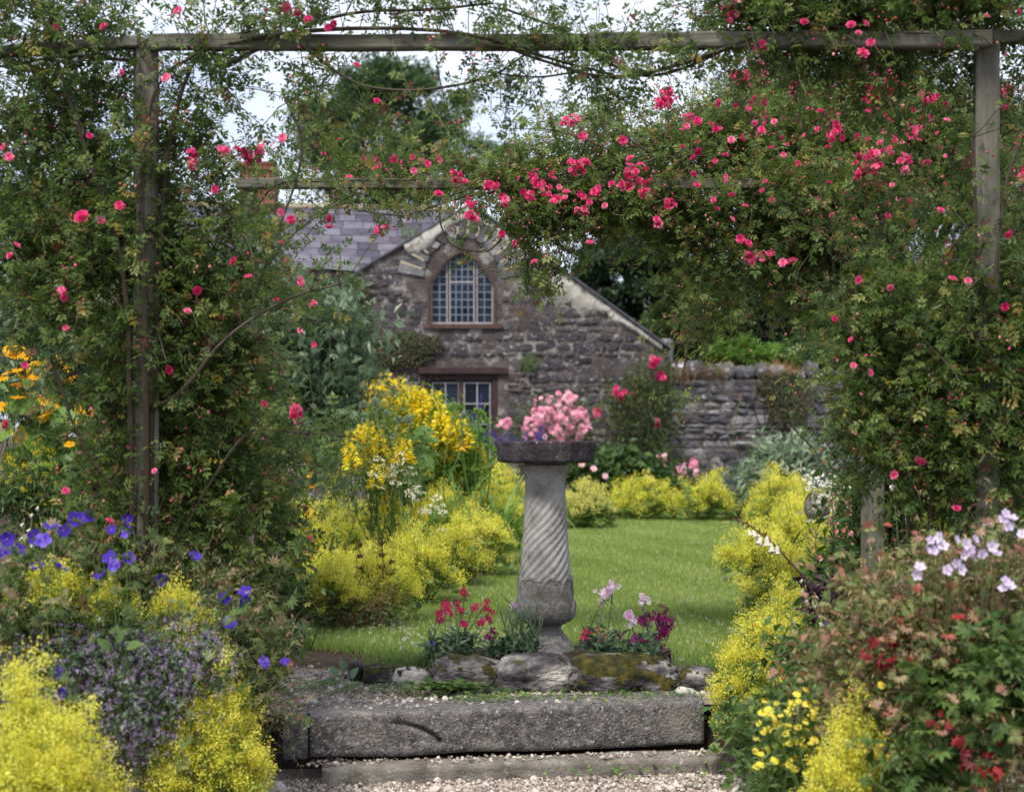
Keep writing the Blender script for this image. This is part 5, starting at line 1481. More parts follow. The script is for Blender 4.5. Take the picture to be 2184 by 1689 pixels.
shrub('ornamental_grass', 'soft grey green grassy clump in front of the garden wall', [(1680, 1000, 60, 42, 200), (1650, 1035, 50, 25, 80), (1715, 1030, 40, 30, 80)], 'silver_leaf', [LANCE], 0.17, 21.0, 9, 0.4, 'grass', tint=(0.75, 0.2))
shrub('border_plant', 'dark leafy plant filling the gap between the mantle mounds and salvia', [(1590, 1075, 50, 22, 120)], 'green_leaf', [OVAL], 0.07, 21.6)

# ------------------------------------------------------------------ lady's mantle along the lawn
G_L = 'mounds of lady\'s mantle along the lawn'
def mantle(label, px, base_py, top_py, wpx, Y=None, z=0.0, plumes=80, **kw):
    Y = Y or ground_Y(base_py, z)
    b = W(px, base_py, Y); b[2] = z
    h = (EYE - (top_py - HY) * Y / F) - z
    w = wpx * Y / F
    b[1] += w * 0.35
    return mound('ladys_mantle', label, b, w, h, w * 0.8, plumes, drop=max(0.0, z + (0.28 if Y < 6.6 else 0.0)), group=kw.pop('group', G_L), **kw)
mantle("yellow lady's mantle mound closest to the red stocks, on the lawn edge", 800, 1332, 1196, 175, plumes=120, per=12)
mantle("yellow lady's mantle mound spilling beside the dark pergola foot", 665, 1262, 1080, 240, plumes=170, per=12)
mantle("yellow lady's mantle mound touching the lawn left of the bird bath base", 885, 1292, 1150, 170, plumes=110, per=11)
mantle("yellow lady's mantle mound below the brown dead seed whorls", 775, 1225, 1085, 230, plumes=160, per=11)
mantle("yellow lady's mantle mound half hidden by the bird bath shaft", 1020, 1232, 1095, 150, plumes=100, per=10)
mantle("low lady's mantle mound behind the sword leaved clump", 700, 1345, 1195, 150, plumes=80, per=11)
mantle("yellow lady's mantle mound in front of the tangled rose stems", 620, 1225, 1075, 150, plumes=90, per=10)
mantle("low yellow lady's mantle mound joining two taller ones by the lawn", 725, 1300, 1170, 170, plumes=90, per=10)
mantle("yellow lady's mantle mound filling the drift behind the bird bath base", 960, 1255, 1120, 150, plumes=80, per=10)
mantle("yellow lady's mantle mound under the white yarrow", 930, 1195, 1052, 170, plumes=100, per=10)
mantle("tall yellow lady's mantle mound beneath the day lily leaves", 1050, 1175, 1040, 140, plumes=90, per=10)
mantle("yellow lady's mantle mound between the yarrow and the orange spikes", 835, 1165, 1050, 130, plumes=70, per=9)
mantle("small far lady's mantle mound just beside the upper bird bath shaft", 1075, 1115, 1000, 90, plumes=60, per=9)
mantle("fading buff lady's mantle mound directly behind the bird bath shaft", 1248, 1128, 1040, 130, plumes=60, per=8, bloom='mantle_pale', leaves=170, low=0.3)
mantle("bright lady's mantle mound at the far lawn edge below the peony", 1372, 1110, 1030, 150, plumes=80, per=9, leaves=40)
mantle("bright lady's mantle mound at the far lawn edge below the salvia", 1505, 1112, 1022, 140, plumes=80, per=9, leaves=70)
mantle("little lady's mantle tuft at the dark foot of the peony", 1290, 1100, 1008, 80, Y=22.3, plumes=40, per=8)
mantle("lady's mantle mound under the grey green grassy clump", 1665, 1150, 1015, 130, plumes=90, per=10)
mantle("lady's mantle mound where the white foxglove hangs over", 1632, 1245, 1135, 160, plumes=110, per=11)
mantle("lady's mantle mound behind the pink lupins", 1725, 1205, 1075, 160, plumes=110, per=11)
mantle("lady's mantle mound with the foxglove stem crossing it", 1700, 1318, 1205, 190, plumes=120, per=11)
mantle("pale lady's mantle mound close to the pergola post foot", 1775, 1240, 1120, 120, plumes=70, per=9)
mantle("lady's mantle mound between the leaning foxglove and the big step mound", 1700, 1400, 1265, 170, plumes=90, per=11)
mantle("lady's mantle mound deep in the border below the stone ball", 1735, 1165, 1050, 140, plumes=80, per=9)
mantle("big lady's mantle mound leaning over the end of the stone step", 1650, 1560, 1335, 225, Y=6.35, z=-0.2, plumes=230, per=14, leaves=120)
mantle("loose lady's mantle mound behind the big one by the step", 1690, 1500, 1335, 130, Y=6.9, z=-0.1, plumes=55, per=11, leaves=140)
mantle("blurred lady's mantle mound at the bottom edge beside the reddish cranesbill", 1825, 1850, 1590, 215, Y=4.6, z=-0.28, plumes=130, per=14)
mantle("lady's mantle heads glowing behind the lilac cranesbill flowers", 2000, 1230, 1085, 85, Y=6.9, z=0.35, plumes=26, per=11, leaves=30)
mantle("lady's mantle tuft at the foot of the shaded pergola post", 1845, 1360, 1262, 80, Y=6.6, z=0.2, plumes=22, per=10, leaves=30)
mantle("round lady's mantle mound by the pale broken stone on the lower path", 432, 1800, 1478, 235, Y=5.35, z=-0.28, plumes=230, per=14)
mantle("huge blurred lady's mantle mound in the bottom corner by the thyme", 60, 1900, 1560, 350, Y=4.3, z=-0.28, plumes=260, per=14)
mantle("blurred lady's mantle plume rising behind the huge corner mound", 40, 1750, 1425, 110, Y=4.5, z=-0.1, plumes=50, per=13)
mantle("tall yellow lady's mantle heads above the thyme bush", 368, 1440, 1272, 130, Y=5.5, z=0.28, plumes=46, per=12, low=0.25)
mantle("yellow lady's mantle heads under the violet cranesbill flowers", 95, 1380, 1215, 170, Y=5.5, z=0.42, plumes=54, per=12, low=0.25)
mantle("small yellow lady's mantle heads between the two taller groups", 240, 1380, 1240, 90, Y=5.5, z=0.42, plumes=18, per=12, low=0.25)

# ------------------------------------------------------------------ the yellow border
def crop(cx, cy):   # positions read from an enlarged part of the picture
    return ((1100 + 0.651 * cx) * 0.5332, (1400 + 0.651 * cy) * 0.5332)
tops = [(690, 128), (640, 182), (745, 165), (575, 195), (725, 255), (770, 240), (825, 208), (850, 245), (897, 222), (965, 250), (1000, 268), (1030, 360), (1045, 400), (598, 245), (700, 300), (800, 290), (860, 300), (935, 300), (985, 330), (660, 240), (1160, 425), (1240, 560), (395, 215), (500, 240), (430, 260)]
tops += [(440 + 680 * u, 215 + 330 * v + 330 * max(0, u - .5) + 160 * max(0, .25 - u)) for u, v in zip(rng.random(80), rng.random(80))]
spikes('loosestrife', 'tall bright yellow loosestrife spikes in front of the glazed doors', [(*crop(a, b), 66) for a, b in tops], 66, LOOSE, 15.0, 1130, 'yellow flower spikes', 1.55, bush=[(870, 930, 90, 60, 260), (960, 960, 60, 60, 200), (975, 1020, 60, 40, 160)], leaf=('bright_leaf', LANCE, 0.08))
tops = [(560, 450), (600, 490), (520, 480), (460, 510), (640, 520), (585, 560), (640, 590), (480, 590), (540, 640), (610, 650), (690, 620), (740, 640), (780, 560), (800, 570), (650, 470), (700, 690), (470, 660), (730, 700), (690, 860), (720, 870), (880, 930), (620, 720)]
spikes('loosestrife', 'shorter golden loosestrife spikes behind the white yarrow', [(*crop(a, b - 20), 50) for a, b in tops], 50, LOOSE, 11.2, 1180, 'yellow flower spikes', 1.6, bush=[(790, 1000, 110, 90, 300)], leaf=('green_leaf', LANCE, 0.055))
def heads(name, label, pts, mesh, r, Y, foot_py, group, mat='green_leaf', cat='flower', face=(0, -0.5, 1), spread=0.35, part_name='flower_head', leaf=None, bow=0.03, jitter=0.25, stem=None, rs=(0.75, 1.2)):
    T = np.array([W(px, py, Y + rng.normal(0, jitter)) for px, py in pts])
    foot = np.array([T[:, 0].mean(), Y, max(LOW, EYE - (foot_py - HY) * Y / F)])
    root = thing(name, label, cat, foot, group)
    P = stalks(root, foot, T, stem or max(0.002, 0.00028 * Y), mat, 0.7, 'stem', bow)
    fm = facing(len(T), face, spread)
    for p, m in zip(T, fm):
        place(part_name, mesh[rng.integers(len(mesh))], root, p, m, r * rng.uniform(*rs))
    if leaf:
        lf = MB(); leaves_on(lf, P, [leaf[1]], leaf[3], leaf[2], (0.5, 0.25), 1.0, 0.8, 0.05, None, 0.3); part('foliage', lf, M[leaf[0]], root, kind='stuff')
    return root
def c2(cx, cy):
    return ((1000 + 0.4262 * cx) * 0.5332, (780 + 0.4262 * cy) * 0.5332)
th = [(320, 690), (460, 788), (500, 888), (275, 925), (163, 797), (640, 1060), (755, 1000), (525, 1185), (495, 1085), (832, 1308), (945, 1338), (888, 1435), (885, 1505), (840, 1370), (980, 1430), (1020, 1510), (1040, 1560), (935, 1625), (1058, 1640), (698, 1225), (430, 1050), (600, 1210), (210, 1265), (860, 1370)]
heads('globe_thistle', 'silvery globe thistle with many round heads against the gable wall', [c2(a, b) for a, b in th], [THISTLE], 0.046, 13.0, 1120, 'globe thistles', 'silver_leaf', 'thistle', leaf=('silver_leaf', FERN, 0.20, 9), bow=0.08, jitter=0.3)
heads('globe_thistle', 'few grey globe thistle heads in front of the yellow loosestrife', [crop(a, b) for a, b in ((685, 395), (613, 318), (815, 425), (757, 428), (543, 340), (1160, 402))], [THISTLE], 0.042, 12.2, 1120, 'globe thistles', 'silver_leaf', 'thistle', bow=0.05, jitter=0.15, rs=(0.6, 1.15))
shrub('globe_thistle_bush', 'mass of toothed silver green thistle leaves below the round heads', [(660, 780, 95, 130, 260), (700, 900, 80, 90, 150), (600, 900, 80, 150, 200), (560, 700, 60, 80, 90), (720, 720, 50, 60, 70)], 'silver_leaf', [FERN, FERN, LANCE], 0.11, 12.8, 10, 0.45, 'plant', tint=(0.5, 0.25), upward=0.9)
heads('globe_thistle', 'greyish globe thistle heads seen through the rose above the golden daisies', [(235, 628), (255, 665), (258, 720), (150, 640), (190, 665), (300, 690), (95, 655)], [THISTLE], 0.045, 11.5, 1050, 'globe thistles', 'silver_leaf', 'thistle', leaf=('silver_leaf', FERN, 0.2, 7), bow=0.06)
shrub('globe_thistle_bush', 'silver green leafy mass above the golden daisies, seen through the rose', [(110, 690, 130, 70, 200), (300, 760, 90, 90, 130), (60, 800, 60, 60, 60)], 'silver_leaf', [FERN, LANCE], 0.17, 11.8, 8, 0.45, 'plant', upward=0.9)
def flat_heads(name, label, pts, Y, foot_py, mat, r, group, cat='flower', fl=0.38):
    T = np.array([W(px, py, Y + rng.normal(0, 0.15)) for px, py in pts])
    foot = np.array([T[:, 0].mean(), Y, EYE - (foot_py - HY) * Y / F])
    root = thing(name, label, cat, foot, group)
    stalks(root, foot, T, 0.0022, 'green_leaf', 0.7)
    me = []
    for s in range(3):
        mb = MB(); n = 34; a = rng.random(n) * 6.28; q = np.sqrt(rng.random(n))
        p = np.stack([q * np.cos(a), q * np.sin(a), 0.18 * (1 - q * q) + rng.normal(0, 0.05, n)], -1)
        mb.inst(OVAL, p, frames(np.stack([np.cos(a * 3), np.sin(a * 3), 0.2 + 0 * a], -1), np.tile([0, 0, 1.0], (n, 1)) + rng.normal(0, .3, (n, 3))), fl, rng.random(n)); me.append(mb.mesh('flat_flower_head', M[mat]))
    fm = facing(len(T), (0, -0.35, 1), 0.25)
    for p, m in zip(T, fm): place('flower_head', me[rng.integers(3)], root, p, m, r * rng.uniform(0.7, 1.2))
    return root
ya = [(775, 640), (605, 685), (635, 675), (655, 715), (575, 725), (550, 740), (715, 735), (745, 760), (790, 740), (830, 725), (795, 765), (835, 760), (720, 775), (685, 770), (600, 770), (645, 760), (760, 700), (785, 682), (735, 710), (690, 800), (740, 820), (650, 850), (800, 800), (830, 810), (620, 800), (610, 830), (870, 845), (860, 880), (900, 880), (845, 905), (830, 885), (1010, 885), (990, 910), (1020, 965), (960, 960), (910, 985), (930, 1000), (1030, 1000)]
flat_heads('yarrow', 'cream yarrow with flat heads in front of the golden loosestrife', [crop(a, b) for a, b in ya], 11.0, 1200, 'white', 0.040, 'yarrow in the borders')
flat_heads('yarrow', 'white yarrow heads lying on the yellow mounds by the lawn', [crop(a, b) for a, b in ((1035, 1110), (1110, 1105), (1140, 1120), (1060, 1130), (930, 990), (895, 995), (800, 1300), (960, 1360), (1260, 1175), (1220, 1265), (855, 1450), (910, 1190), (885, 1165))], 12.6, 1230, 'white', 0.045, 'yarrow in the borders')
sd = tuft('daylily', 'arching strap leaved day lily clump with green buds and one orange flower', np.array([*W(1010, 1100, 14.0)[:2], 0.12]), 210, 0.85, 'bright_leaf', (0, 1, 2), 0.55, 0.75, 'day lilies', 'plant', tint=(0.55, 0.2))
def lily_buds(root, tips, Y):
    T = np.array([W(*crop(a, b), Y) for a, b in tips]); stalks(root, root.location, T, 0.006, 'green_leaf', 0.6)
    mb = MB()
    for p in T:
        n = 6; d = np.stack([rng.normal(0, 0.5, n), rng.normal(0, .5, n), np.ones(n)], -1)
        mb.inst(LANCE, np.tile(p, (n, 1)) - [0, 0, 0.06], frames(d, rand_dirs(n)), 0.085, 0.75); mb.inst(OVAL, np.tile(p, (n, 1)) - [0, 0, 0.03], frames(d, rand_dirs(n)), 0.045, 0.9)
    part('buds', mb, M['bright_leaf'], root, kind='stuff')
lily_buds(sd, [(1240, 360), (1310, 415), (1120, 335), (1085, 330), (1140, 335), (1265, 370), (1335, 545)], 14.0)
place('flower', LILY, sd, W(*crop(1148, 590), 13.7), facing(1, (0.3, -1, 0.3), 0.1)[0], 0.06)
def big_leaf_plant(name, label, leaves, Y, mat, group='large leaved plants', size=0.25):
    """Each large leaf is a part: (px, py, length px, angle deg in the picture)."""
    c = np.mean([W(a, b, Y) for a, b, *_ in leaves], 0); root = thing(name, label, 'plant', (c[0], Y, 0.0), group)
    mb = MB(); mb.inst(BIG, [[0, 0, 0]], np.eye(3)[None], 1.0, 0.6); me = mb.mesh('large_leaf', M[mat])
    mb = MB(); mb.inst(BIG, [[0, 0, 0]], np.eye(3)[None], [[1, 1.25, 0.6]], 0.35); me2 = mb.mesh('large_leaf', M[mat])
    T = []
    for a, b, l, ang in leaves:
        p = W(a, b, Y + rng.normal(0, 0.08)); T.append(p)
        d = np.array([[math.cos(R(ang)), -0.45, math.sin(R(ang))]]); f = frames(d, np.array([[rng.normal(0, .2), -0.75, 0.75]]))[0]
        place('large_leaf', me if rng.random() < .6 else me2, root, p, f, l * Y / F)
    st = MB()
    for t in T: st.tubes(np.array([t, t + [rng.normal(0, .02), 0.04, -min(0.12, max(0.03, t[2] * .5))], t + [rng.normal(0, .04), 0.07, -min(0.30, max(0.05, t[2]))]]), 0.0028, 4, 0, 0.5)
    part('stalk', st, M[mat], root, kind='stuff')
    return root
big_leaf_plant('plantain_lily', 'broad ribbed green leaves below the yellow loosestrife', [(*crop(790, 560), 55, 20), (*crop(830, 620), 60, -5), (*crop(800, 700), 75, -60), (*crop(850, 500), 50, 5), (*crop(880, 650), 50, -40), (*crop(770, 640), 50, -120), (*crop(900, 560), 40, 10), (*crop(820, 790), 50, 10)], 13.4, 'bright_leaf')
# dead whorled seed heads
def whorls(root_label, stems_, Y):
    T = [W(*crop(a, b), Y) for a, b, _ in stems_]
    root = thing('seed_head_plant', root_label, 'plant', (T[0][0], Y, 0.0), 'dead seed heads')
    stalks(root, (np.mean([t[0] for t in T]), Y, 0.0), T, 0.004, 'seed_brown', 0.3)
    for (a, b, n), t in zip(stems_, T):
        for k in range(n):
            mb = MB(); m = 26; ang = rng.random(m) * 6.28
            d = np.stack([np.cos(ang), np.sin(ang), rng.uniform(-0.2, 0.6, m)], -1); c = t - np.array([0, 0, 0.075 * k])
            mb.inst(LANCE, np.tile(c, (m, 1)), frames(d, rand_dirs(m)), 0.028 + 0.006 * k, rng.random(m)); mb.inst(OVAL, np.tile(c, (m, 1)), frames(rand_dirs(m), rand_dirs(m)), 0.022, rng.random(m)); part('seed_whorl', mb, M['seed_brown'], root)
whorls('three brown dead seed whorl stems among the yellow mounds', [(520, 1195, 4), (658, 1185, 4), (715, 1300, 3)], 9.6)
shrub('border_plant', 'low green leafy clump with dry stalks at the dark pergola foot', [(640, 1310, 60, 40, 110), (600, 1340, 50, 30, 60), (800, 1345, 50, 18, 40)], 'tangle_leaf', [FERN, LANCE, LANCE], 0.055, 9.3, 8, 0.2, 'plant', tint=(0.45, 0.25))
def dry_sprays(label, pts, Y, mat='seed_brown', name='dry_seed_stems'):
    T = np.array([W(px + rng.normal(0, 16), py + rng.normal(0, 12), Y) for px, py in pts for _ in range(26)])
    c = T.mean(0); root = thing(name, label, 'plant', (c[0], Y, 0.0), 'dead seed heads')
    P = stalks(root, (c[0], Y, 0.0), T, 0.0012, mat, 0.4, 'stem', 0.06, 8)
    mb = MB(); leaves_on(mb, P[:, 4:], [LANCE], 6, 0.022, (0.5, 0.3)); part('seeds', mb, M[mat], root, kind='stuff')
dry_sprays('fine reddish brown dry stems leaning over the low green clump', [(760, 1285), (720, 1265), (830, 1260), (700, 1300)], 9.3)
dry_sprays('fine reddish brown dry stems over the yellow mounds by the bird bath base', [(985, 1160), (1010, 1195), (965, 1210), (1000, 1140)], 12.2)
heads('tickseed', 'few golden daisies on thin stems beside the thistle leaves', [crop(a, b) for a, b in ((205, 765), (215, 755), (165, 830), (210, 835), (200, 990), (235, 840))], DAISY, 0.030, 10.0, 1180, 'golden daisies', leaf=('green_leaf', LANCE, 0.07, 8), jitter=0.08)
def c3(cx, cy):
    return (0.5921 * cx * 0.5332, (1300 + 0.5921 * cy) * 0.5332)
gd = [(110, 160), (70, 150), (170, 170), (60, 200), (175, 205), (110, 190), (250, 250), (300, 275), (220, 265), (200, 300), (100, 310), (60, 325), (150, 320), (240, 325), (180, 350), (10, 360), (230, 355), (355, 235), (370, 255), (440, 290), (130, 400), (190, 395), (90, 420), (210, 460), (150, 480), (120, 490), (290, 500), (300, 520), (250, 530), (380, 480), (15, 550), (60, 560), (100, 570), (20, 530), (310, 600), (260, 620), (290, 635), (230, 640), (360, 560), (330, 570), (545, 560), (560, 610), (530, 640), (580, 650), (540, 700), (610, 600), (650, 680), (580, 740), (600, 760), (470, 800), (690, 770), (765, 360), (720, 390), (800, 410), (480, 360), (460, 380)]
heads('golden_daisy_plant', 'big clump of shaggy golden orange daisies behind the climbing rose', [c3(a, b) for a, b in gd], DAISY, 0.042, 8.2, 1150, 'golden daisies', leaf=('green_leaf', OVAL, 0.10, 6), jitter=0.15, face=(0, -0.55, 1), spread=0.3)
big_leaf_plant('elecampane', 'very large pale green leaves under the golden orange daisies', [(*c3(60, 520), 70, -20), (*c3(150, 560), 80, 10), (*c3(180, 640), 95, -60), (*c3(90, 700), 90, 200), (*c3(270, 760), 95, -75), (*c3(250, 850), 100, -100), (*c3(40, 760), 90, 170), (*c3(330, 620), 80, 5), (*c3(480, 850), 110, 5), (*c3(560, 830), 100, -25), (*c3(640, 900), 80, -60), (*c3(430, 900), 80, 190), (*c3(130, 820), 80, -110), (*c3(370, 800), 90, -20), (*c3(300, 690), 80, 30)], 8.15, 'bright_leaf')
shrub('st_johns_wort', 'bushy shrub dotted with tiny yellow flowers under the large pale leaves', [(40, 1065, 50, 30, 150), (150, 1120, 60, 30, 110)], 'green_leaf', [LANCE], 0.05, 7.9, 9, 0.16, tint=(0.45, 0.25))
lawn_dots('st_johns_wort_blossoms', np.array([W(px, py, 7.8 + rng.normal(0, 0.1)) for px, py in zip(np.concatenate([rng.normal(30, 30, 110), rng.uniform(60, 230, 60)]), np.concatenate([rng.normal(990, 38, 110), rng.uniform(960, 1130, 60)]))]), 0.016, 'yellow', 0.3)
shrub('border_plant', 'tangled dark green undergrowth behind the foot of the climbing rose', [(400, 1080, 150, 120, 420), (250, 1060, 90, 50, 130), (440, 900, 110, 80, 200), (500, 1190, 90, 70, 160), (300, 1180, 120, 60, 150)], 'green_leaf', [LANCE, OVAL], 0.085, 8.8, 9, 0.4, tint=(0.35, 0.25))
lawn_dots('yellow_blossoms', np.array([W(px, py, 8.5 + rng.normal(0, 0.1)) for px, py in zip(rng.normal(440, 90, 90), rng.normal(1000, 90, 90))]), 0.015, 'yellow', 0.4)
def bells(label, name, stems_, Y, foot, group='white foxgloves', n=9, r=0.042):
    T = np.array([W(a, b, Y) for a, b in stems_]); root = thing(name, label, 'flower', foot, group)
    P = stalks(root, foot, T, 0.005, 'cane', 0.7, 'stem', 0.02, 12)
    for s in range(len(T)):
        for k in range(n):
            f = 1 - 0.55 * k / n; i = min(10, int(f * 11)); p = P[s, i] * (1 - (f * 11 - i)) + P[s, i + 1] * (f * 11 - i)
            a = rng.uniform(-1.8, 1.8); A = np.array(Matrix.Rotation(a, 3, 'Z') @ Matrix.Rotation(R(-50), 3, 'X'))
            place('bell_flower', BELL, root, p, A, r * (0.6 + 0.5 * k / n))
    return root
bells('white foxglove spikes beside the violet cranesbill at the picture edge', 'foxglove', [(82, 1080), (52, 1115), (70, 1095)], 6.6, np.array([W(50, 1400, 6.6)[0], 6.6, -0.1]), n=8, r=0.03)
bells('white bell flowers behind the dark pergola foot', 'foxglove', [(375, 1060), (350, 1075)], 7.6, np.array([W(365, 1300, 7.6)[0], 7.6, 0.0]), n=5, r=0.03)

# ------------------------------------------------------------------ beside the lawn on the far side
G3 = 'lupins by the pergola post'
spikes('lupin', 'short pink lupin in front of the yellow mound', [(1742, 1128, 85)], 85, LUPIN, 8.3, 1290, G3, 0.8, leaf=('green_leaf', PALM7, 0.07))
spikes('lupin', 'pair of taller faded pink lupins close to the pergola post', [(1778, 1050, 110), (1808, 1058, 110)], 110, LUPIN, 8.0, 1300, G3, 0.55, leaf=('green_leaf', PALM7, 0.08))
fx = thing('foxglove', 'white foxglove leaning far over the lawn with a brown seeded stem', 'flower', W(1850, 1410, 7.9), 'white foxgloves')
path = np.array([W(a, b, 7.9) for a, b in ((1850, 1410), (1800, 1330), (1740, 1255), (1700, 1215), (1655, 1165), (1620, 1135), (1590, 1115), (1562, 1106))])
mb = MB(); mb.tubes(path, np.linspace(0.008, 0.003, 8), 6, 0, 0.0)
leaves_on(mb, path[None, :], [OVAL], 46, 0.030, (0.1, 0.1), 1.0, 0.2); part('stem', mb, M['seed_brown'], fx)
for a, b, s in ((1617, 1140, .9), (1608, 1132, .8), (1632, 1146, 1.0), (1645, 1156, 1.0), (1600, 1126, .7), (1657, 1166, .9), (1625, 1142, 1)):
    place('bell_flower', BELL, fx, W(a + rng.normal(0, 3), b + rng.normal(0, 3), 7.88), np.array(Matrix.Rotation(rng.uniform(-1, 1), 3, 'Z') @ Matrix.Rotation(R(rng.uniform(-45, 5)), 3, 'X')), 0.046 * s)
bells('white bell flowers hanging low under the leaning foxglove', 'foxglove', [(1712, 1235), (1740, 1270)], 7.8, W(1760, 1400, 7.8), n=4, r=0.034)
shrub('border_plant', 'leafy green lupin foliage around the foot of the pink spikes', [(1800, 1250, 40, 60, 50), (1770, 1320, 50, 40, 70), (1825, 1190, 22, 60, 26)], 'bright_leaf', [PALM7, LANCE], 0.085, 9.0, 7, 0.28, 'plant')
shrub('heuchera', 'dark purple leaves beneath the leaning foxglove stem', [(1790, 1295, 28, 14, 18), (1740, 1280, 14, 8, 7)], 'copper_leaf', [OVAL], 0.09, 7.9, 5, 0.15, 'plant')
flat_heads('yarrow', 'cream yarrow drift above the pink lupins', [(x, y) for x, y in zip(rng.normal(1775, 30, 34), rng.normal(1055, 24, 34))], 12.5, 1230, 'white', 0.05, 'yarrow in the borders')
heads('ox_eye_daisy', 'white ox eye daisies under the grey green grassy clump', [(1735, 1007), (1752, 1012), (1742, 1016), (1722, 1012), (1770, 1010), (1726, 1030), (1762, 1030), (1780, 1015)], [blossom_mesh('white_daisy', [(12, 1.0, 0.2, 0.0, 0.4, -0.1, 0.8)], M['white'], (0.25, 0.2, 0.2), M['gold'])], 0.032, 16.5, 1120, 'white daisies', jitter=0.1)
st = rock_mb(31, W(1722, 1112, 13.0) - [0, 0, 0.02], W(1778, 1048, 13.0) + [0, 0.28, 0], None, 0.42, 28, 0.07, ex=2.0)
tag(link('stone_ball', st.mesh('stone_ball', [M['kerb_stone'], M['moss']], W(1750, 1110, 13), smooth=True), loc=W(1750, 1110, 13)), 'round mossy grey stone ball half hidden in the border', 'stone ball')
shrub('border_plant', 'dark bushy undergrowth behind the shaded pergola post', [(1960, 1120, 110, 90, 300), (2090, 1050, 110, 110, 320), (1930, 1010, 60, 80, 120), (2060, 930, 110, 70, 220), (1900, 1210, 60, 60, 110)], 'green_leaf', [LANCE, OVAL], 0.085, 8.7, 9, 0.4, tint=(0.35, 0.25))
heads('campion', 'pale pink and white flowers glimpsed behind the shaded pergola post', [(1930, 950), (1940, 985), (1915, 1000), (1950, 1010), (1905, 1040), (1925, 1060), (1980, 960), (1960, 1070), (1935, 1110), (1990, 1050), (1900, 975), (1945, 1140), (2035, 975), (2060, 985), (1922, 1165)], STOCK['pink_pale'], 0.026, 8.3, 1240, 'white flowers behind the post', face=(0, -1, .2))
spikes('delphinium', 'blue delphinium half hidden in rose leaves by the far post', [(2160, 925, 40), (2150, 940, 30), (2082, 955, 22), (2090, 950, 20)], 40, DELPH, 8.2, 1250, 'blue flower spikes', 1.1)
heads('cranesbill', 'two violet cranesbill flowers at the foot of the shaded pergola post', [(1765, 1334), (1797, 1338)], CRANESBILL, 0.022, 6.9, 1450, 'violet cranesbills', face=(0, -1, .3), jitter=0.02, leaf=('green_leaf', PALM5, 0.06, 6))

# ------------------------------------------------------------------ bed round the bird bath
def stock(label, mats, clusters, Y, foot, group='stocks round the bird bath', per=10, r=0.015, leafs=26, leaf=0.085):
    """Stock plant: clusters (px, py, radius px, height px, colour key)."""
    T = np.array([W(c[0], c[1] + c[3] * 0.3, Y) for c in clusters]); root = thing('stock', label, 'flower', foot, group)
    P = stalks(root, foot, T, 0.0028, 'stock_leaf', 0.7, 'stem', 0.012, 8)
    for c in clusters:
        key = c[4]
        n = max(4, int(per * c[2] * c[3] / 300))
        p = np.array([W(c[0], c[1], Y)]) + rng.normal(0, 1, (n, 3)) * np.array([c[2] * .42, 12, c[3] * .42]) * Y / F
        for q, m in zip(p, facing(n, (0, -1, 0.25), 0.6)):
            place('flower', STOCK[key][rng.integers(3)], root, q, m, r * rng.uniform(0.75, 1.25))
    lf = MB()
    leaves_on(lf, P[:, :4], [LANCE, LANCE], leafs, leaf, (0.45, 0.25), 1.0, 0.9, 0.0)
    leaves_on(lf, P[:, 3:], [LANCE], 6, leaf * 0.4, (0.6, 0.2))
    part('foliage', lf, M['stock_leaf'], root, kind='stuff')
    return root
def foot(px, py, Y): return W(px, py, Y)
stock('bushy stock with crimson pink flower heads on the rock ring', None, [(992, 1263, 12, 10, 'crimson'), (950, 1290, 16, 14, 'crimson'), (970, 1288, 12, 10, 'crimson'), (985, 1300, 12, 10, 'crimson'), (1010, 1295, 8, 6, 'crimson'), (1035, 1288, 14, 10, 'crimson'), (1043, 1300, 10, 8, 'crimson'), (1046, 1320, 12, 8, 'crimson'), (960, 1305, 8, 6, 'crimson'), (932, 1308, 8, 6, 'crimson'), (1025, 1325, 8, 6, 'crimson'), (941, 1325, 5, 5, 'crimson'), (990, 1330, 5, 5, 'crimson')], 7.4, foot(990, 1415, 7.4), per=12)
stock('fading stock with pale buds beside the bird bath foot', None, [(1095, 1292, 8, 6, 'pink_pale'), (1050, 1345, 9, 8, 'plum'), (1040, 1358, 8, 6, 'plum')], 7.35, foot(1095, 1420, 7.35), per=10, leafs=40)
def pods(label, n, c, Y, rx, rz, foot_):
    root = thing('stock', label, 'flower', foot_, 'stocks round the bird bath')
    T = np.array([W(c[0] + rng.uniform(-rx, rx), c[1] + rng.uniform(-rz, rz), Y) for _ in range(n)])
    P = stalks(root, foot_, T, 0.003, 'stock_leaf', 0.8, 'stem', 0.02, 8)
    mb = MB(); m = n * 8
    i = rng.integers(3, 8, m); p = P[np.repeat(np.arange(n), 8), i]
    a = rng.random(m) * 6.28; d = np.stack([np.cos(a), np.sin(a) * .6, rng.uniform(0.3, 1.6, m)], -1); d = unit(d)
    L = rng.uniform(0.05, 0.10, m)[:, None]
    mb.tubes(np.stack([p, p + d * L * .5, p + d * L + [0, 0, 0.012]], 1), 0.0026, 4, 0, rng.uniform(0.6, 1.0, m))
    part('seed_pods', mb, M['stock_leaf'], root, kind='stuff')
    lf = MB(); leaves_on(lf, P[:, :5], [LANCE], 16, 0.085, (0.4, 0.25)); part('foliage', lf, M['stock_leaf'], root, kind='stuff')
pods('green stock gone to long thin seed pods in front of the bird bath base', 11, (1120, 1320), 7.3, 60, 45, foot(1110, 1425, 7.3))
stock('tall stock with pale pink and white heads on two thin stems', None, [(1308, 1248, 12, 10, 'pink_pale'), (1290, 1268, 16, 14, 'pink_pale'), (1300, 1258, 12, 8, 'pink_pale'), (1284, 1280, 8, 10, 'pink_pale')], 7.3, foot(1320, 1412, 7.3), per=22, leafs=14)
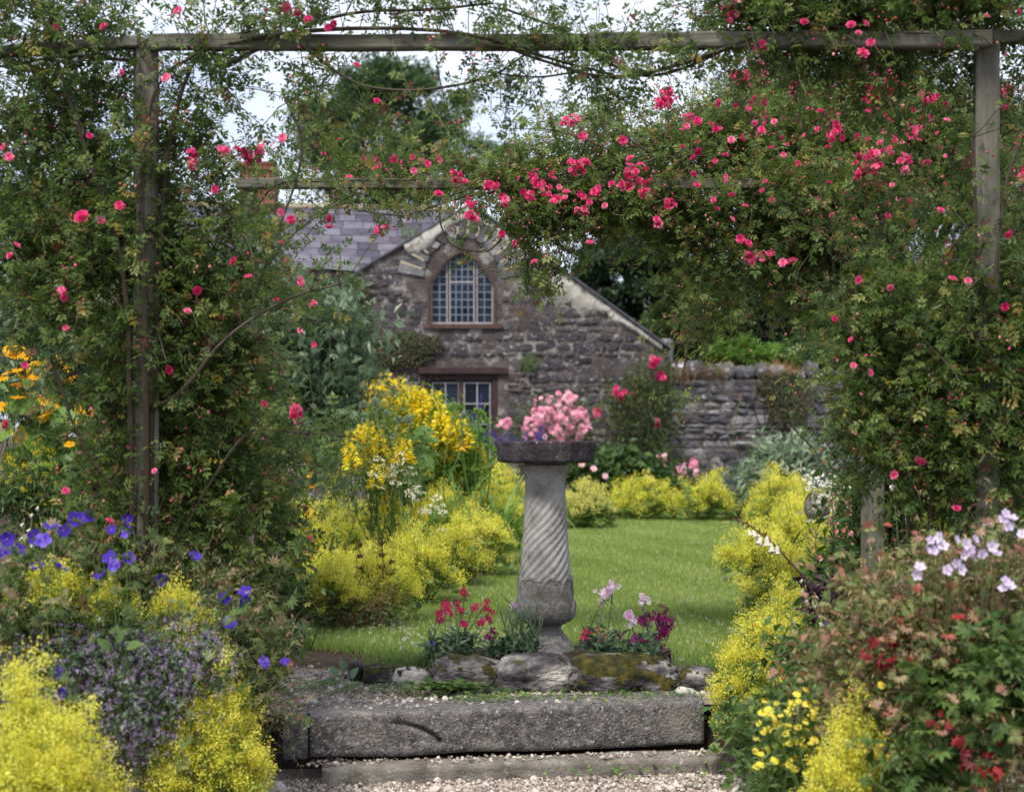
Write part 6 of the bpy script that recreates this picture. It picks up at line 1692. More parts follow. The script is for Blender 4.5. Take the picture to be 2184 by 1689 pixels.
stock('pale pink and white stock heads between the tall and the plum ones', None, [(1376, 1278, 14, 8, 'pink_pale'), (1342, 1312, 14, 12, 'pink_pale'), (1350, 1325, 10, 8, 'pink_pale'), (1368, 1285, 8, 8, 'pink_pale')], 7.35, foot(1355, 1412, 7.35), per=22, leafs=18)
stock('stock with dense dark plum purple flower heads', None, [(1412, 1318, 20, 26, 'plum'), (1418, 1338, 22, 26, 'plum'), (1408, 1352, 16, 16, 'plum'), (1374, 1318, 14, 14, 'plum'), (1372, 1330, 12, 12, 'plum'), (1385, 1312, 8, 10, 'plum'), (1415, 1385, 14, 14, 'plum'), (1420, 1400, 12, 12, 'plum'), (1375, 1368, 12, 8, 'plum'), (1352, 1362, 14, 8, 'plum'), (1432, 1412, 8, 8, 'plum')], 7.25, foot(1385, 1418, 7.25), per=20, r=0.012, leafs=22)
stock('low stock with small magenta flowers beside the bird bath foot', None, [(1248, 1352, 8, 8, 'crimson'), (1280, 1356, 8, 12, 'crimson'), (1256, 1345, 7, 6, 'crimson'), (1244, 1360, 6, 6, 'crimson'), (1325, 1355, 5, 5, 'crimson')], 7.4, foot(1275, 1415, 7.4), per=26, leafs=26)
tuft('grass_tuft', 'bright feathery grass tuft on the path edge beside the rocks', foot(835, 1425, 7.5) + [0, 0, -0.01], 200, 0.17, 'bright_leaf', (0, 2), 0.16, 0.35, 'grass tufts round the rocks')
tuft('grass_tuft', 'mixed low grass and clover tuft under the crimson stock', foot(905, 1425, 7.4), 160, 0.13, 'green_leaf', (0, 1, 2), 0.16, 0.8, 'grass tufts round the rocks')
tuft('grass_tuft', 'grass tuft between the plum stock and the yellow mound', foot(1480, 1440, 7.35), 190, 0.15, 'bright_leaf', (0, 2), 0.2, 0.4, 'grass tufts round the rocks')
tuft('iris_clump', 'grey green sword leaved clump with dry tips at the lawn corner', np.array([W(600, 1372, 8.5)[0], 8.5, 0.0]), 130, 0.27, 'stock_leaf', (2, 0), 0.16, 0.9, 'grass tufts round the rocks', 'plant', tint=(0.4, 0.3))
heads('pink_daisy', 'little pink flowers nodding over the grass tuft', [(862, 1362), (857, 1382), (870, 1361)], STOCK['pink_pale'], 0.012, 7.35, 1425, 'small flowers', jitter=0.02, stem=0.0014)
heads('viola', 'tiny purple violas at the foot of the crimson stock', [(920, 1370), (925, 1372), (945, 1400), (948, 1396)], CRANESBILL, 0.010, 7.3, 1425, 'small flowers', jitter=0.02, stem=0.0014, face=(0, -1, .3))
def weeds(label, px, py, Y, w, n, size=0.03, mat='green_leaf', tm=None, up=0.5, name='weed_patch'):
    c = W(px, py, Y); root = thing(name, label, 'weeds', c, 'weeds on the gravel')
    p = c + np.stack([rng.normal(0, w * .5, n), rng.normal(0, w * .22, n), rng.uniform(0, 0.025, n)], -1)
    a = rng.random(n) * 6.28; mb = MB()
    mb.inst(tm or OVAL, p, frames(np.stack([np.cos(a), np.sin(a), up + 0 * a], -1), np.tile([0, 0, 1.0], (n, 1))), size * rng.uniform(0.6, 1.2, (n, 1)), rng.random(n))
    part('foliage', mb, M[mat], root, kind='stuff')
weeds('leafy weeds sprawling over the gravel at the foot of the low mossy rocks', 840, 1474, 7.0, 0.40, 260, 0.035, tm=FERN)
weeds('tangled weeds in front of the cream topped rock', 960, 1470, 6.93, 0.22, 200, 0.035, tm=PALM5)
weeds('small bright weeds before the layered slab', 1060, 1492, 6.80, 0.26, 240, 0.028, 'bright_leaf', FERN)
weeds('low weeds along the foot of the mossy rock', 1310, 1490, 6.84, 0.34, 240, 0.028, 'bright_leaf', OVAL)
weeds('sparse seedlings on the bare gravel beside the step', 640, 1470, 7.05, 0.4, 120, 0.022, 'bright_leaf', PALM5)
weeds('thin weeds near the end of the step under the yellow mound', 1455, 1495, 6.85, 0.22, 140, 0.03, 'green_leaf', LANCE, 1.2)
weeds('green and yellow clover leaves at the foot of the kerb', 1330, 1648, 6.42, 0.35, 60, 0.018, 'bright_leaf', ROUND)
big_leaf_plant('dock', 'broad blue green dock leaf standing by the low rocks', [(735, 1432, 34, 100), (722, 1440, 30, 130), (748, 1445, 30, 60), (715, 1455, 30, 170), (690, 1465, 26, 200)], 7.2, 'silver_leaf', 'weeds on the gravel')

# ------------------------------------------------------------------ the near beds
thy = shrub('marjoram', 'grey green thyme bush sprinkled with small mauve flowers', [(270, 1500, 160, 120, 520, 5.5), (360, 1400, 90, 60, 150, 5.55), (120, 1440, 90, 60, 140, 5.5), (420, 1500, 60, 90, 120, 5.5)], 'silver_leaf', [LANCE, OVAL], 0.024, 5.5, 12, 0.20, 'shrub', 'plants in the near beds', 1800, (0.35, 0.25), 0.2, 1.0)
q = np.concatenate([W(270, 1490, 5.4) + in_ball(900) * [0.30, 0.24, 0.24], W(130, 1410, 5.4) + in_ball(190) * [0.22, 0.12, 0.14], W(370, 1400, 5.45) + in_ball(230) * [0.18, 0.14, 0.16], W(440, 1440, 5.4) + in_ball(130) * [0.12, 0.1, 0.2]])
mb = MB(); n = len(q); mb.inst(FROTH[1], q, frames(rand_dirs(n), rand_dirs(n)), rng.uniform(0.008, 0.014, (n, 1)), rng.random(n)); part('blossom', mb, M['mauve'], thy, kind='stuff')
gcb = [(178, 1105), (160, 1108), (190, 1102), (272, 1105), (120, 1125), (135, 1132), (108, 1122), (75, 1145), (92, 1152), (25, 1165), (40, 1172), (5, 1180), (270, 1135), (275, 1125), (238, 1130), (243, 1205), (235, 1190), (275, 1190), (125, 1210), (80, 1205), (213, 1225), (345, 1236), (415, 1188), (478, 1277), (524, 1262), (520, 1280), (510, 1395), (565, 1418), (608, 1412), (562, 1410), (615, 1510), (15, 1150), (488, 1330), (120, 1435), (130, 1480)]
heads('cranesbill', 'violet blue cranesbill with open flowers around the dark pergola foot', gcb, CRANESBILL, 0.0245, 5.45, 1750, 'violet cranesbills', face=(0, -0.9, .5), spread=0.45, jitter=0.12, leaf=('tangle_leaf', PALM7, 0.042, 9), stem=0.0014)
shrub('cranesbill_bush', 'tangle of cut cranesbill leaves and reddish stalks under the violet flowers', [(400, 1290, 120, 60, 150, 6.1), (180, 1250, 160, 50, 170, 5.95), (510, 1390, 50, 60, 70, 5.9), (540, 1470, 30, 60, 36, 5.8), (60, 1330, 90, 70, 100, 5.6), (430, 1400, 60, 50, 70, 5.9), (300, 1350, 120, 60, 130, 6.0)], 'tangle_leaf', [PALM7, PALM7, LANCE, LANCE], 0.040, 5.9, 10, 0.26, 'plant', 'plants in the near beds', 1700, (0.48, 0.3))
shrub('cranesbill_seed_stems', 'buff and russet seeding stems trailing over the end of the step', [(560, 1500, 40, 100, 50, 5.8), (600, 1590, 24, 40, 10, 5.9), (480, 1350, 80, 70, 70, 5.8), (330, 1250, 150, 40, 80, 5.9), (590, 1440, 30, 40, 14, 6.0)], 'russet_leaf', [LANCE], 0.022, 5.8, 12, 0.22, 'plant', 'plants in the near beds', 1700, (0.45, 0.25))
big_leaf_plant('hollyhock_leaves', 'soft round pale leaves rising out of the thyme bush', [(250, 1370, 40, 60), (270, 1380, 40, 20), (235, 1385, 36, 130), (140, 1390, 34, 90), (160, 1400, 30, 30), (300, 1375, 30, 10)], 5.42, 'green_leaf', 'plants in the near beds')
gr = shrub('cranesbill_bush', 'large russet and green cranesbill bush with seed stalks and turning leaves', [(2010, 1420, 170, 150, 560, 4.9), (1900, 1380, 110, 90, 230, 5.1), (2120, 1330, 110, 130, 260, 4.9), (1880, 1540, 80, 110, 160, 5.0), (2080, 1600, 120, 90, 230, 4.7), (1820, 1460, 70, 60, 80, 5.2), (1990, 1300, 120, 60, 150, 5.1)], 'russet_leaf', [PALM7, LANCE, LANCE, LANCE], 0.030, 4.9, 12, 0.26, 'plant', 'plants in the near beds', 1850, (0.42, 0.26))
lc = [(1985, 1152), (1975, 1165), (2005, 1145), (2010, 1165), (2040, 1150), (2060, 1160), (2080, 1150), (2055, 1185), (2040, 1200), (2075, 1190), (2095, 1180), (2050, 1215), (1962, 1210), (1955, 1225), (2020, 1215), (2115, 1165), (2125, 1180), (2140, 1105), (2150, 1120), (2145, 1095), (2160, 1105), (2145, 1240), (2140, 1255), (2155, 1250), (2105, 1120), (2180, 1140), (1990, 1175), (2068, 1172)]
T = [W(a, b, 4.6) for a, b in lc]
for p, m in zip(T, facing(len(T), (0, -1, 0.25), 0.5)): place('flower', LILAC_CB[rng.integers(2)], gr, p, m, 0.0165 * rng.uniform(0.8, 1.2))
for a, b in ((1915, 1242), (1925, 1240), (1900, 1325), (1902, 1330), (1905, 1295), (1898, 1300)): place('flower', STOCK['pink_pale'][0], gr, W(a, b, 5.0), facing(1)[0], 0.014)
stalks(gr, W(2040, 1700, 4.9), T, 0.0016, 'cane', 0.8, 'flower_stalk', 0.02)
rl = MB(); c = np.concatenate([W(1885, 1385, 4.75) + in_ball(12) * [0.06, 0.05, 0.04], W(2050, 1570, 4.5) + in_ball(15) * [0.14, 0.08, 0.12], W(2090, 1640, 4.5) + in_ball(8) * [0.08, 0.06, 0.06], W(1900, 1420, 4.75) + in_ball(8) * [0.06, 0.05, 0.05], W(2000, 1400, 4.65) + in_ball(5) * [0.2, 0.05, 0.16]])
rl.inst(PALM5, c, frames(rand_dirs(len(c)) + [0, -.5, 0], np.tile([0, -1.0, 0.7], (len(c), 1)) + rng.normal(0, .3, (len(c), 3))), rng.uniform(0.016, 0.036, (len(c), 1)), rng.random(len(c))); part('red_leaves', rl, M['red_leaf'], gr, kind='stuff', label='bright red turning leaves')
shrub('cranesbill_bush', 'fresh green cut cranesbill leaves in front of the russet bush', [(2080, 1490, 70, 45, 46, 4.6), (2150, 1430, 40, 50, 30, 4.6), (1960, 1660, 60, 30, 34, 4.6), (2160, 1540, 30, 50, 20, 4.6)], 'green_leaf', [PALM7, PALM5], 0.055, 4.55, 6, 0.16, 'plant', 'plants in the near beds', 1850, (0.6, 0.25))
ld = [(x, y) for x, y in zip(rng.uniform(1605, 1745, 110), rng.uniform(1490, 1640, 110)) if (y - 1490) * 0.9 + (x - 1605) * 0.0 > abs(x - 1690) * 0.5 - 25] + [(1850, 1475), (1900, 1485), (1920, 1460), (1880, 1460), (1790, 1480), (1800, 1470), (1830, 1510), (1860, 1540), (1780, 1500), (1760, 1490), (1720, 1470), (1700, 1480), (1890, 1440)]
heads('santolina', 'low bush of small lemon yellow button daisies beside the kerb', ld, [blossom_mesh('lemon_daisy', [(9, 1.0, 0.2, 0.0, 0.5, -0.1, 0.5)], M['lemon'], (0.4, 0.3, 0.2), M['yellow'])], 0.0135, 5.0, 1780, 'small flowers', leaf=('green_leaf', LANCE, 0.04, 14), face=(0, -0.6, 1), jitter=0.08, stem=0.0014)
shrub('border_plant', 'dark green leaves filling the bed between the mantle mound and the button daisies', [(1680, 1590, 70, 70, 110, 5.6), (1760, 1500, 60, 70, 80, 5.8), (1720, 1420, 50, 40, 60, 6.0), (1590, 1610, 40, 30, 40, 6.1)], 'green_leaf', [LANCE, OVAL], 0.055, 5.75, 8, 0.22, 'plant', 'plants in the near beds', 1780, (0.4, 0.25))

# ------------------------------------------------------------------ the climbing roses on the pergola
def rose(label, blobs, canes, singles, clusters, Y, leaf=0.070, mat='rose_leaf', bloom=0.0185, foot=None, per=10, tint=(0.42, 0.27), buds=200, bud_px=None):
    root = thing('climbing_rose', label, 'climbing rose', foot, 'pink climbing roses on the pergola')
    lf, st = MB(), MB()
    tips = []
    for px, py, rx, ry, n, yy, *opt in blobs:
        k = yy / F
        up, L = (opt + [0.45, 0.30])[:2] if opt else (0.45, 0.30)
        rx, ry = max(rx * 0.5, rx - 22), max(ry * 0.5, ry - 15); n = int(n * 1.25)
        ry_ = min(rx, ry) * k * 0.75 if len(opt) < 3 else opt[2]
        p, d = scatter_blob(n, W(px, py, yy), (rx * k, max(0.12, ry_), ry * k))
        dirs = d * 0.6 + rng.normal(0, 0.55, (n, 3)) + np.array([0, 0, up])
        P = shoots(p, dirs, L * rng.uniform(0.45, 1.25, n), 8, 0.75, 0.16)
        leaves_on(lf, P, ROSE_LEAF, per, leaf, tint, 1.0, 0.7, 0.06)
        st.tubes(P, np.linspace(1, 0.45, 8)[None] * (0.0021 + 0.0001 * yy), 3, 0, rng.uniform(0.1, 1.0, n))
        tips.append(P[:, -1])
    for c in canes:
        Q = np.array([W(a, b, yy) for a, b, yy in c['p']])
        m = len(Q); t = np.linspace(0, m - 1, 6 * (m - 1) + 1); i = np.minimum(t.astype(int), m - 2); f = (t - i)[:, None]
        g = np.gradient(Q, axis=0)
        h00, h10, h01, h11 = 2*f**3-3*f**2+1, f**3-2*f**2+f, -2*f**3+3*f**2, f**3-f**2
        C = h00 * Q[i] + h10 * g[i] + h01 * Q[i + 1] + h11 * g[i + 1]
        C += np.cumsum(rng.normal(0, 0.002, C.shape), 0) * 0.6
        cm = MB(); cm.tubes(C, np.linspace(c.get('r', 0.011), c.get('r1', 0.005), len(C)), 6, 0, c.get('t', 0.15))
        part('cane', cm, M['cane'], root)
        if c.get('n'):
            n = c['n']; j = rng.integers(0, len(C), n)
            d = rng.normal(0, 0.6, (n, 3)) + np.array(c.get('d', (0, 0, 0.9)))
            P = shoots(C[j], d, c.get('L', 0.3) * rng.uniform(0.4, 1.3, n), 8, 0.6, 0.2)
            leaves_on(lf, P, ROSE_LEAF, c.get('per', 8), leaf * 0.92, tint, 1.0, 0.7, 0.06)
            st.tubes(P, np.linspace(1, 0.45, 8)[None] * 0.0024, 3, 0, rng.uniform(0.2, 1.0, n)); tips.append(P[:, -1])
    part('foliage', lf, M[mat], root, kind='stuff')
    part('stem', st, M['cane'], root, kind='stuff')
    pts, rad = [], []
    for s in singles:
        pts.append(W(s[0], s[1], s[2] if len(s) > 2 else Y)); rad.append(bloom * rng.uniform(0.85, 1.15))
    for px, py, rx, ry, n, *yy in clusters:
        yy = yy[0] if yy else Y
        for _ in range(n):
            o = in_ball(1)[0]
            pts.append(W(px + o[0] * rx, py + o[2] * ry, yy + o[1] * 0.05)); rad.append(bloom * rng.uniform(0.55, 0.95))
    # the 300 largest blooms are parts of their own, the small rest one part
    pts, rad = np.array(pts), np.array(rad)
    rad *= np.exp(rng.normal(0, 0.14, len(rad)))
    fm = facing(len(pts), (0, -0.9, 0.4), 0.7)
    o = np.argsort(-rad)
    for i in o[:290]:
        place('flower', ROSES[rng.integers(5)], root, pts[i], fm[i], rad[i])
    rest = o[290:]
    if len(rest):
        bm = MB()
        for k in range(5):
            j = rest[k::5]
            bm.inst(SHAPE[ROSES[k].name], pts[j], fm[j], rad[j][:, None], 0.0)
        part('small_blossom', bm, M['rose_petal'], root, kind='stuff')
    # buds and spent hips near the shoot tips
    tp = np.concatenate(tips)
    tp = tp[rng.choice(len(tp), min(buds, len(tp)), replace=False)]
    bp = np.repeat(tp, 3, 0) + rng.normal(0, 0.022, (len(tp) * 3, 3))
    cl = np.array([W(c[0] + rng.normal(0, c[2] * 0.8), c[1] + rng.normal(0, c[3] * .8), (c[5] if len(c) > 5 else Y) + rng.normal(0, .05)) for c in clusters for _ in range(5)]).reshape(-1, 3)
    bp = np.concatenate([bp, cl]) if len(cl) else bp
    bm = MB(); n = len(bp); bm.inst(PEB[0], bp, frames(rand_dirs(n), rand_dirs(n)), rng.uniform(0.0045, 0.0085, (n, 1)), rng.random(n))
    part('bud', bm, M['bud'], root, kind='stuff')
    return root

# the rose on the near post, thick below and airy over the beam
rose('huge climbing rose smothering the near dark pergola post, few scattered pink blooms',
     [(290, 650, 220, 200, 230, 6.2), (100, 450, 160, 200, 220, 6.3), (330, 440, 170, 150, 120, 6.15), (430, 720, 125, 180, 140, 6.3), (250, 290, 200, 110, 46, 6.2), (120, 230, 150, 100, 60, 6.2), (150, 570, 150, 80, 90, 6.3),
      (370, 940, 160, 140, 110, 6.35), (330, 860, 100, 150, 85, 6.2), (220, 900, 60, 100, 6, 6.2), (530, 600, 70, 110, 14, 6.4), (470, 900, 100, 140, 55, 6.4), (330, 1090, 150, 110, 85, 6.2), (500, 1090, 100, 110, 85, 6.3), (650, 650, 70, 70, 8, 6.4), (600, 960, 70, 60, 10, 6.4),
      (120, 60, 150, 70, 60, 6.1, 0.8, 0.35), (450, 190, 100, 90, 30, 6.1), (700, 200, 130, 100, 34, 6.1, -0.4, 0.35), (440, 450, 90, 110, 18, 6.3)],
     [dict(p=[(330, 1400, 6.1), (320, 1000, 6.0), (335, 600, 6.02), (360, 300, 6.0), (430, 110, 6.0), (560, 60, 6.0)], r=0.016, n=40, L=0.4),
      dict(p=[(290, 1380, 6.05), (280, 900, 5.95), (262, 560, 5.95), (180, 300, 6.0), (120, 120, 6.0), (90, 20, 6.0)], r=0.013, n=34, L=0.4, per=9),
      dict(p=[(315, 1390, 6.05), (310, 760, 5.93), (300, 420, 5.93), (330, 190, 5.95), (420, 110, 5.95)], r=0.014, n=10),
      dict(p=[(310, 880, 6.0), (390, 830, 5.9), (480, 720, 5.9), (600, 640, 5.95), (720, 600, 6.0)], r=0.009, n=18, L=0.35),
      dict(p=[(310, 1100, 6.0), (220, 1010, 5.95), (160, 900, 5.95), (110, 760, 5.95)], r=0.008, n=12),
      dict(p=[(360, 1200, 6.1), (430, 1060, 6.0), (520, 930, 6.0), (600, 920, 6.0), (760, 935, 6.05)], r=0.006, r1=0.003, n=9, L=0.2),
      dict(p=[(420, 110, 6.0), (600, 75, 5.96), (800, 60, 5.96), (1000, 75, 5.96), (1150, 120, 5.96), (1300, 160, 5.96)], r=0.010, n=66, L=0.42, d=(0, 0, 1.2), per=9),
      dict(p=[(480, 140, 6.0), (700, 40, 5.98), (900, 22, 5.98), (1050, 10, 5.98)], r=0.008, n=58, L=0.36, d=(0, 0, 0.9), per=9),
      dict(p=[(640, 95, 5.95), (760, 180, 5.95), (900, 195, 5.95), (1040, 170, 5.95), (1120, 120, 5.95)], r=0.006, n=26, L=0.3, d=(0, 0, -0.5)),
      dict(p=[(600, 190, 5.95), (640, 330, 5.9), (580, 520, 5.9), (540, 640, 5.95)], r=0.005, n=14, L=0.25),
      dict(p=[(300, 130, 6.0), (150, 120, 6.1), (0, 140, 6.2)], r=0.008, n=34, L=0.4, d=(0, 0, 0.9)),
      dict(p=[(930, 140, 5.95), (945, 200, 5.95), (950, 290, 5.95)], r=0.003, r1=0.0015, n=5, L=0.12, d=(0, 0, -1)),
      dict(p=[(600, 1180, 6.2), (560, 1290, 6.2), (500, 1200, 6.2)], r=0.004, n=4, L=0.2)],
     [(610, 15), (635, 27), (657, 43), (380, 25), (120, 60), (222, 58), (258, 155), (355, 168), (760, 142), (803, 217), (602, 296), (10, 315), (22, 546), (600, 452), (700, 467), (530, 592), (630, 868), (625, 885), (140, 1047), (232, 1113), (670, 735), (35, 525), (175, 465), (255, 440), (500, 558), (420, 620), (400, 665), (215, 470), (52, 780), (8, 905), (470, 318), (460, 405), (140, 700), (360, 790), (505, 320), (700, 60), (710, 52), (330, 1005), (565, 860), (20, 335), (190, 290)],
     [(410, 340, 12, 24, 9, 5.85), (130, 622, 10, 16, 5, 5.85), (630, 876, 10, 16, 3, 5.85), (540, 330, 30, 22, 12, 6.1), (478, 318, 8, 10, 3)],
     5.84, foot=np.array([LP, 6.0, LOW]), buds=230)

# the rose on the far front post
rose('climbing rose engulfing the pale front pergola post, scattered deep pink blooms',
     [(1985, 760, 190, 170, 230, 6.15), (2130, 600, 70, 150, 70, 6.15), (1870, 680, 80, 90, 45, 6.2), (2040, 900, 190, 140, 180, 6.15), (1880, 860, 90, 100, 80, 6.1), (2140, 760, 90, 160, 130, 6.1), (2120, 1040, 100, 110, 80, 6.1), (1960, 990, 110, 50, 40, 6.1),
      (1850, 40, 260, 60, 210, 6.1, 0.6, 0.34), (2080, 40, 120, 60, 100, 6.1, 0.6, 0.34), (1650, 60, 120, 60, 80, 6.1, 0.5, 0.32), (1560, 25, 60, 40, 26, 6.1), (2160, 300, 40, 160, 24, 6.3), (2010, 470, 110, 90, 26, 6.3), (1960, 140, 150, 40, 26, 6.2, -0.2, 0.3), (1790, 120, 120, 30, 24, 6.2, -0.2, 0.3), (1750, 500, 80, 50, 12, 6.2)],
     [dict(p=[(2000, 1330, 6.1), (1985, 1080, 6.05), (2040, 840, 6.0), (2080, 560, 5.95), (2072, 300, 5.95)], r=0.014, n=26, L=0.36),
      dict(p=[(1960, 1330, 6.15), (1930, 1050, 6.1), (1880, 850, 6.05), (1790, 660, 6.05)], r=0.010, n=16),
      dict(p=[(2120, 600, 5.92), (2150, 380, 5.92), (2184, 290, 5.92)], r=0.007, n=6),
      dict(p=[(1960, 680, 5.93), (2060, 620, 5.92), (2130, 560, 5.92), (2200, 560, 5.95)], r=0.007, t=0.9, n=8),
      dict(p=[(2090, 75, 5.95), (1900, 70, 5.94), (1700, 50, 5.94), (1560, 35, 5.95)], r=0.008, n=48, L=0.36, d=(0, -.2, 0.6)),
      dict(p=[(1600, 85, 5.94), (1440, 140, 5.94), (1300, 160, 5.94), (1170, 125, 5.94), (1050, 85, 5.95)], r=0.009, n=34, L=0.3, d=(0, 0, 0.5)),
      dict(p=[(1560, 100, 5.95), (1430, 155, 5.95), (1330, 150, 5.95), (1210, 70, 5.95), (1080, 20, 5.95)], r=0.007, n=40, L=0.34, d=(0, 0, 0.4)),
      dict(p=[(1240, 130, 5.95), (1300, 200, 5.95), (1360, 230, 5.95)], r=0.003, n=10, L=0.18, d=(0, 0, -1.0)),
      dict(p=[(1000, 150, 5.95), (1130, 165, 5.95), (1240, 150, 5.95)], r=0.003, n=12, L=0.18, d=(0, 0, -.6)),
      dict(p=[(1910, 1330, 6.3), (1925, 1100, 6.3), (1895, 900, 6.2)], r=0.008, n=4), dict(p=[(1985, 1330, 6.3), (2010, 1100, 6.3), (1960, 880, 6.2)], r=0.007, n=4), dict(p=[(2030, 1330, 6.3), (2035, 1080, 6.3), (2090, 880, 6.2)], r=0.007, n=6)],
     [(1815, 55), (1845, 52), (1830, 72), (1857, 92), (1625, 95), (2103, 37), (1840, 115), (1820, 780), (1815, 725), (1855, 795), (1830, 597), (2145, 655), (2030, 597), (1965, 980), (2005, 450), (1850, 240), (1898, 612), (1715, 48), (2065, 600), (2150, 500), (1935, 430), (1670, 560), (2040, 1085), (1905, 1012), (1780, 680), (1630, 110), (2170, 25)],
     [(1562, 28, 20, 22, 14, 5.9), (1610, 108, 8, 10, 3)],
     5.86, foot=np.array([RP, 6.0, LOW]), buds=200)

# the rose over the back rail, heavy with pink trusses
rose('climbing rose on the back rail and far post, crowded with bright pink trusses',
     [(1560, 400, 210, 150, 330, 8.6), (1760, 330, 200, 130, 330, 8.6), (1620, 540, 200, 110, 300, 8.5), (1480, 330, 130, 90, 90, 8.6), (1900, 300, 150, 110, 200, 8.6), (1840, 470, 170, 110, 240, 8.6), (2020, 330, 110, 120, 130, 8.7), (1760, 600, 110, 80, 110, 8.5), (1600, 240, 110, 60, 60, 8.7), (2150, 400, 60, 190, 110, 8.8),
      (1340, 440, 120, 45, 150, 8.4), (1200, 450, 120, 38, 140, 8.35), (1130, 500, 90, 32, 55, 8.35), (1040, 395, 110, 28, 60, 8.4), (1190, 370, 110, 32, 60, 8.4), (1320, 330, 80, 60, 50, 8.5), (1250, 290, 90, 50, 30, 8.5), (1140, 565, 60, 32, 16, 8.3, -0.3, 0.25), (1860, 430, 60, 90, 60, 8.1), (1740, 400, 90, 40, 44, 8.1), (1600, 395, 90, 40, 30, 8.1), (1500, 640, 60, 60, 30, 8.4, -0.6, 0.3), (1430, 500, 60, 40, 45, 8.4)],
     [dict(p=[(1880, 1360, 8.4), (1870, 900, 8.3), (1800, 560, 8.25), (1600, 440, 8.25), (1380, 430, 8.25), (1180, 440, 8.25)], r=0.017, n=60, L=0.4),
      dict(p=[(1860, 1360, 8.4), (1840, 900, 8.3), (1760, 500, 8.3), (1640, 300, 8.3), (1560, 200, 8.3)], r=0.014, n=40, L=0.4),
      dict(p=[(1560, 330, 8.3), (1400, 330, 8.25), (1280, 262, 8.25), (1220, 380, 8.25)], r=0.006, n=24, L=0.3, d=(0, 0, .6)),
      dict(p=[(1420, 330, 8.25), (1260, 385, 8.2), (1120, 380, 8.2), (1030, 370, 8.2)], r=0.006, n=30, L=0.25, d=(0, 0, .6)),
      dict(p=[(1340, 360, 8.25), (1290, 320, 8.2), (1180, 280, 8.2), (1070, 276, 8.2)], r=0.005, r1=.002, n=18, L=0.22, d=(0, 0, .9)),
      dict(p=[(1220, 400, 8.2), (1050, 410, 8.2), (960, 430, 8.2), (860, 460, 8.2), (760, 450, 8.2)], r=0.006, n=26, L=0.24),
      dict(p=[(1000, 400, 8.2), (940, 440, 8.15), (960, 520, 8.15), (1040, 535, 8.15), (1080, 500, 8.15)], r=0.005, n=8, L=0.2),
      dict(p=[(1500, 560, 8.2), (1490, 640, 8.15), (1470, 720, 8.15), (1450, 830, 8.15)], r=0.003, n=12, L=0.18, d=(0, 0, -.4)),
      dict(p=[(1720, 830, 8.3), (1690, 900, 8.2), (1740, 960, 8.2)], r=0.006, n=3),
      dict(p=[(1130, 560, 8.2), (1180, 590, 8.2), (1200, 530, 8.2)], r=0.003, n=8, L=0.15)],
     [(910, 350), (897, 345), (775, 340), (840, 340), (720, 300), (935, 415), (1460, 250), (1585, 295), (1580, 510), (1750, 240), (1100, 520), (1070, 500), (1140, 560), (1400, 470), (1405, 478), (815, 500), (1595, 520), (1690, 560), (1775, 460), (1258, 520), (1330, 300), (1245, 420), (1290, 440), (1530, 220), (1480, 370), (1560, 300), (1700, 350), (1860, 330)],
     [(1480, 300, 90, 80, 14), (1650, 260, 120, 80, 20), (1850, 280, 130, 90, 24), (2000, 300, 70, 100, 12), (1600, 420, 130, 60, 12), (1830, 420, 120, 60, 12), (1250, 400, 120, 40, 14), (1120, 400, 110, 40, 12), (860, 350, 120, 20, 10), (1700, 180, 120, 30, 8), (1418, 210, 24, 24, 26), (1470, 255, 12, 10, 5), (1600, 160, 46, 20, 28), (1575, 175, 20, 14, 8), (1690, 190, 14, 18, 8), (1885, 180, 46, 30, 46), (1860, 205, 20, 20, 14), (1980, 208, 24, 14, 14), (1852, 350, 28, 30, 34), (1830, 375, 14, 10, 6), (1928, 348, 18, 20, 18), (1940, 290, 16, 16, 12), (1776, 282, 14, 18, 10), (1355, 365, 26, 32, 20), (1378, 400, 22, 26, 12), (1340, 400, 16, 10, 6), (1430, 435, 18, 14, 8), (1605, 550, 26, 16, 14), (1640, 545, 10, 10, 4), (2150, 190, 24, 18, 14), (2140, 235, 16, 16, 8), (2168, 375, 20, 20, 14), (2170, 300, 12, 16, 6),
      (968, 378, 14, 20, 12), (985, 390, 10, 10, 4), (1005, 430, 16, 10, 8), (1010, 460, 16, 12, 9), (1082, 428, 22, 10, 10), (1050, 395, 18, 12, 9), (1140, 375, 12, 22, 9), (1155, 400, 8, 10, 4), (1240, 358, 26, 18, 14), (1222, 350, 14, 10, 5), (1217, 258, 22, 14, 12), (1240, 290, 10, 8, 4), (1238, 450, 12, 12, 6), (1130, 415, 8, 12, 4), (815, 492, 16, 12, 7), (1400, 475, 8, 14, 4), (1270, 410, 14, 12, 5), (1185, 430, 12, 10, 4)],
     7.85, leaf=0.066, mat='rose_leaf_far', bloom=0.0225, foot=np.array([BR, 8.3, 0.0]), buds=700, per=10, tint=(0.46, 0.27))

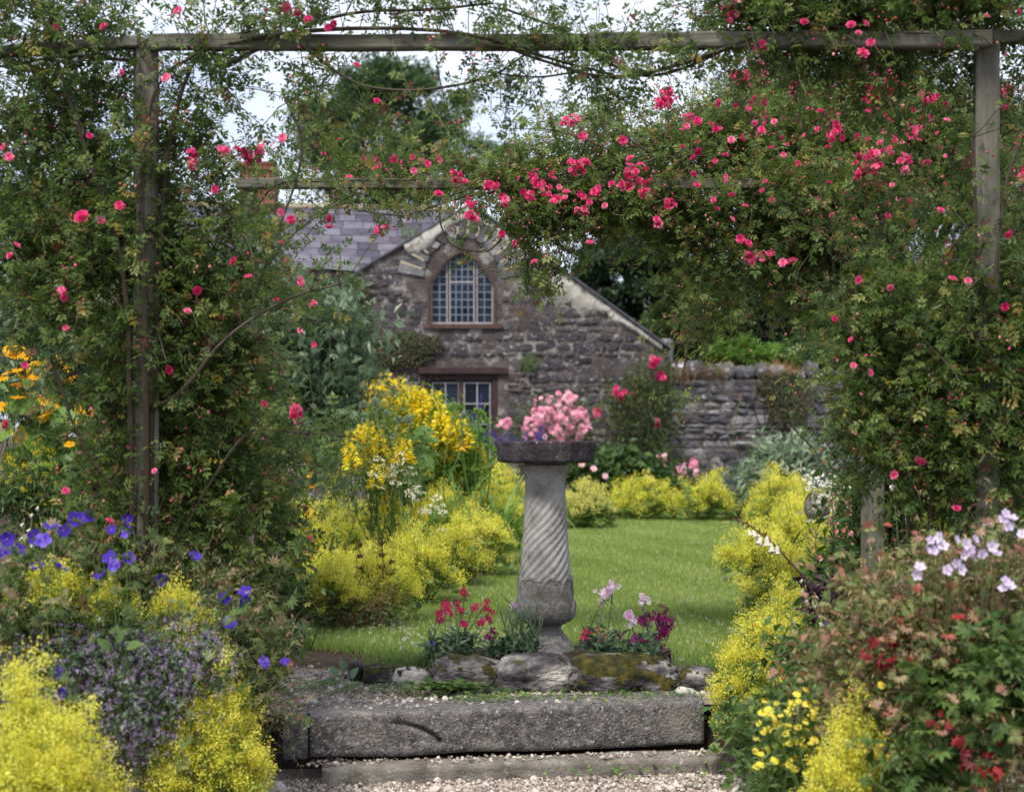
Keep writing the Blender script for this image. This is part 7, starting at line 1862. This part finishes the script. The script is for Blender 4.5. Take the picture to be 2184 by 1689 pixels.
# the thinner rose on the near back post
rose('thin climbing rose on the near back post, seen against the slate roof',
     [(520, 430, 70, 90, 22, 8.5), (610, 540, 70, 70, 7, 8.4), (545, 700, 55, 140, 16, 8.5), (550, 950, 55, 160, 45, 8.5), (540, 1150, 45, 100, 30, 8.5), (690, 350, 90, 45, 30, 8.5, 0.7, 0.3), (870, 355, 90, 28, 32, 8.4, 0.6, 0.25), (800, 430, 100, 26, 18, 8.4)],
     [dict(p=[(540, 1370, 8.35), (545, 1000, 8.25), (520, 650, 8.25), (560, 420, 8.25), (700, 390, 8.25), (900, 385, 8.25)], r=0.012, n=46, L=0.3, d=(0, 0, .5)),
      dict(p=[(560, 1370, 8.4), (600, 1150, 8.4), (585, 900, 8.35)], r=0.006, n=8), dict(p=[(515, 1370, 8.4), (470, 1150, 8.4), (480, 900, 8.35)], r=0.006, n=8),
      dict(p=[(560, 560, 8.2), (650, 480, 8.2), (760, 410, 8.2)], r=0.005, t=0.9, n=8, L=0.15)],
     [(670, 650), (598, 520), (645, 600), (660, 1150), (702, 480), (612, 560), (640, 705), (590, 640), (570, 500), (620, 470), (560, 1010), (690, 330), (745, 380)],
     [(540, 330, 24, 18, 10), (635, 880, 8, 14, 4), (555, 315, 10, 8, 4)],
     8.1, leaf=0.066, mat='rose_leaf_far', bloom=0.024, foot=np.array([BL, 8.3, 0.0]), buds=120, per=9, tint=(0.46, 0.27))

# ------------------------------------------------------------------ say what the ground, lawn and scattered stuff are
for o in S.objects:
    if o.parent is None and o.get('kind') in ('stuff', 'structure') and not o.get('label'):
        k = o.name
        t = {'ground': ('bare dark brown soil under the beds and borders', 'soil'), 'lawn': ('smooth curving green lawn behind the bird bath', 'lawn'),
             'gravel_path': ('pale gravel path in front of the low kerb', 'path'), 'gravel_terrace': ('gravel strip on top of the cracked stone step', 'path'),
             'soil_mound': ('mossy soil heaped inside the ring of rocks', 'soil'), 'grass': ('longer ragged grass fringe along the lawn edge', 'grass'), 'grass.001': ('short mown green grass blades of the lawn', 'grass'),
             'clover_blossoms': ('white clover heads dotted all over the lawn', 'clover'), 'buttercup_blossoms': ('few tiny yellow buttercups in the lawn', 'buttercups'),
             'gravel': ('loose pale pebbles on the lower path', 'gravel'), 'gravel.001': ('loose pebbles between the step and the rocks', 'gravel'),
             'st_johns_wort_blossoms': ('tiny yellow star flowers on the bushy shrub under the golden daisies', 'flowers'), 'yellow_blossoms': ('scattered yellow flowers in the tangled undergrowth behind the rose', 'flowers')}.get(k)
        if t:
            o['label'], o['category'] = t
